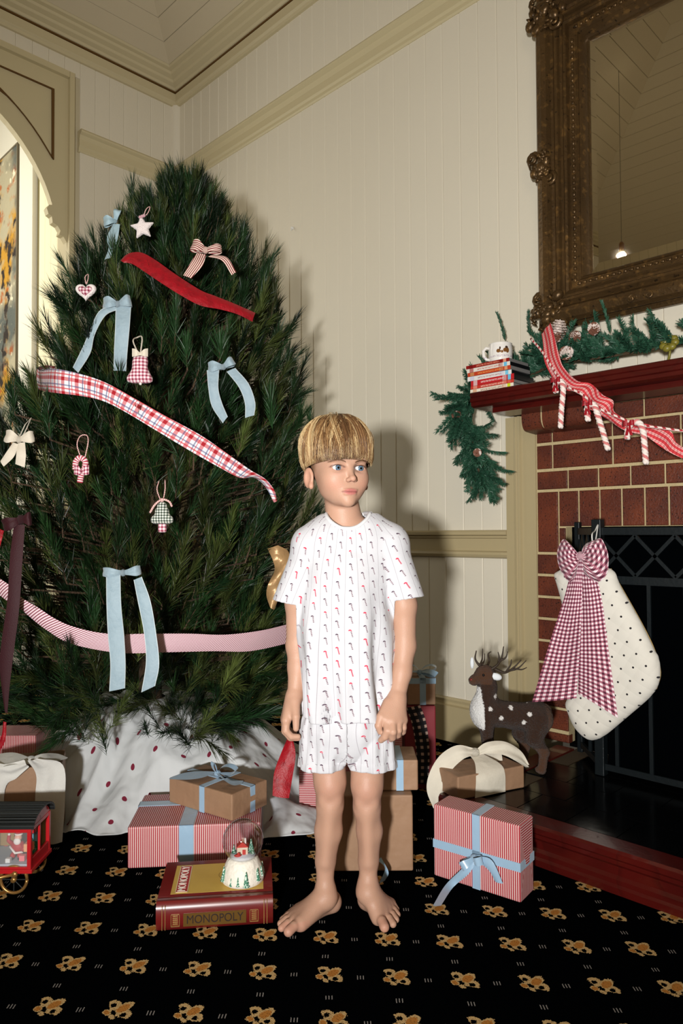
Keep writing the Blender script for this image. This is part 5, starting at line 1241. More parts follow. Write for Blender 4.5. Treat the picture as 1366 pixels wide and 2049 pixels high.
# red pinstripe gift leaning by the hearth
A0, B0 = WZ(868, 1752), WZ(1041, 1808)
g = Gift(A0, B0, .085, z_at(A0, 1609), M_pin, 'upright red pinstripe gift with blue satin bow in front of the hearth kerb'); g.flap(1, M_pin)
xb = g.f(951, 1700)[0]; zb = g.f(951, 1712)[2]
g.vband(xb, .022, M_satin); g.hband(zb, .022, M_satin)
k = np.array([xb, -.010, zb-.004]); g.knot(k, .012, M_satin)
g.loop(k, k+np.array([-.028, -.012, -.022]), .011, .004, M_satin, (0, -.022, .0)); g.loop(k, k+np.array([.03, -.01, .008]), .010, .004, M_satin, (0, -.022, 0))
g.strip([g.f(944, 1718, .012), g.f(920, 1742, .025), g.f(890, 1772, .035), WZ(864, 1812, .004)@np.stack([g.X, g.Y, UP]).T*0+g.loc(WZ(866, 1812, .006))], [g.f(954, 1722, .012), g.f(938, 1748, .025), g.f(906, 1776, .035), g.loc(WZ(882, 1812, .006))], M_satin)
g.strip([g.f(956, 1712, .012), g.f(984, 1722, .018), g.f(1006, 1768, .008)], [g.f(954, 1722, .012), g.f(978, 1742, .018), g.f(990, 1764, .008)], M_satin)
# kraft gift with cream muslin on the hearth
A1, B1 = WZ(916, 1603, HZ), WZ(1049, 1577, HZ)
g = Gift(A1, B1, .135, z_at(A1, 1556)-HZ, M_kraft, 'kraft paper gift tied with a wide cream muslin bow sitting on the hearth', z0=HZ+.001); g.flap(-1, M_kraft)
K = (950, 1505)
zt = HZ+g.h; kd = float(np.dot(W(950, 1525, 2.3)-CAM, FH)); cd = (A1+B1)/2+g.Y*.08; kdep = float(np.dot(cd-CAM, FH))
def gp(x, y, d): return g.loc(W(x, y, kdep+d))
fd = float(np.dot((A1+B1)/2-CAM, FH))-kdep
g.strip([gp(940, 1512, -.01), gp(950, 1528, fd+.015), g.f(952, 1560, .006), g.f(950, 1597, .004)], [gp(962, 1506, -.01), gp(1000, 1528, fd+.03), g.f(1010, 1548, .006), g.f(1011, 1584, .004)], M_cream, 'muslin_band', 8, 6, bulge=(0, -.004, .002))
g.knot(gp(950, 1505, -.02), .017, M_cream)
g.strip([gp(948, 1497, -.02), gp(915, 1492, -.03), gp(880, 1512, -.02), gp(858, 1545, -.03), gp(853, 1580, -.035), gp(868, 1618, -.04)], [gp(948, 1512, -.02), gp(925, 1520, -.05), gp(902, 1540, -.045), gp(895, 1560, -.05), gp(890, 1585, -.05), gp(878, 1616, -.045)], M_cream, 'muslin_tail', 8, 6, fold=(.004, (0, 1, 0), 8))
g.strip([gp(952, 1500, -.02), gp(975, 1486, -.03), gp(1010, 1484, -.025), gp(1040, 1502, -.015), gp(1058, 1530, -.01)], [gp(954, 1512, -.02), gp(978, 1508, -.05), gp(1005, 1510, -.05), gp(1030, 1522, -.04), gp(1053, 1536, -.01)], M_cream, 'muslin_tail', 8, 6, fold=(.004, (0, 1, 0), 8))
g.strip([gp(958, 1500, -.015), gp(985, 1496, .03), gp(1000, 1500, .04)], [gp(955, 1514, -.015), gp(985, 1522, .01), gp(1005, 1522, .02)], M_cream, 'muslin_loop', 6, 6)
# ---- stack behind the boy
RD = lambda x, d: CAM+FH*d+RH*((x-683)/FPX*d)
def flr2(x, d, z=0): p = RD(x, d); return np.array([p[0], p[1], z])
dk = float(np.dot(WZ(755, 1744)-CAM, FH))
A2, B2 = flr2(652, dk), flr2(821, dk)
g2 = Gift(A2, B2, .20, z_at(A2, 1592), M_kraft, 'large plain kraft box on the carpet behind the boy'); g2.flap(1, M_kraft)
b = MB(); b.strip(cr([g2.dp(756, 1722, dk-.05), g2.dp(770, 1738, dk-.07), g2.loc(WZ(758, 1768, .003))], 6), cr([g2.dp(762, 1715, dk-.05), g2.dp(777, 1745, dk-.07), g2.loc(WZ(770, 1762, .003))], 6), 4); b.build('ribbon_tail', M_satin, g2.e, smooth=True)
zk = g2.h
A3, B3 = flr2(745, dk+.03), flr2(832, dk+.03)
g3 = Gift(A3, B3, .13, z_at(A3, 1522)-zk, M_kraft, 'small kraft box with blue satin band on top of the large plain kraft box', z0=zk+.001); g3.vband(g3.f(800, 1560)[0], .020, M_satin); g3.flap(1, M_kraft)
d5 = 2.37
A5, B5 = flr2(596, d5), flr2(801, d5)
g5 = Gift(A5, B5, .12, z_at(A5, 1462), M_pinh, 'tall red pinstripe gift standing on the tree skirt behind the boy', bev=.003, z0=.004)
d6 = 2.60
A6, B6 = flr2(806, d6), flr2(868, d6)
g6 = Gift(A6, B6, .16, z_at(A6, 1413), M_redpap, 'dark red gift with a black checked ribbon standing behind the boy')
f6 = lambda x, y, o=.006: g6.f(x, y, o)
g6.strip([f6(812, 1416), f6(824, 1450), f6(832, 1500), f6(834, 1540), f6(834, 1568)], [f6(840, 1411), f6(852, 1445), f6(859, 1500), f6(858, 1540), f6(856, 1568)], M_check, 'checked_ribbon', 5, 6)
z6 = g6.h
A7, B7 = flr2(812, d6+.01), flr2(868, d6+.01)
g7 = Gift(A7, B7, .14, z_at(A7, 1358)-z6, M_kraft, 'kraft gift with a blue bow on top of the dark red gift', z0=z6+.001); g7.vband(0.005, .022, M_satin); g7.hband(g7.h*.9, .02, M_satin); g7.flap(1, M_kraft)
c = np.array([.0, .05, g7.h+.012]); g7.knot(c, .012, M_satin); g7.loop(c, c+np.array([.06, -.01, .012]), .013, .005, M_satin, (0, -.002, .02)); g7.loop(c, c+np.array([-.05, 0, .012]), .013, .005, M_satin, (0, -.002, .02)); g7.loop(c, c+np.array([.055, -.05, -.004]), .012, .005, M_satin, (0, -.01, .012))
# ---- left: pinstripe gift, kraft gift on top
A8 = WZ(255, 1739); d8 = float(np.dot(A8-CAM, FH)); B8 = flr2(520, d8+.03)
g8 = Gift(A8, B8, .25, z_at(A8, 1656), M_pin, 'large flat red pinstripe gift with blue satin bands beside the tree skirt'); g8.flap(-1, M_pin)
g8.vband(g8.f(372, 1690)[0], .040, M_satin); g8.dband(.17, .036, M_satin)
z8 = g8.h
C9 = WZ(464, 1645, z8); L9, R9 = WZ(338, 1606, z8), WZ(543, 1600, z8)
g9 = Gift(L9, C9, .15, z_at(L9, 1556)-z8, M_kraft, 'kraft paper gift with blue satin bow on top of the large flat pinstripe gift', z0=z8+.001); g9.flap(1, M_kraft)
g9.vband(g9.f(402, 1600)[0], .020, M_satin); g9.dband(.085, .020, M_satin)
c = g9.top(435, 1547, .010); g9.knot(c, .011, M_satin)
g9.loop(c, g9.top(425, 1536, .03), .010, .004, M_satin, (0, -.004, .022)); g9.loop(c, g9.top(474, 1545, .02), .011, .004, M_satin, (0, -.004, .022))
g9.strip([c+UP*.004, g9.top(405, 1543, .012), g9.top(370, 1546, .010), g9.top(340, 1556, .004)], [c+UP*.004+np.array([0, -.012, 0]), g9.top(405, 1556, .012), g9.top(375, 1560, .010), g9.top(338, 1559, .004)], M_satin, bulge=None)
g9.strip([c+UP*.003, g9.top(455, 1560, .012), g9.top(487, 1562, .004)], [c+UP*.003+np.array([.0, -.01, 0]), g9.top(462, 1570, .012), g9.top(484, 1569, .004)], M_satin, bulge=None)
# ---- far left: kraft gift with white muslin, and pinstripe gift behind it
A10, B10 = WZ(-60, 1706), WZ(122, 1684); 
g10 = Gift(A10, B10, .16, z_at(B10, 1530), M_kraft, 'tall kraft gift tied with white muslin behind the red lantern wagon'); g10.flap(1, M_kraft)
def gq(x, y, o=.006): return g10.f(x, y, o)
g10.strip([gq(55, 1522, .03), gq(72, 1552), gq(70, 1600), gq(70, 1688)], [gq(75, 1518, .03), gq(126, 1530, .012), gq(130, 1600), gq(124, 1688)], M_whcl, 'muslin_band', 12, 6, bulge=(0, -.004, 0), fold=(.004, (0, 1, 0), 9))
g10.strip([gq(48, 1520, .03), gq(15, 1530, .014), gq(-30, 1540, .006), gq(-40, 1685)], [gq(58, 1535, .03), gq(34, 1556, .012), gq(10, 1580, .006), gq(8, 1686)], M_whcl, 'muslin_band', 12, 6, bulge=(0, -.004, 0), fold=(.004, (0, 1, 0), 9))
t10 = lambda x, y, o=.01: g10.top(x, y, o)
c = t10(62, 1522, .014); g10.knot(c, .018, M_whcl)
g10.strip([c+np.array([0, 0, .008]), t10(85, 1508, .03), t10(115, 1508, .016), t10(136, 1516, .006)], [c+np.array([0, -.02, 0]), t10(85, 1524, .02), t10(108, 1524, .012), t10(132, 1519, .006)], M_whcl, 'muslin_tail', 6, 6, bulge=None)
g10.strip([c+np.array([0, 0, .008]), t10(30, 1506, .03), t10(0, 1508, .02), t10(-30, 1515, .006)], [c+np.array([0, -.03, 0]), t10(30, 1530, .02), t10(0, 1535, .012), t10(-30, 1535, .006)], M_whcl, 'muslin_tail', 6, 6, bulge=None)
dd11 = float(np.dot(B10-CAM, FH))+.34
A11, B11 = flr2(-80, dd11), flr2(74, dd11)
g11 = Gift(A11, B11, .14, z_at(A11, 1475), M_pin, 'red pinstripe gift standing behind the tall kraft gift with white muslin', z0=.004)
GIFTS = [q_ for q_ in GIFTS if q_.org[2] < .02]; skirt()
# ------------------------------------------------------------------ board game box shaped like a book
def text_mesh(s, size, ext=.0004):
    cu = bpy.data.curves.new('txt', 'FONT'); cu.body = s; cu.size = size; cu.align_x = 'CENTER'; cu.align_y = 'CENTER'; cu.extrude = ext
    o = bpy.data.objects.new('txt', cu); COL.objects.link(o); bpy.context.view_layer.update()
    me = bpy.data.meshes.new_from_object(o.evaluated_get(bpy.context.evaluated_depsgraph_get())); bpy.data.objects.remove(o, do_unlink=True); return me
M_leather = mat('oxblood', srgb(104, 26, 24), .3, coords='Object', layers=[('clamp((noise(12,4)-.45)*3)*.5', srgb(70, 14, 14))], coat=.2)
M_goldink = mat('gold_ink', srgb(196, 160, 96), .35, .6); M_plaque = mat('bronze_plaque', srgb(120, 88, 40), .35, .5); M_ink = mat('dark_ink', srgb(40, 24, 18), .5)
A12, B12 = WZ(312, 1866), WZ(546, 1850)
v12 = B12-A12; w12 = float(np.hypot(v12[0], v12[1])); rz12 = math.atan2(v12[1], v12[0]); m12 = (A12+B12)/2
gb = empty('board_game_box', (m12[0], m12[1], 0), rz12, label='dark red board game box shaped like a book lying on the carpet', cat='board game')
h12 = z_at(A12, 1807); D12 = .205
b = MB(); pr = [(0.006, .001), (0, .008), (-.004, h12*.3), (-.005, h12*.5), (-.004, h12*.75), (0, h12-.006), (.006, h12), (.02, h12), (.026, h12-.003), (.032, h12), (D12, h12), (D12, h12-.006), (.02, h12-.006), (.02, .007), (D12, .007), (D12, .001)]
b.prism(pr, 'x', -w12/2, w12/2); cov = auto_smooth(b.build('cover', M_leather, gb), 40)
b = MB(); b.box(-w12/2+.005, w12/2-.005, .021, D12-.004, .0075, h12-.0065); b.build('tray', mat('tray_dark', srgb(40, 12, 12), .6), gb)
pz = h12+.0003
M_pic = mat('cover_picture', srgb(206, 172, 84), .45, coords='Object', layers=[('clamp((noise(14,3)-.45)*3)*.5', srgb(186, 150, 70)), ('lt(abs(hyp(x-.045,(y-.12)*1.3)-.042),.0012)*.6', srgb(120, 92, 44)), ('clamp((x-.01)*8)*.25', srgb(216, 190, 120))])
b = MB(); b.box(-w12/2+.028, w12/2-.022, .036, D12-.022, h12-.001, pz); b.build('cover_picture', M_pic, gb)
b = MB(); a, c = -w12/2+.040, -w12/2+.066; b.box(a, c, .044, D12-.030, pz, pz+.0008); b.build('title_plate', mat('plate_red', srgb(176, 48, 50), .45), gb)
b = MB(); b.box(a-.002, c+.002, .042, .044, pz, pz+.001); b.box(a-.002, c+.002, D12-.030, D12-.028, pz, pz+.001); b.box(a-.002, a, .042, D12-.028, pz, pz+.001); b.box(c, c+.002, .042, D12-.028, pz, pz+.001); b.build('title_border', mat('border_cream', srgb(226, 206, 170), .5), gb)
me = text_mesh('MONOPOLY', .027); o = meshobj('title_lettering', me, mat('letter_white', srgb(240, 232, 220), .5), gb); o.location = ((a+c)/2, (.044+D12-.030)/2, pz+.0012); o.rotation_euler = (0, 0, PI/2); o.scale = (.84, 1, 1)
b = MB(); yf = -.0062; zc = h12*.40
b.box(-.072, .072, yf, yf+.003, zc-.0145, zc+.0145); b.build('spine_plaque', M_plaque, gb)
me = text_mesh('MONOPOLY', .027); o = meshobj('spine_lettering', me, M_ink, gb); o.location = (0, yf-.0006, zc); o.rotation_euler = (PI/2, 0, 0); o.scale = (.86, 1, 1)
for sx in (-1, 1):
    for i, x in enumerate((w12/2-.014, w12/2-.021)):
        b = MB(); b.box(sx*x-.0006, sx*x+.0006, -.0058, .001, .006, h12-.006); b.build('gilt_line', M_goldink, gb)
    b = MB(); x = sx*(w12/2-.044); 
    for q in ((x-.010, x-.009, zc-.014, zc+.014), (x+.009, x+.010, zc-.014, zc+.014), (x-.010, x+.010, zc+.013, zc+.014), (x-.010, x+.010, zc-.014, zc-.013)): b.box(q[0], q[1], -.0060, .001, q[2], q[3])
    for i in range(5): b.box(x-.006, x+.006, -.0060, .001, zc-.009+i*.0045, zc-.0072+i*.0045)
    b.build('gilt_panel', M_goldink, gb)
# ------------------------------------------------------------------ snow globe
sgp = WZ(486, 1762, h12)
sg = empty('snow_globe', (sgp[0], sgp[1], h12+.001), label='snow globe with a tiny house inside on a white base painted with green firs', cat='snow globe'); facing(sg, .1)
M_sgb = mat('globe_plaster', srgb(232, 226, 212), .55, coords='Object', layers=[('clamp((noise(60,3)-.5)*5)*.3', srgb(214, 200, 184))], bump='noise(90,3)', bump_d=.003)
b = MB(); b.lathe([(0, 0), (.046, 0), (.051, .004), (.0515, .012), (.049, .024), (.044, .040), (.038, .052), (.034, .057), (.030, .058), (0, .056)], 40, cap=False); b.build('base', M_sgb, sg, smooth=True)
M_fir1 = mat('painted_fir', srgb(58, 120, 92), .5, coords='Object', layers=[('gt(noise(260,2),.56)', srgb(206, 226, 212))])
def tinyfir(b, base, h, r, n=8):
    for i in range(4):
        z0 = base[2]+h*(.12+.2*i); rr = r*(1-.2*i); b.lathe([(rr, 0), (rr*.35, h*.3), (0.0003, h*.34)], n, M=Matrix.Translation((base[0], base[1], z0)), cap=False)
    b.lathe([(r*.2, 0), (r*.2, h*.14)], 6, M=Matrix.Translation(base))
for q, z, h in ((-2.75, .006, .036), (-2.15, .004, .020), (-1.78, .006, .022), (-1.38, .003, .036), (-.72, .010, .030), (-.35, .014, .026), (.3, .006, .03), (1.1, .006, .03), (2.0, .006, .03)):
    r0 = .0495-.15*z; b = MB(); tinyfir(b, (r0*math.cos(q), r0*math.sin(q), z), h, h*.26); b.build('painted_fir', M_fir1, sg, smooth=True)
gcz = .057+.040
b = MB(); b.lathe([(.0, .0595), (.0315, .0595), (.0305, .064), (.0, .066)], 28, cap=False); b.build('snow_floor', mat('snow', srgb(226, 230, 236), .6), sg, smooth=True)
b = MB(); b.box(-.014, .012, -.008, .010, .0655, .083); b.build('house', mat('house_cream', srgb(226, 206, 180), .6), sg)
b = MB(); b.prism([(-.016, .083), (.014, .083), (-.001, .096)], 'y', -.010, .012); b.build('house_roof', mat('roof_red', srgb(196, 60, 50), .5), sg)
b = MB(); b.box(-.001, .007, -.0092, -.008, .0655, .077); b.build('house_door', MATS['roof_red'], sg)
b = MB(); b.box(.004, .008, -.002, .002, .088, .102); b.build('chimney', mat('chim', srgb(226, 220, 210), .6), sg)
for x, y, h in ((-.022, .0, .022), (.020, .002, .032), (.024, -.008, .02)):
    b = MB(); tinyfir(b, (x, y, .065), h, h*.28); b.build('tiny_fir', M_fir1, sg, smooth=True)
b = MB(); b.ball((-.012, -.018, .068), (.009, .004, .0035), 10, 6); b.ball((-.010, -.018, .072), (.004, .003, .003), 8, 6); b.build('tiny_car', MATS['roof_red'], sg, smooth=True)
M_glass = bpy.data.materials.new('clear_glass'); M_glass.use_nodes = True; nt = M_glass.node_tree; nt.nodes.clear()
_o = nt.nodes.new('ShaderNodeOutputMaterial'); _m = nt.nodes.new('ShaderNodeMixShader'); _t = nt.nodes.new('ShaderNodeBsdfTransparent'); _g = nt.nodes.new('ShaderNodeBsdfGlossy'); _f = nt.nodes.new('ShaderNodeLayerWeight'); _p = nt.nodes.new('ShaderNodeMath'); _p.operation = 'POWER'; _p.inputs[1].default_value = 2.2; _q = nt.nodes.new('ShaderNodeMath'); _q.operation = 'MULTIPLY_ADD'; _q.inputs[1].default_value = .9; _q.inputs[2].default_value = .08
_t.inputs[0].default_value = (.90, .90, .92, 1); _g.inputs['Roughness'].default_value = .03; _f.inputs[0].default_value = .5
nt.links.new(_f.outputs[1], _p.inputs[0]); nt.links.new(_p.outputs[0], _q.inputs[0]); nt.links.new(_q.outputs[0], _m.inputs[0]); nt.links.new(_t.outputs[0], _m.inputs[1]); nt.links.new(_g.outputs[0], _m.inputs[2]); nt.links.new(_m.outputs[0], _o.inputs[0])
b = MB(); b.ball((0, 0, gcz), .0500, 36, 24); b.build('glass_dome', M_glass, sg, smooth=True)
# ------------------------------------------------------------------ red lantern wagon
wp = WZ(35, 1790); wd = float(np.dot(wp-CAM, FH)); ws = wd/FPX
wg = empty('lantern_wagon', (*(CAM+FH*(wd+.055)+RH*((-22-683)/FPX*wd))[:2], 0), label='red toy railway wagon lantern with festive figures inside and gold wheels', cat='toy wagon'); facing(wg)
M_wred = mat('wagon_red', srgb(186, 26, 34), .35, coat=.3); M_wblk = mat('wagon_black', srgb(28, 32, 32), .45, coords='Object', bump='sin(y*900)', bump_d=.0015); M_wgold = mat('wagon_gold', srgb(186, 140, 80), .3, .7)
hw, hd = .112, .058; zb_, zt_ = .066, .168
def wb(nm, *q, m_=None, bev=.001): b = MB(); b.box(*q); return b.build(nm, m_ or M_wred, wg, bevel=bev)
wb('chassis', -hw-.008, hw+.008, -hd-.006, hd+.006, zb_-.010, zb_)
for x in (-hw, 0, hw):
    for y in (-hd, hd): wb('corner_post', x-.005, x+.005, y-.005, y+.005, zb_, zt_)
for y in (-hd, hd): wb('top_rail', -hw, hw, y-.004, y+.004, zt_-.010, zt_); wb('sill', -hw, hw, y-.004, y+.004, zb_, zb_+.006)
for x in (-hw, hw):
    wb('top_rail', x-.004, x+.004, -hd, hd, zt_-.010, zt_); wb('sill', x-.004, x+.004, -hd, hd, zb_, zb_+.024); wb('mullion', x-.003, x+.003, -.003, .003, zb_+.02, zt_+.012)
    b = MB(); b.prism([(-hd, zt_)]+[(hd*math.cos(q), zt_+.030*math.sin(q)) for q in [PI-PI*i/12 for i in range(13)]], 'x', x-.003, x+.003); b.build('gable', M_wred, wg)
b = MB(); ro = [((hd+.012)*math.cos(q), zt_+.002+.036*math.sin(q)) for q in [PI*i/16 for i in range(17)]]; ri = [((hd+.008)*math.cos(q), zt_+.001+.032*math.sin(q)) for q in [PI-PI*i/16 for i in range(17)]]
for i in range(16):
    j = i+1; P4 = [ro[i], ro[j], ri[16-j], ri[16-i]]; b.prism(P4, 'x', -hw-.014, hw+.014)
b.build('roof', M_wblk, wg, weld=True)
for i in range(1, 14, 1):
    y, z = ro[i+1]; b = MB(); b.tube([(-hw-.014, y, z), (hw+.014, y, z)], .0014, 5); b.build('roof_rib', M_wblk, wg)
b = MB(); b.box(-hw+.004, hw-.004, -hd+.004, hd-.004, zb_, zb_+.010); b.build('snow_floor', mat('wagon_snow', srgb(170, 182, 196), .6), wg)
b = MB(); b.box(-hw+.005, hw-.005, hd-.006, hd-.004, zb_+.012, zt_-.012); b.build('back_panel', mat('wagon_back', srgb(150, 120, 70), .6), wg)
for y in (-hd,):
    b = MB(); b.box(-hw+.005, hw-.005, y-.0008, y+.0004, zb_+.006, zt_-.010); b.build('window_pane', mat('pane', (.95, .95, .95), .05, alpha=.07, spec=.7), wg)
fx = .062
fg = empty('figure', (fx, -.012, zb_+.010)); fg.parent = wg; fg.scale = (.88, .88, .86)
M_fred, M_fwh = mat('suit_red', srgb(176, 18, 34), .6), mat('fur_white', srgb(236, 230, 226), .7)
b = MB(); b.ball((0, 0, .032), (.022, .017, .020), 14, 10); b.ball((-.010, -.010, .010), (.008, .012, .010), 10, 8); b.ball((.010, -.008, .010), (.008, .012, .010), 10, 8); b.tube([(-.016, -.004, .042), (-.026, -.006, .052), (-.024, -.006, .068)], [.007, .006, .005], 8); b.tube([(.016, -.006, .042), (.024, -.012, .032), (.018, -.018, .026)], [.007, .006, .005], 8); b.build('suit', M_fred, fg, smooth=True)
b = MB(); b.ball((.002, -.004, .060), (.011, .010, .012), 12, 8); b.build('head', mat('figure_skin', srgb(226, 170, 150), .5), fg, smooth=True)
b = MB(); b.ball((.002, -.011, .051), (.011, .006, .011), 12, 8); b.ball((.002, .0, .069), (.012, .011, .005), 12, 6); b.ball((-.024, -.006, .070), (.004, .004, .004), 8, 6); b.tube([(-.02, -.010, .036), (0, -.020, .020), (.02, -.012, .02)], .0035, 6); b.build('fur_trim', M_fwh, fg, smooth=True)
b = MB(); b.lathe([(.011, .070), (.008, .080), (.002, .088)], 12, M=Matrix.Translation((.002, .001, 0))); b.build('cap', M_fred, fg, smooth=True)
b = MB(); b.ball((-.012, -.018, .003), (.008, .012, .005), 10, 6); b.ball((.014, -.014, .003), (.008, .012, .005), 10, 6); b.build('boots', mat('boots', (.01, .01, .012), .4), fg, smooth=True)
for x, y, h in ((.096, -.010, .045), (.092, .020, .05), (-.03, .02, .05)):
    b = MB(); tinyfir(b, (x, y, zb_+.010), h, h*.34, 10); b.build('toy_fir', mat('toy_fir', srgb(24, 104, 62), .5, coords='Object', layers=[('gt(noise(200,2),.6)', srgb(90, 180, 120))]), wg, smooth=True)
for x, y, z, r, c in ((.094, -.020, .106, .010, srgb(226, 160, 110)), (.099, .004, .122, .009, srgb(120, 186, 206)), (.092, .006, .140, .008, srgb(206, 40, 44)), (.084, -.034, .084, .007, srgb(236, 120, 130)), (.05, -.04, .080, .006, srgb(226, 226, 226))):
    b = MB(); b.box(x-r, x+r, y-r, y+r, z-r, z+r); b.build('toy_parcel', mat('parcel_%d' % int(z*1000), c, .5), wg, bevel=.001)
def wheel(x, y):
    w = empty('wheel', (x, y, .0385)); w.parent = wg; R = .0335
    b = MB(); b.tube([(R*math.cos(q), 0, R*math.sin(q)) for q in [2*PI*i/28 for i in range(29)]], .0042, 7); b.build('rim', M_wgold, w, smooth=True)
    b = MB(); b.lathe([(.0, -.006), (.0065, -.006), (.0075, 0), (.0065, .006), (0, .006)], 12, M=Matrix.Rotation(PI/2, 4, 'X'), cap=False); b.build('hub', M_wgold, w, smooth=True)
    for i in range(8):
        q = i*PI/4; b = MB(); b.tube([(.005*math.cos(q), 0, .005*math.sin(q)), (R*math.cos(q), 0, R*math.sin(q))], .0014, 5); b.build('spoke', M_wblk, w)
for x in (-.075, -.002, .0715):
    for y in (-hd+.002, hd-.002): wheel(x, y)
b = MB(); b.tube([(-.075, -hd-.008, .030), (.0, -hd-.009, .040), (.078, -hd-.008, .056)], .0042, 8); b.ball((.078, -hd-.009, .056), (.008, .005, .008), 10, 8); b.build('connecting_rod', M_wgold, wg, smooth=True)
b = MB(); b.box(-.10, .095, -.02, .02, .034, .057); b.build('axle_block', M_wblk, wg)
# ================================================================== THE BOY
D0 = 1.75
BO = CAM+FH*D0+RH*((690-683)/FPX*D0); BO[2] = 0
boy = empty('person', tuple(BO), label='barefoot blond child in white candy cane print pyjamas standing on the carpet', cat='person'); facing(boy)
def tol(p): q = np.asarray(p)-BO; return np.array([q@RH, q@FH, q[2]])
def bp(x, y, Y=0.0): return tol(W(x, y, D0+Y))
def bz(x, y, z): return tol(WZ(x, y, z))
TH = math.radians(22)
HL, HF = np.array([math.cos(TH), math.sin(TH), 0]), np.array([math.sin(TH), -math.cos(TH), 0])
HU = np.array([0, 0, 1.0]); HR = np.stack([HL, HF, HU])
mid_eye = bp(702, 935, -.067); HC = np.array([mid_eye[0]-.067*math.tan(TH), .004, 0])
EZ = mid_eye[2]          # eye height
def hp(a, b_, c): return HC+HL*a+HF*b_+HU*(EZ+c)
def build_body():
    xs = np.r_[np.arange(-.190, -.105, .0024), np.arange(-.105, .085, .0018), np.arange(.085, .215, .0024)]
    ys = np.r_[np.arange(-.20, -.115, .0028), np.arange(-.115, .105, .0021), np.arange(.105, .15, .004)]
    zs = np.r_[np.arange(-.006, .07, .0022), np.arange(.07, .36, .0046), np.arange(.36, .56, .0022), np.arange(.56, .90, .0046), np.arange(.90, 1.225, .0017)]
    f = main = Field(xs, ys, zs)
    E = lambda c, r, k=.01, op='u': f.ell(hp(*c), r, k, op, HR)
    # --- torso (mostly under the clothes)
    f.cone(bp(690, 1425, .012), bp(690, 1330, .012), .066, .068, 0, sq=(1.15, .85, 1)); f.cone(bp(690, 1330, .012), bp(692, 1140, .012), .070, .075, .03, sq=(1.15, .85, 1))
    f.cone(bp(640, 1098, .014), bp(752, 1094, .014), .042, .042, .03); f.cone(bp(660, 1075, .016), bp(725, 1070, .016), .040, .040, .03)
    # --- legs
    for hx, kx, ky, cx_, sx, ax_, rc in ((652, 660, 1578, 657, 651, 650, .0322), (737, 734, 1584, 739, 737, 736, .0300)):
        g_ = Field(xs, ys, zs); f = g_
        f.cone(bp(hx, 1470, .012), bp(kx, ky-14, -.002), .050, .0375, .03); f.cone(bp(kx, ky-14, -.002), bp(kx, ky+30, .0), .0368, .0315, .012)
        f.cone(bp(kx, ky+30, .0), bp(cx_, 1662, .012), .0310, rc, .012); f.cone(bp(cx_, 1662, .012), bp(sx, 1722, .012), rc, .0238, .012); f.cone(bp(sx, 1722, .012), bp(ax_, 1768, .008), .0232, .0205, .010)
        f.ell(bp(kx, ky, -.028), (.021, .014, .023), .015); f.ell(bp(kx-12, ky+22, -.022), (.012, .012, .014), .012); f.ell(bp(kx+12, ky+22, -.022), (.012, .012, .014), .012)
        f.cone(bp(kx, ky+40, -.024), bp(sx, 1725, -.008), .010, .008, .018)
        main.F = np.minimum(main.F, g_.F)
    f = main
    # --- feet
    def foot(ank, heel, mtp, tips, rr):
        an = bp(*ank); he = bz(*heel)
        f.cone(an, an+np.array([0, -.004, -.012]), .0235, .024, .012); f.cone(an+np.array([0, .006, -.01]), he, .022, .0225, .015)
        for m_, t_, r in zip(mtp, tips, rr):
            M_ = bz(*m_); T_ = bz(*t_)
            f.cone(an+np.array([0, -.006, -.016]), M_, .0205, r*1.12, .014); f.cone(he+np.array([0, 0, -.004]), M_, .017, r*1.05, .014)
        for m_, t_, r in zip(mtp, tips, rr):
            M_ = bz(*m_); T_ = bz(*t_); C_ = M_*.45+T_*.55+np.array([0, 0, .004]); f.cone(M_, C_, r*.92, r*.80, .004); f.cone(C_, T_, r*.80, r*.84, .002)
        return an, he
    foot((651, 1780, .004), (662, 1802, .022), [(601, 1848, .014), (590, 1841, .013), (587, 1834, .012), (590, 1827, .011), (597, 1820, .011)], [(577, 1864, .0115), (563, 1857, .009), (561, 1848, .0085), (565, 1840, .008), (574, 1831, .0075)], [.0135, .0100, .0095, .0092, .0090])
    foot((736, 1770, .004), (736, 1797, .022), [(757, 1836, .014), (769, 1830, .013), (776, 1823, .012), (780, 1816, .011), (781, 1808, .011)], [(769, 1855, .0115), (786, 1849, .009), (792, 1840, .0085), (795, 1830, .008), (793, 1820, .0075)], [.0135, .0100, .0095, .0092, .0090])
    # --- arms
    f.cone(bp(618, 1100, .014), bp(596, 1205, .024), .036, .030, .02); f.cone(bp(596, 1205, .024), bp(594, 1292, .030), .030, .0262, .015); f.cone(bp(594, 1292, .030), bp(596, 1335, .022), .0258, .0240, .012); f.cone(bp(596, 1335, .022), bp(590, 1390, .004), .0240, .0182, .012)
    f.cone(bp(783, 1096, .014), bp(808, 1210, .008), .037, .0295, .02); f.cone(bp(808, 1210, .008), bp(809, 1292, .010), .0295, .0272, .015); f.cone(bp(809, 1292, .010), bp(803, 1345, -.006), .0268, .0235, .012); f.cone(bp(803, 1345, -.006), bp(793, 1398, -.028), .0235, .0205, .012)
    # --- hand (picture left): thumb towards the body, fingers curled under
    w0 = bp(589, 1394, .002); K = []
    for i in range(4):
        kx = [573, 571, 571, 573][i]; ky = [1441, 1440, 1437, 1433][i]; Y = [-.028, -.012, .005, .020][i]; Kp = bp(kx, ky, Y); K.append(Kp); f.cone(w0, Kp, .0155, .0118, .012)
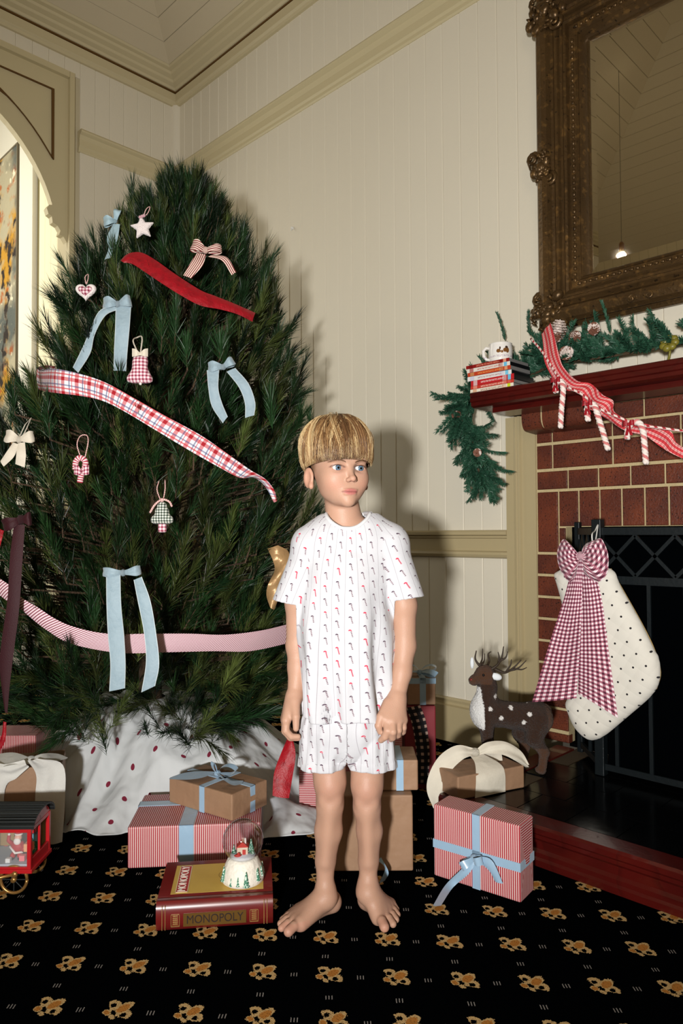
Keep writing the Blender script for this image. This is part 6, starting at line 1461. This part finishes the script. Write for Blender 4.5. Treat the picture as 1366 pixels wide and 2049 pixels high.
    for i in range(4):
        Y = [-.030, -.013, .005, .021][i]; m_ = bp([572, 570, 571, 574][i], [1462, 1463, 1459, 1452][i], Y-.002); n_ = bp([583, 581, 580, 580][i], [1474, 1476, 1472, 1463][i], Y); t_ = bp([596, 596, 593, 590][i], [1474, 1477, 1474, 1465][i], Y+.002); r = [.0084, .0087, .0082, .0074][i]
        f.cone(K[i], m_, r*1.12, r, .003); f.cone(m_, n_, r, r*.92, .002); f.cone(n_, t_, r*.92, r*.80, .002)
    f.cone(bp(590, 1406, -.016), bp(592, 1434, -.036), .0125, .0095, .010); f.cone(bp(592, 1434, -.036), bp(592, 1458, -.040), .0095, .0072, .002)
    # --- hand (picture right): back of the hand towards us
    w1 = bp(793, 1400, -.030)
    kn = [(773, 1441, -.066), (785, 1443, -.070), (797, 1442, -.062), (806, 1441, -.050)]; k2 = [(775, 1462, -.082), (786, 1464, -.086), (797, 1461, -.076), (807, 1456, -.062)]; k3 = [(770, 1474, -.078), (785, 1475, -.074), (796, 1470, -.064), (806, 1464, -.052)]; tt = [(762, 1481, -.070), (782, 1479, -.062), (795, 1473, -.052), (805, 1467, -.042)]; rr = [.0092, .0092, .0086, .0076]
    for p in kn: f.cone(w1, bp(*p), .0175, .0118, .012)
    for p, q, s_, t_, r in zip(kn, k2, k3, tt, rr): f.cone(bp(*p), bp(*q), r*1.10, r, .0025); f.cone(bp(*q), bp(*s_), r, r*.95, .0015); f.cone(bp(*s_), bp(*t_), r*.95, r*.78, .0015)
    f.cone(bp(776, 1408, -.044), bp(762, 1434, -.066), .0135, .0105, .010); f.cone(bp(762, 1434, -.066), bp(757, 1452, -.072), .0102, .0090, .002); f.cone(bp(757, 1452, -.072), bp(760, 1464, -.070), .0090, .0070, .002)
    # --- neck
    f.cone(HC+HU*(EZ-.050)+np.array([0, .016, 0]), bp(692, 1064, .022), .0395, .0470, .012)
    # --- head
    hd = Field(xs, ys, zs); E = lambda c, r, k=.01, op='u': hd.ell(hp(*c), r, k, op, HR)
    E((0, -.014, .040), (.0690, .0835, .0790), 0); E((0, .010, -.020), (.0575, .0590, .0600), .03); E((0, .030, -.062), (.0370, .0350, .0265), .026); E((0, .056, -.080), (.0130, .0115, .0115), .018)
    for s in (-1, 1):
        E((s*.033, .038, -.026), (.0205, .0210, .0210), .028); E((s*.027, .0570, .0195), (.021, .009, .0065), .014); E((s*.036, .008, -.046), (.010, .018, .016), .022)
    hd.cone(hp(0, .0655, -.002), hp(0, .0825, -.0265), .0055, .0072, .009); E((0, .0830, -.0270), (.0078, .0076, .0068), .004)
    for s in (-1, 1):
        E((s*.0082, .0755, -.0300), (.0054, .0066, .0050), .004); E((s*.0042, .0820, -.0340), (.0024, .0032, .0020), .001, 's')
        E((s*.0290, .0670, .001), (.0165, .0105, .0098), .009, 's'); E((s*.0290, .0488, 0), (.0150, .0150, .0146), .004); E((s*.0290, .0630, .0000), (.0140, .0122, .0058), .0012, 's')
        c_, s_ = math.cos(.45), math.sin(.45); Re = np.stack([HL*c_*s-HF*s_*-1, HF*c_-HL*s_*s*-1*-1, HU]); ec = hp(s*.0745, -.016, -.020)
        hd.ell(ec, (.0060, .0165, .0255), .005, 'u', Re); hd.ell(ec+HL*s*.0052+HF*.005+HU*.001, (.0058, .0095, .0165), .003, 's', Re); E((s*.0715, -.006, -.040), (.0062, .0070, .0085), .005)
    E((0, .0668, -.0528), (.0185, .0060, .0036), .004); E((0, .0660, -.0612), (.0160, .0062, .0046), .004); E((0, .0745, -.0570), (.0165, .0064, .0012), .001, 's')
    k = .010; A_, d_ = f.F, hd.F; h_ = np.clip(.5+.5*(A_-d_)/k, 0, 1); f.F = (A_*(1-h_)+d_*h_-k*h_*(1-h_)).astype(np.float32)
    V, Q = f.mesh()
    V[:, 2] = np.maximum(V[:, 2], .0005)
    V = smooth_mesh(V, Q, 1, .4)
    # --- skin colour
    base = np.array(srgb(180, 141, 119)[:3]); col = np.tile(base, (len(V), 1))
    rel = (V-HC); a, b_, c = rel@HL, rel@HF, rel[:, 2]-EZ; head = (V[:, 2] > .93)
    def tint(mask, rgb): col[:] = col*(1-mask[:, None])+np.array(srgb(*rgb)[:3])*mask[:, None]
    g = lambda da, db, dc: np.exp(-((a-da[0])/da[1])**2-((b_-db[0])/db[1])**2-((c-dc[0])/dc[1])**2)*head
    for s in (-1, 1):
        tint(g((s*.036, .018), (.05, .04), (-.040, .016))*.35, (200, 136, 116)); tint(g((s*.029, .013), (.06, .02), (-.014, .006))*.25, (200, 150, 140))
        xx = (a-s*.029)*s; arc = np.abs(c-(.0180-16*(xx-.001)**2)); tint((np.exp(-(arc/.0024)**2)*np.clip(1-np.abs(xx/.0185)**4, 0, 1)*(b_ > .03)*head)*.95, (104, 72, 50))
        d = np.hypot((a-s*.029)/.0146, c/.0068); tint(np.exp(-((d-1.08)/.20)**2)*(c > 0)*(b_ > .045)*head*.85, (92, 60, 50)); tint(np.exp(-((d-1.05)/.18)**2)*(c <= 0)*(b_ > .045)*head*.35, (170, 110, 96))
        tint(g((s*.0045, .0030), (.082, .008), (-.0340, .0022))*.85, (120, 70, 58)); tint(((np.abs(a) > .070) & (np.abs(c+.018) < .03) & head)*.12, (206, 140, 118))
    tint(g((0, .010), (.085, .012), (-.028, .009))*.25, (204, 140, 120))
    lip = np.exp(-(np.maximum(np.hypot(a/.0200, (c+.0568)/.0092)-.62, 0)/.22)**2)*(b_ > .055)*head
    tint(lip*.85, (178, 104, 100)); tint(np.exp(-((c+.0570)/.0013)**2)*(np.abs(a) < .0200)*(b_ > .050)*head*.8, (120, 62, 60))
    sg_ = lambda x_: 1/(1+np.exp(-np.clip(x_, -40, 40)))
    hairy = sg_((.004-b_)/.004)*sg_((c+.006)/.004)*(np.abs(a) < .0705)*head; nape = sg_((-.03-b_)/.005)*sg_((c+.045)/.006)*head; tint(np.maximum(hairy, nape)*.75, (120, 88, 60))
    for kx, ky in ((660, 1578), (734, 1584)):
        k_ = bp(kx, ky, -.03); tint(np.exp(-(((V-k_)/np.array([.03, .03, .032]))**2).sum(1))*.4, (170, 116, 100))
    tint(((V[:, 2] < .025) & (V[:, 1] < -.06))*.25, (200, 134, 116)); tint(((V[:, 2] < .43) & (V[:, 2] > .36) & (np.abs(V[:, 0]) > .07))*.22, (198, 132, 112))
    me = fast_mesh('body', V, Q); set_col(me, np.clip(col, 0, 1))
    return meshobj('body', me, mat('skin', (.7, .45, .33), .48, attr='Col', sss=.12, spec=.35, coords='Object', bump='noise(420,2)', bump_d=.0004), boy)
body = build_body()
# --- eyes
M_eye = mat('eye', srgb(196, 194, 193), .06, coords='Object', coat=.6, pre='r=hyp(x,z)', layers=[('lt(y,0)*lt(r,.0072)', srgb(40, 50, 64)), ('lt(y,0)*lt(r,.0063)', srgb(74, 98, 120)), ('lt(y,0)*lt(r,.0044)*.5', srgb(116, 136, 148)), ('lt(y,0)*lt(r,.0030)', srgb(8, 8, 10))])
for s in (-1, 1):
    m_ = MB(); m_.ball((0, 0, 0), .0134, 24, 18, Matrix.Rotation(PI/2, 3, 'X')); o = m_.build('eye', M_eye, boy, smooth=True)
    o.location = tuple(hp(s*.0290, .0498, 0)); o.rotation_euler = (math.radians(2), 0, math.radians(27))
# --- eyebrows and lashes
rsb = np.random.RandomState(8); M_brow = mat('brow_hair', srgb(96, 66, 44), .6); M_lash = mat('lash', srgb(52, 34, 26), .6)
_bv = np.empty(len(body.data.vertices)*3, np.float32); body.data.vertices.foreach_get('co', _bv); _bv = _bv.reshape(-1, 3); _bv = _bv[_bv[:, 2] > EZ-.02]; _bh = np.stack([(_bv-HC)@HL, (_bv-HC)@HF, _bv[:, 2]-EZ], 1)
def face_b(a, c):
    k_ = (np.abs(_bh[:, 0]-a) < .003) & (np.abs(_bh[:, 2]-c) < .003) & (_bh[:, 1] > .02); return float(_bh[k_, 1].max()) if k_.any() else .06
for s in (-1, 1):
    m_ = MB()
    for k in range(90):
        t = rsb.uniform(-1, 1); xx = t*.0175; a0 = s*(.029+xx); c0_ = .0172-14*(xx-.001)**2+rsb.uniform(-.0015, .0015)*(1-.4*abs(t))
        L_ = rsb.uniform(.004, .0065); a1_, c1_ = a0+s*L_*.9, c0_+L_*(.30-.45*max(t, 0)); p0_ = hp(a0, face_b(a0, c0_)-.0002, c0_); p1_ = hp(a1_, face_b(a1_, c1_)+.0004, c1_)
        m_.tube([tuple(p0_), tuple((p0_+p1_)/2+HF*.0008), tuple(p1_)], [.0004, .0005, .0002], 3, caps=False)
    m_.build('eyebrow', M_brow, boy)
    m_ = MB(); pl_ = []
    for t in np.linspace(-1, 1, 15):
        a0 = t*.0137; c0_ = .0057*math.sqrt(max(0, 1-t*t)); pl_.append(tuple(hp(s*.029+a0, .0488+math.sqrt(max(1e-6, .0152**2-a0**2-c0_**2)), c0_+.0002)))
    m_.tube(pl_, [.0003+.0005*math.sin(PI*i/14) for i in range(15)], 5); m_.build('eyelashes', M_lash, boy, smooth=True)
# --- hair
def build_hair():
    rs = np.random.RandomState(21); V = []; Fc = []; C = []
    cen = np.array([-.003, -.014, EZ+.0445]); R = np.array([.0865, .0965, .0885])
    def zend(ps):     # ps = 0 front, pi back
        d = abs((ps+PI) % (2*PI)-PI); return np.interp(d, [0, .55, .95, 1.25, 1.7, 2.4, PI], [.0225, .0205, .016, .012, .006, -.016, -.030])
    def pt(ps, t, sc):
        z = EZ+zend(ps); ct = np.clip((z-cen[2])/R[2], -.97, .97); te = math.acos(ct); th = .10+(te-.10)*t
        p = cen+R*np.array([math.sin(ps)*math.sin(th), math.cos(ps)*math.sin(th), math.cos(th)])*sc
        if th > PI/2: p[:2] = cen[:2]+(p[:2]-cen[:2])*(1+.10*(th-PI/2))
        return p
    light, mid, dark = [np.array(srgb(*c)[:3]) for c in ((202, 174, 128), (152, 116, 76), (104, 74, 48))]
    N = 10000; seg = 9; NC_ = 300
    cl = [dict(ps=(rs.uniform(-PI, PI) if rs.rand() < .6 else rs.normal(0, .9)), tw=rs.normal(0, .38), g=rs.rand(), lift=(rs.uniform(.03, .10) if rs.rand() < .34 else rs.uniform(-.01, .015)), sc=rs.uniform(.95, 1.02), wv=rs.normal(0, .05), phs=rs.uniform(0, 6), tl=rs.uniform(.93, 1.02)) for _ in range(NC_)]
    for k in range(N):
        c_ = cl[k % NC_]; off = rs.normal(0, .085); sc = c_['sc']+rs.uniform(-.03, .02); tl = c_['tl']*rs.uniform(.96, 1.02); t0 = 0 if rs.rand() < .7 else rs.uniform(0, .3)
        g = c_['g']*.75+.125+rs.normal(0, .2); front = abs(c_['ps']) < .55; c = light*(.8+.3*rs.rand()) if g < (.22 if front else .36) else (mid*(.85+.3*rs.rand()) if g < (.55 if front else .72) else dark*(.8+.4*rs.rand()))
        r0 = rs.uniform(.0003, .0008); pts = []
        for i in range(seg+1):
            t = t0+(tl-t0)*i/seg; q = pt(c_['ps']+off*(1-.45*t)+c_['tw']*max(0, 1-t)**1.3+c_['wv']*math.sin(t*5+c_['phs']), t, sc+.02*math.sin(t*PI)+c_['lift']*math.sin(min(t*1.25, 1)*PI)*(1-.35*t)); pts.append(q)
        b0 = len(V)
        for i, p in enumerate(pts):
            w = hp(0, 0, 0)*0+HC+HL*p[0]+HF*p[1]+HU*p[2]; r = r0*(1 if i < seg*.6 else 1-.75*(i-seg*.6)/(seg*.4)); nrm = (p-cen)/np.linalg.norm(p-cen); n3 = HL*nrm[0]+HF*nrm[1]+HU*nrm[2]
            tg = pts[min(i+1, seg)]-pts[max(i-1, 0)]; t3 = HL*tg[0]+HF*tg[1]+HU*tg[2]; sd = np.cross(t3, n3); sd /= np.linalg.norm(sd)+1e-9
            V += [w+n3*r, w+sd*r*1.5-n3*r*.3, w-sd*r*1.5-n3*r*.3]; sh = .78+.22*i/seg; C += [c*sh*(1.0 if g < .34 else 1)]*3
        for i in range(seg):
            for j in range(3): Fc.append((b0+i*3+j, b0+i*3+(j+1) % 3, b0+i*3+3+(j+1) % 3, b0+i*3+3+j))
    for k in range(1800):      # darker under-layer that shows at the cut edge
        ps = rs.normal(0, .75) if k % 2 else rs.uniform(-PI, PI); c = dark*(.75+.5*rs.rand()); pts = [pt(ps+rs.normal(0, .01), .55+.48*i/5*rs.uniform(.99, 1.01), .945+.01*rs.rand()) for i in range(6)]; b0 = len(V); r0 = .0006
        for i, p in enumerate(pts):
            w = HC+HL*p[0]+HF*p[1]+HU*p[2]; nrm = (p-cen)/np.linalg.norm(p-cen); n3 = HL*nrm[0]+HF*nrm[1]+HU*nrm[2]; sd = np.cross(n3, HU); sd /= np.linalg.norm(sd)+1e-9; r = r0*(1 if i < 4 else .5)
            V += [w+n3*r, w+sd*r*1.5-n3*r*.3, w-sd*r*1.5-n3*r*.3]; C += [c]*3
        for i in range(5):
            for j in range(3): Fc.append((b0+i*3+j, b0+i*3+(j+1) % 3, b0+i*3+3+(j+1) % 3, b0+i*3+3+j))
    for k in range(170):      # tousled flyaway locks
        ps = rs.uniform(-PI, PI); t0 = rs.uniform(.0, .45); ln = rs.uniform(.25, .5); tw = rs.normal(0, .5); up_ = rs.uniform(.03, .13); c = (light if rs.rand() < .6 else mid)*(.8+.3*rs.rand()); b0 = len(V); r0 = rs.uniform(.0004, .0008)
        pts = [pt(ps+tw*i/7, min(t0+ln*i/7, .97), 1.005+up_*math.sin(PI*(i/7)**.8)) for i in range(8)]
        for i, p in enumerate(pts):
            w = HC+HL*p[0]+HF*p[1]+HU*p[2]; nrm = (p-cen)/np.linalg.norm(p-cen); n3 = HL*nrm[0]+HF*nrm[1]+HU*nrm[2]; tg = pts[min(i+1, 7)]-pts[max(i-1, 0)]; t3 = HL*tg[0]+HF*tg[1]+HU*tg[2]; sd = np.cross(t3, n3); sd /= np.linalg.norm(sd)+1e-9; r = r0*(1-.8*abs(i/7-.35))
            V += [w+n3*r, w+sd*r*1.6-n3*r*.3, w-sd*r*1.6-n3*r*.3]; C += [c]*3
        for i in range(7):
            for j in range(3): Fc.append((b0+i*3+j, b0+i*3+(j+1) % 3, b0+i*3+3+(j+1) % 3, b0+i*3+3+j))
    # scalp cap under the strands
    b0 = len(V); na, nt_ = 60, 14
    for i in range(nt_+1):
        for j in range(na):
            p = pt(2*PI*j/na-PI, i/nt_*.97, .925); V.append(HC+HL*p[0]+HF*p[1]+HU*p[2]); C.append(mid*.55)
    for i in range(nt_):
        for j in range(na): Fc.append((b0+i*na+j, b0+i*na+(j+1) % na, b0+(i+1)*na+(j+1) % na, b0+(i+1)*na+j))
    me = fast_mesh('hair', np.array(V), np.array(Fc)); set_col(me, np.array(C))
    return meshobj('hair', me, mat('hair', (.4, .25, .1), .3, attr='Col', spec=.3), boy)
build_hair()
# --- clothes
CPAT = '''
cu=u/.0292
ci=floor(cu)
vv=v/.0305+.5*mod(ci,2)+.17*ci
cj=floor(vv)
fu=(fract(cu)-.5)*.0292
fv=(fract(vv)-.5)*.0305
rc=cell(ci,cj)
stk=lt(abs(fu+.0000+.26*fv),.00145)*lt(abs(fv+.0018),.0074)
ring=lt(abs(hyp(fu+.0030,fv-.0042)-.0025),.00135)*gt(fv+.3*fu,.0030)
cn=max(stk,ring)
dot=lt(abs(fract(cu+.5)-.5),.018)*lt(fract(v/.0024),.5)
'''
M_pj = mat('pyjama_print', srgb(193, 193, 197), .85, coords='UV', pre=CPAT, sheen=.1, layers=[('dot*.85', srgb(100, 80, 94)), ('cn', srgb(84, 64, 80)), ('ring*gt(rc,.72)', srgb(196, 44, 76)), ('stk*gt(fract(v/.0036),.45)*.6', srgb(226, 214, 216)), ('stk*gt(rc,.88)*.7', srgb(196, 60, 86))], bump='noise(22,3)+noise(900,1)*.08', bump_d=.003)
def shell(f, th): f.F = (np.abs(f.F+th/2)-th/2).astype(np.float32)
def build_shirt():
    h = .0024; f = Field(rng(-.19, .225, h), rng(-.125, .12, h), rng(.455, .965, h))
    Z = np.array([.46, .58, .70, .76, .82, .86, .90, .93, .96]); A = np.array([.1145, .1155, .1180, .1165, .1140, .105, .085, .05, .02]); Bd = np.array([.086, .087, .087, .085, .080, .072, .055, .035, .02]); CX = np.array([.000, -.002, -.003, -.002, .000, .001, .003, .004, .004])
    def fn(X, Y, Zg):
        a = np.interp(Zg, Z, A); b_ = np.interp(Zg, Z, Bd); cx = np.interp(Zg, Z, CX); x = X-cx; y = Y-.010
        ph = np.arctan2(x/a, -y/b_); low = np.clip((.80-Zg)/.30, 0, 1)
        rip = .0115*np.sin(6*ph+1.0+3*Zg)*low+.0065*np.sin(11*ph+9*Zg+.5)*low+.004*np.sin(3*ph+22*Zg)*np.clip(1-np.abs(Zg-.72)/.12, 0, 1)+.0016*np.sin(17*ph-14*Zg)*low+.003*np.sin(30*Zg+4*ph)*np.clip((Zg-.70)/.1, 0, 1)*np.abs(np.sin(ph))
        return (np.sqrt((x/a)**2+(y/b_)**2)-1)*np.minimum(a, b_)*.95+rip
    f.apply((-.15, -.11, .46), (.15, .11, .95), fn, .0)
    f.cone(bp(624, 1094, .014), bp(778, 1090, .014), .046, .046, .03); f.cone(bp(652, 1058, .016), bp(622, 1086, .014), .034, .044, .02); f.cone(bp(738, 1050, .016), bp(778, 1082, .014), .034, .044, .02); f.cone(bp(660, 1072, .004), bp(726, 1066, .004), .046, .046, .03)
    ends = []
    for a, e, ra, rb in ((bp(620, 1102, .014), bp(578, 1206, .010), .042, .0385), (bp(782, 1098, .014), bp(815, 1198, -.002), .042, .0395)):
        f.cone(a, a+(e-a)*1.25, ra, rb*1.03, .016); ends.append((a, e))
    shell(f, .0045)
    X, Y, Zg = f.grid((slice(None),)*3)
    for (a, e), sgn in zip(ends, (-1, 1)):      # cut the cuffs
        d = (e-a)/np.linalg.norm(e-a); n_ = d*np.array([1, 1, 1.0]); n_ = n_*.5+np.array([0, 0, -1])*.5; n_ /= np.linalg.norm(n_)
        cut = (X-e[0])*n_[0]+(Y-e[1])*n_[1]+(Zg-e[2])*n_[2]
        near = (np.sign(X)*sgn > 0) & (np.abs(X-e[0]) < .062) & (Zg < e[2]+.09) & (Zg > e[2]-.075) & (np.abs(X) > .118)
        f.F = np.where(near, np.maximum(f.F, cut), f.F).astype(np.float32)
    f.F = np.maximum(f.F, (.4755+.002*np.sin(X*40)-Zg)).astype(np.float32)
    c = bp(696, 1020, -.006); f.ell(c, (.0535, .060, .058), .0, 's')
    V, Q = f.mesh(); V = smooth_mesh(V, Q, 2, .5)
    me = fast_mesh('shirt', V, Q)
    # uv: around the trunk, or along each sleeve
    cx = np.interp(V[:, 2], Z, CX); ph = np.arctan2((V[:, 0]-cx)/.117, -(V[:, 1]-.01)/.086); uv = np.stack([ph*.108, V[:, 2]], 1)
    ctr = V[Q].mean(1); uvl = uv[Q].copy()
    for (a, e), sgn in zip(ends, (-1, 1)):
        d = (e-a)/np.linalg.norm(e-a); sd = np.cross(d, (0, 1, 0)); sd /= np.linalg.norm(sd); q = V[Q]-a
        t = (ctr-a)@d; lim = .100-.02*np.clip((ctr[:, 2]-.75)/.12, 0, 1)
        on = (ctr[:, 0]*sgn > lim+.006) & (t > -.02)
        su = np.arctan2(q@sd, -(q[..., 1]))*.042; uvs = np.stack([su+.3*sgn, -(q@d)], -1); uvl[on] = uvs[on]
    ul = me.uv_layers.new(name='UVMap'); ul.data.foreach_set('uv', uvl.reshape(-1, 2).astype(np.float32).ravel())
    o = meshobj('shirt', me, M_pj, boy)
    el = ((V-c)/np.array([.0535, .060, .058])); k_ = np.abs(np.linalg.norm(el, axis=1)-1) < .035; rim = V[k_ & (V[:, 2] > .88)]; an = np.arctan2(rim[:, 0]-c[0], -(rim[:, 1]-c[1])); ring = []
    for q in np.linspace(-PI, PI, 29)[:-1]:
        w_ = np.exp(-((((an-q)+PI) % (2*PI)-PI)/.12)**2); ring.append((rim*w_[:, None]).sum(0)/max(w_.sum(), 1e-6))
    ring = np.array(ring+ring[:2]); P = cr(ring, 3); m_ = MB(); m_.tube([tuple(p+np.array([0, 0, .001])) for p in P], .0052, 8, caps=False)
    m_.build('collar', mat('rib_white', srgb(204, 204, 206), .85, coords='UV', bump='sin(v*2600)', bump_d=.00015), o, smooth=True)
    return o
build_shirt()
def build_shorts():
    h = .0024; f = Field(rng(-.135, .15, h), rng(-.11, .115, h), rng(.335, .56, h))
    f.ell(bp(692, 1450, .010), (.110, .079, .082), 0); f.ell(bp(693, 1490, .004), (.060, .060, .050), .02)
    L, R_ = (bp(648, 1462, .008), bp(643, 1560, .002)), (bp(738, 1462, .008), bp(747, 1560, .002))
    f.cone(L[0], L[1], .058, .0555, .012); g2_ = Field(f.xs, f.ys, f.zs); g2_.cone(R_[0], R_[1], .060, .0575, 0); f.F = np.minimum(f.F, g2_.F)
    X, Y, Zg = f.grid((slice(None),)*3); xm = bp(694, 1530, -.05)[0]
    ph = np.arctan2(X-np.where(X < xm, L[1][0], R_[1][0]), -(Y-.004))
    f.F = (f.F+.0030*np.sin(6*ph+25*Zg+(X > xm)*1.3)*np.clip((.50-Zg)/.1, 0, 1)+.0015*np.sin(13*ph-20*Zg)).astype(np.float32)
    f.F = np.where(Zg < .374, f.F-.0016, f.F).astype(np.float32)      # turned-up hem
    sl = bp(694, 1545, -.05)[0]; gap = np.abs(X-sl)-.0016-.35*np.clip(.372-Zg, 0, 1)
    f.F = np.maximum(f.F, np.where(Zg < .378, -gap, -1)).astype(np.float32)
    shell(f, .0045); f.F = np.maximum(f.F, (.3545-Zg)).astype(np.float32); f.F = np.maximum(f.F, Zg-.54).astype(np.float32)
    V, Q = f.mesh(); V = smooth_mesh(V, Q, 2, .5); me = fast_mesh('shorts', V, Q)
    lf = V[:, 0] < xm; cx = np.where(lf, L[1][0], R_[1][0]); ph = np.arctan2(V[:, 0]-cx, -(V[:, 1]-.004)); uv = np.stack([ph*.060+np.where(lf, 0.01, .5), V[:, 2]+.011], 1)
    set_uv(me, uv); o = meshobj('shorts', me, M_pj, boy)
build_shorts()
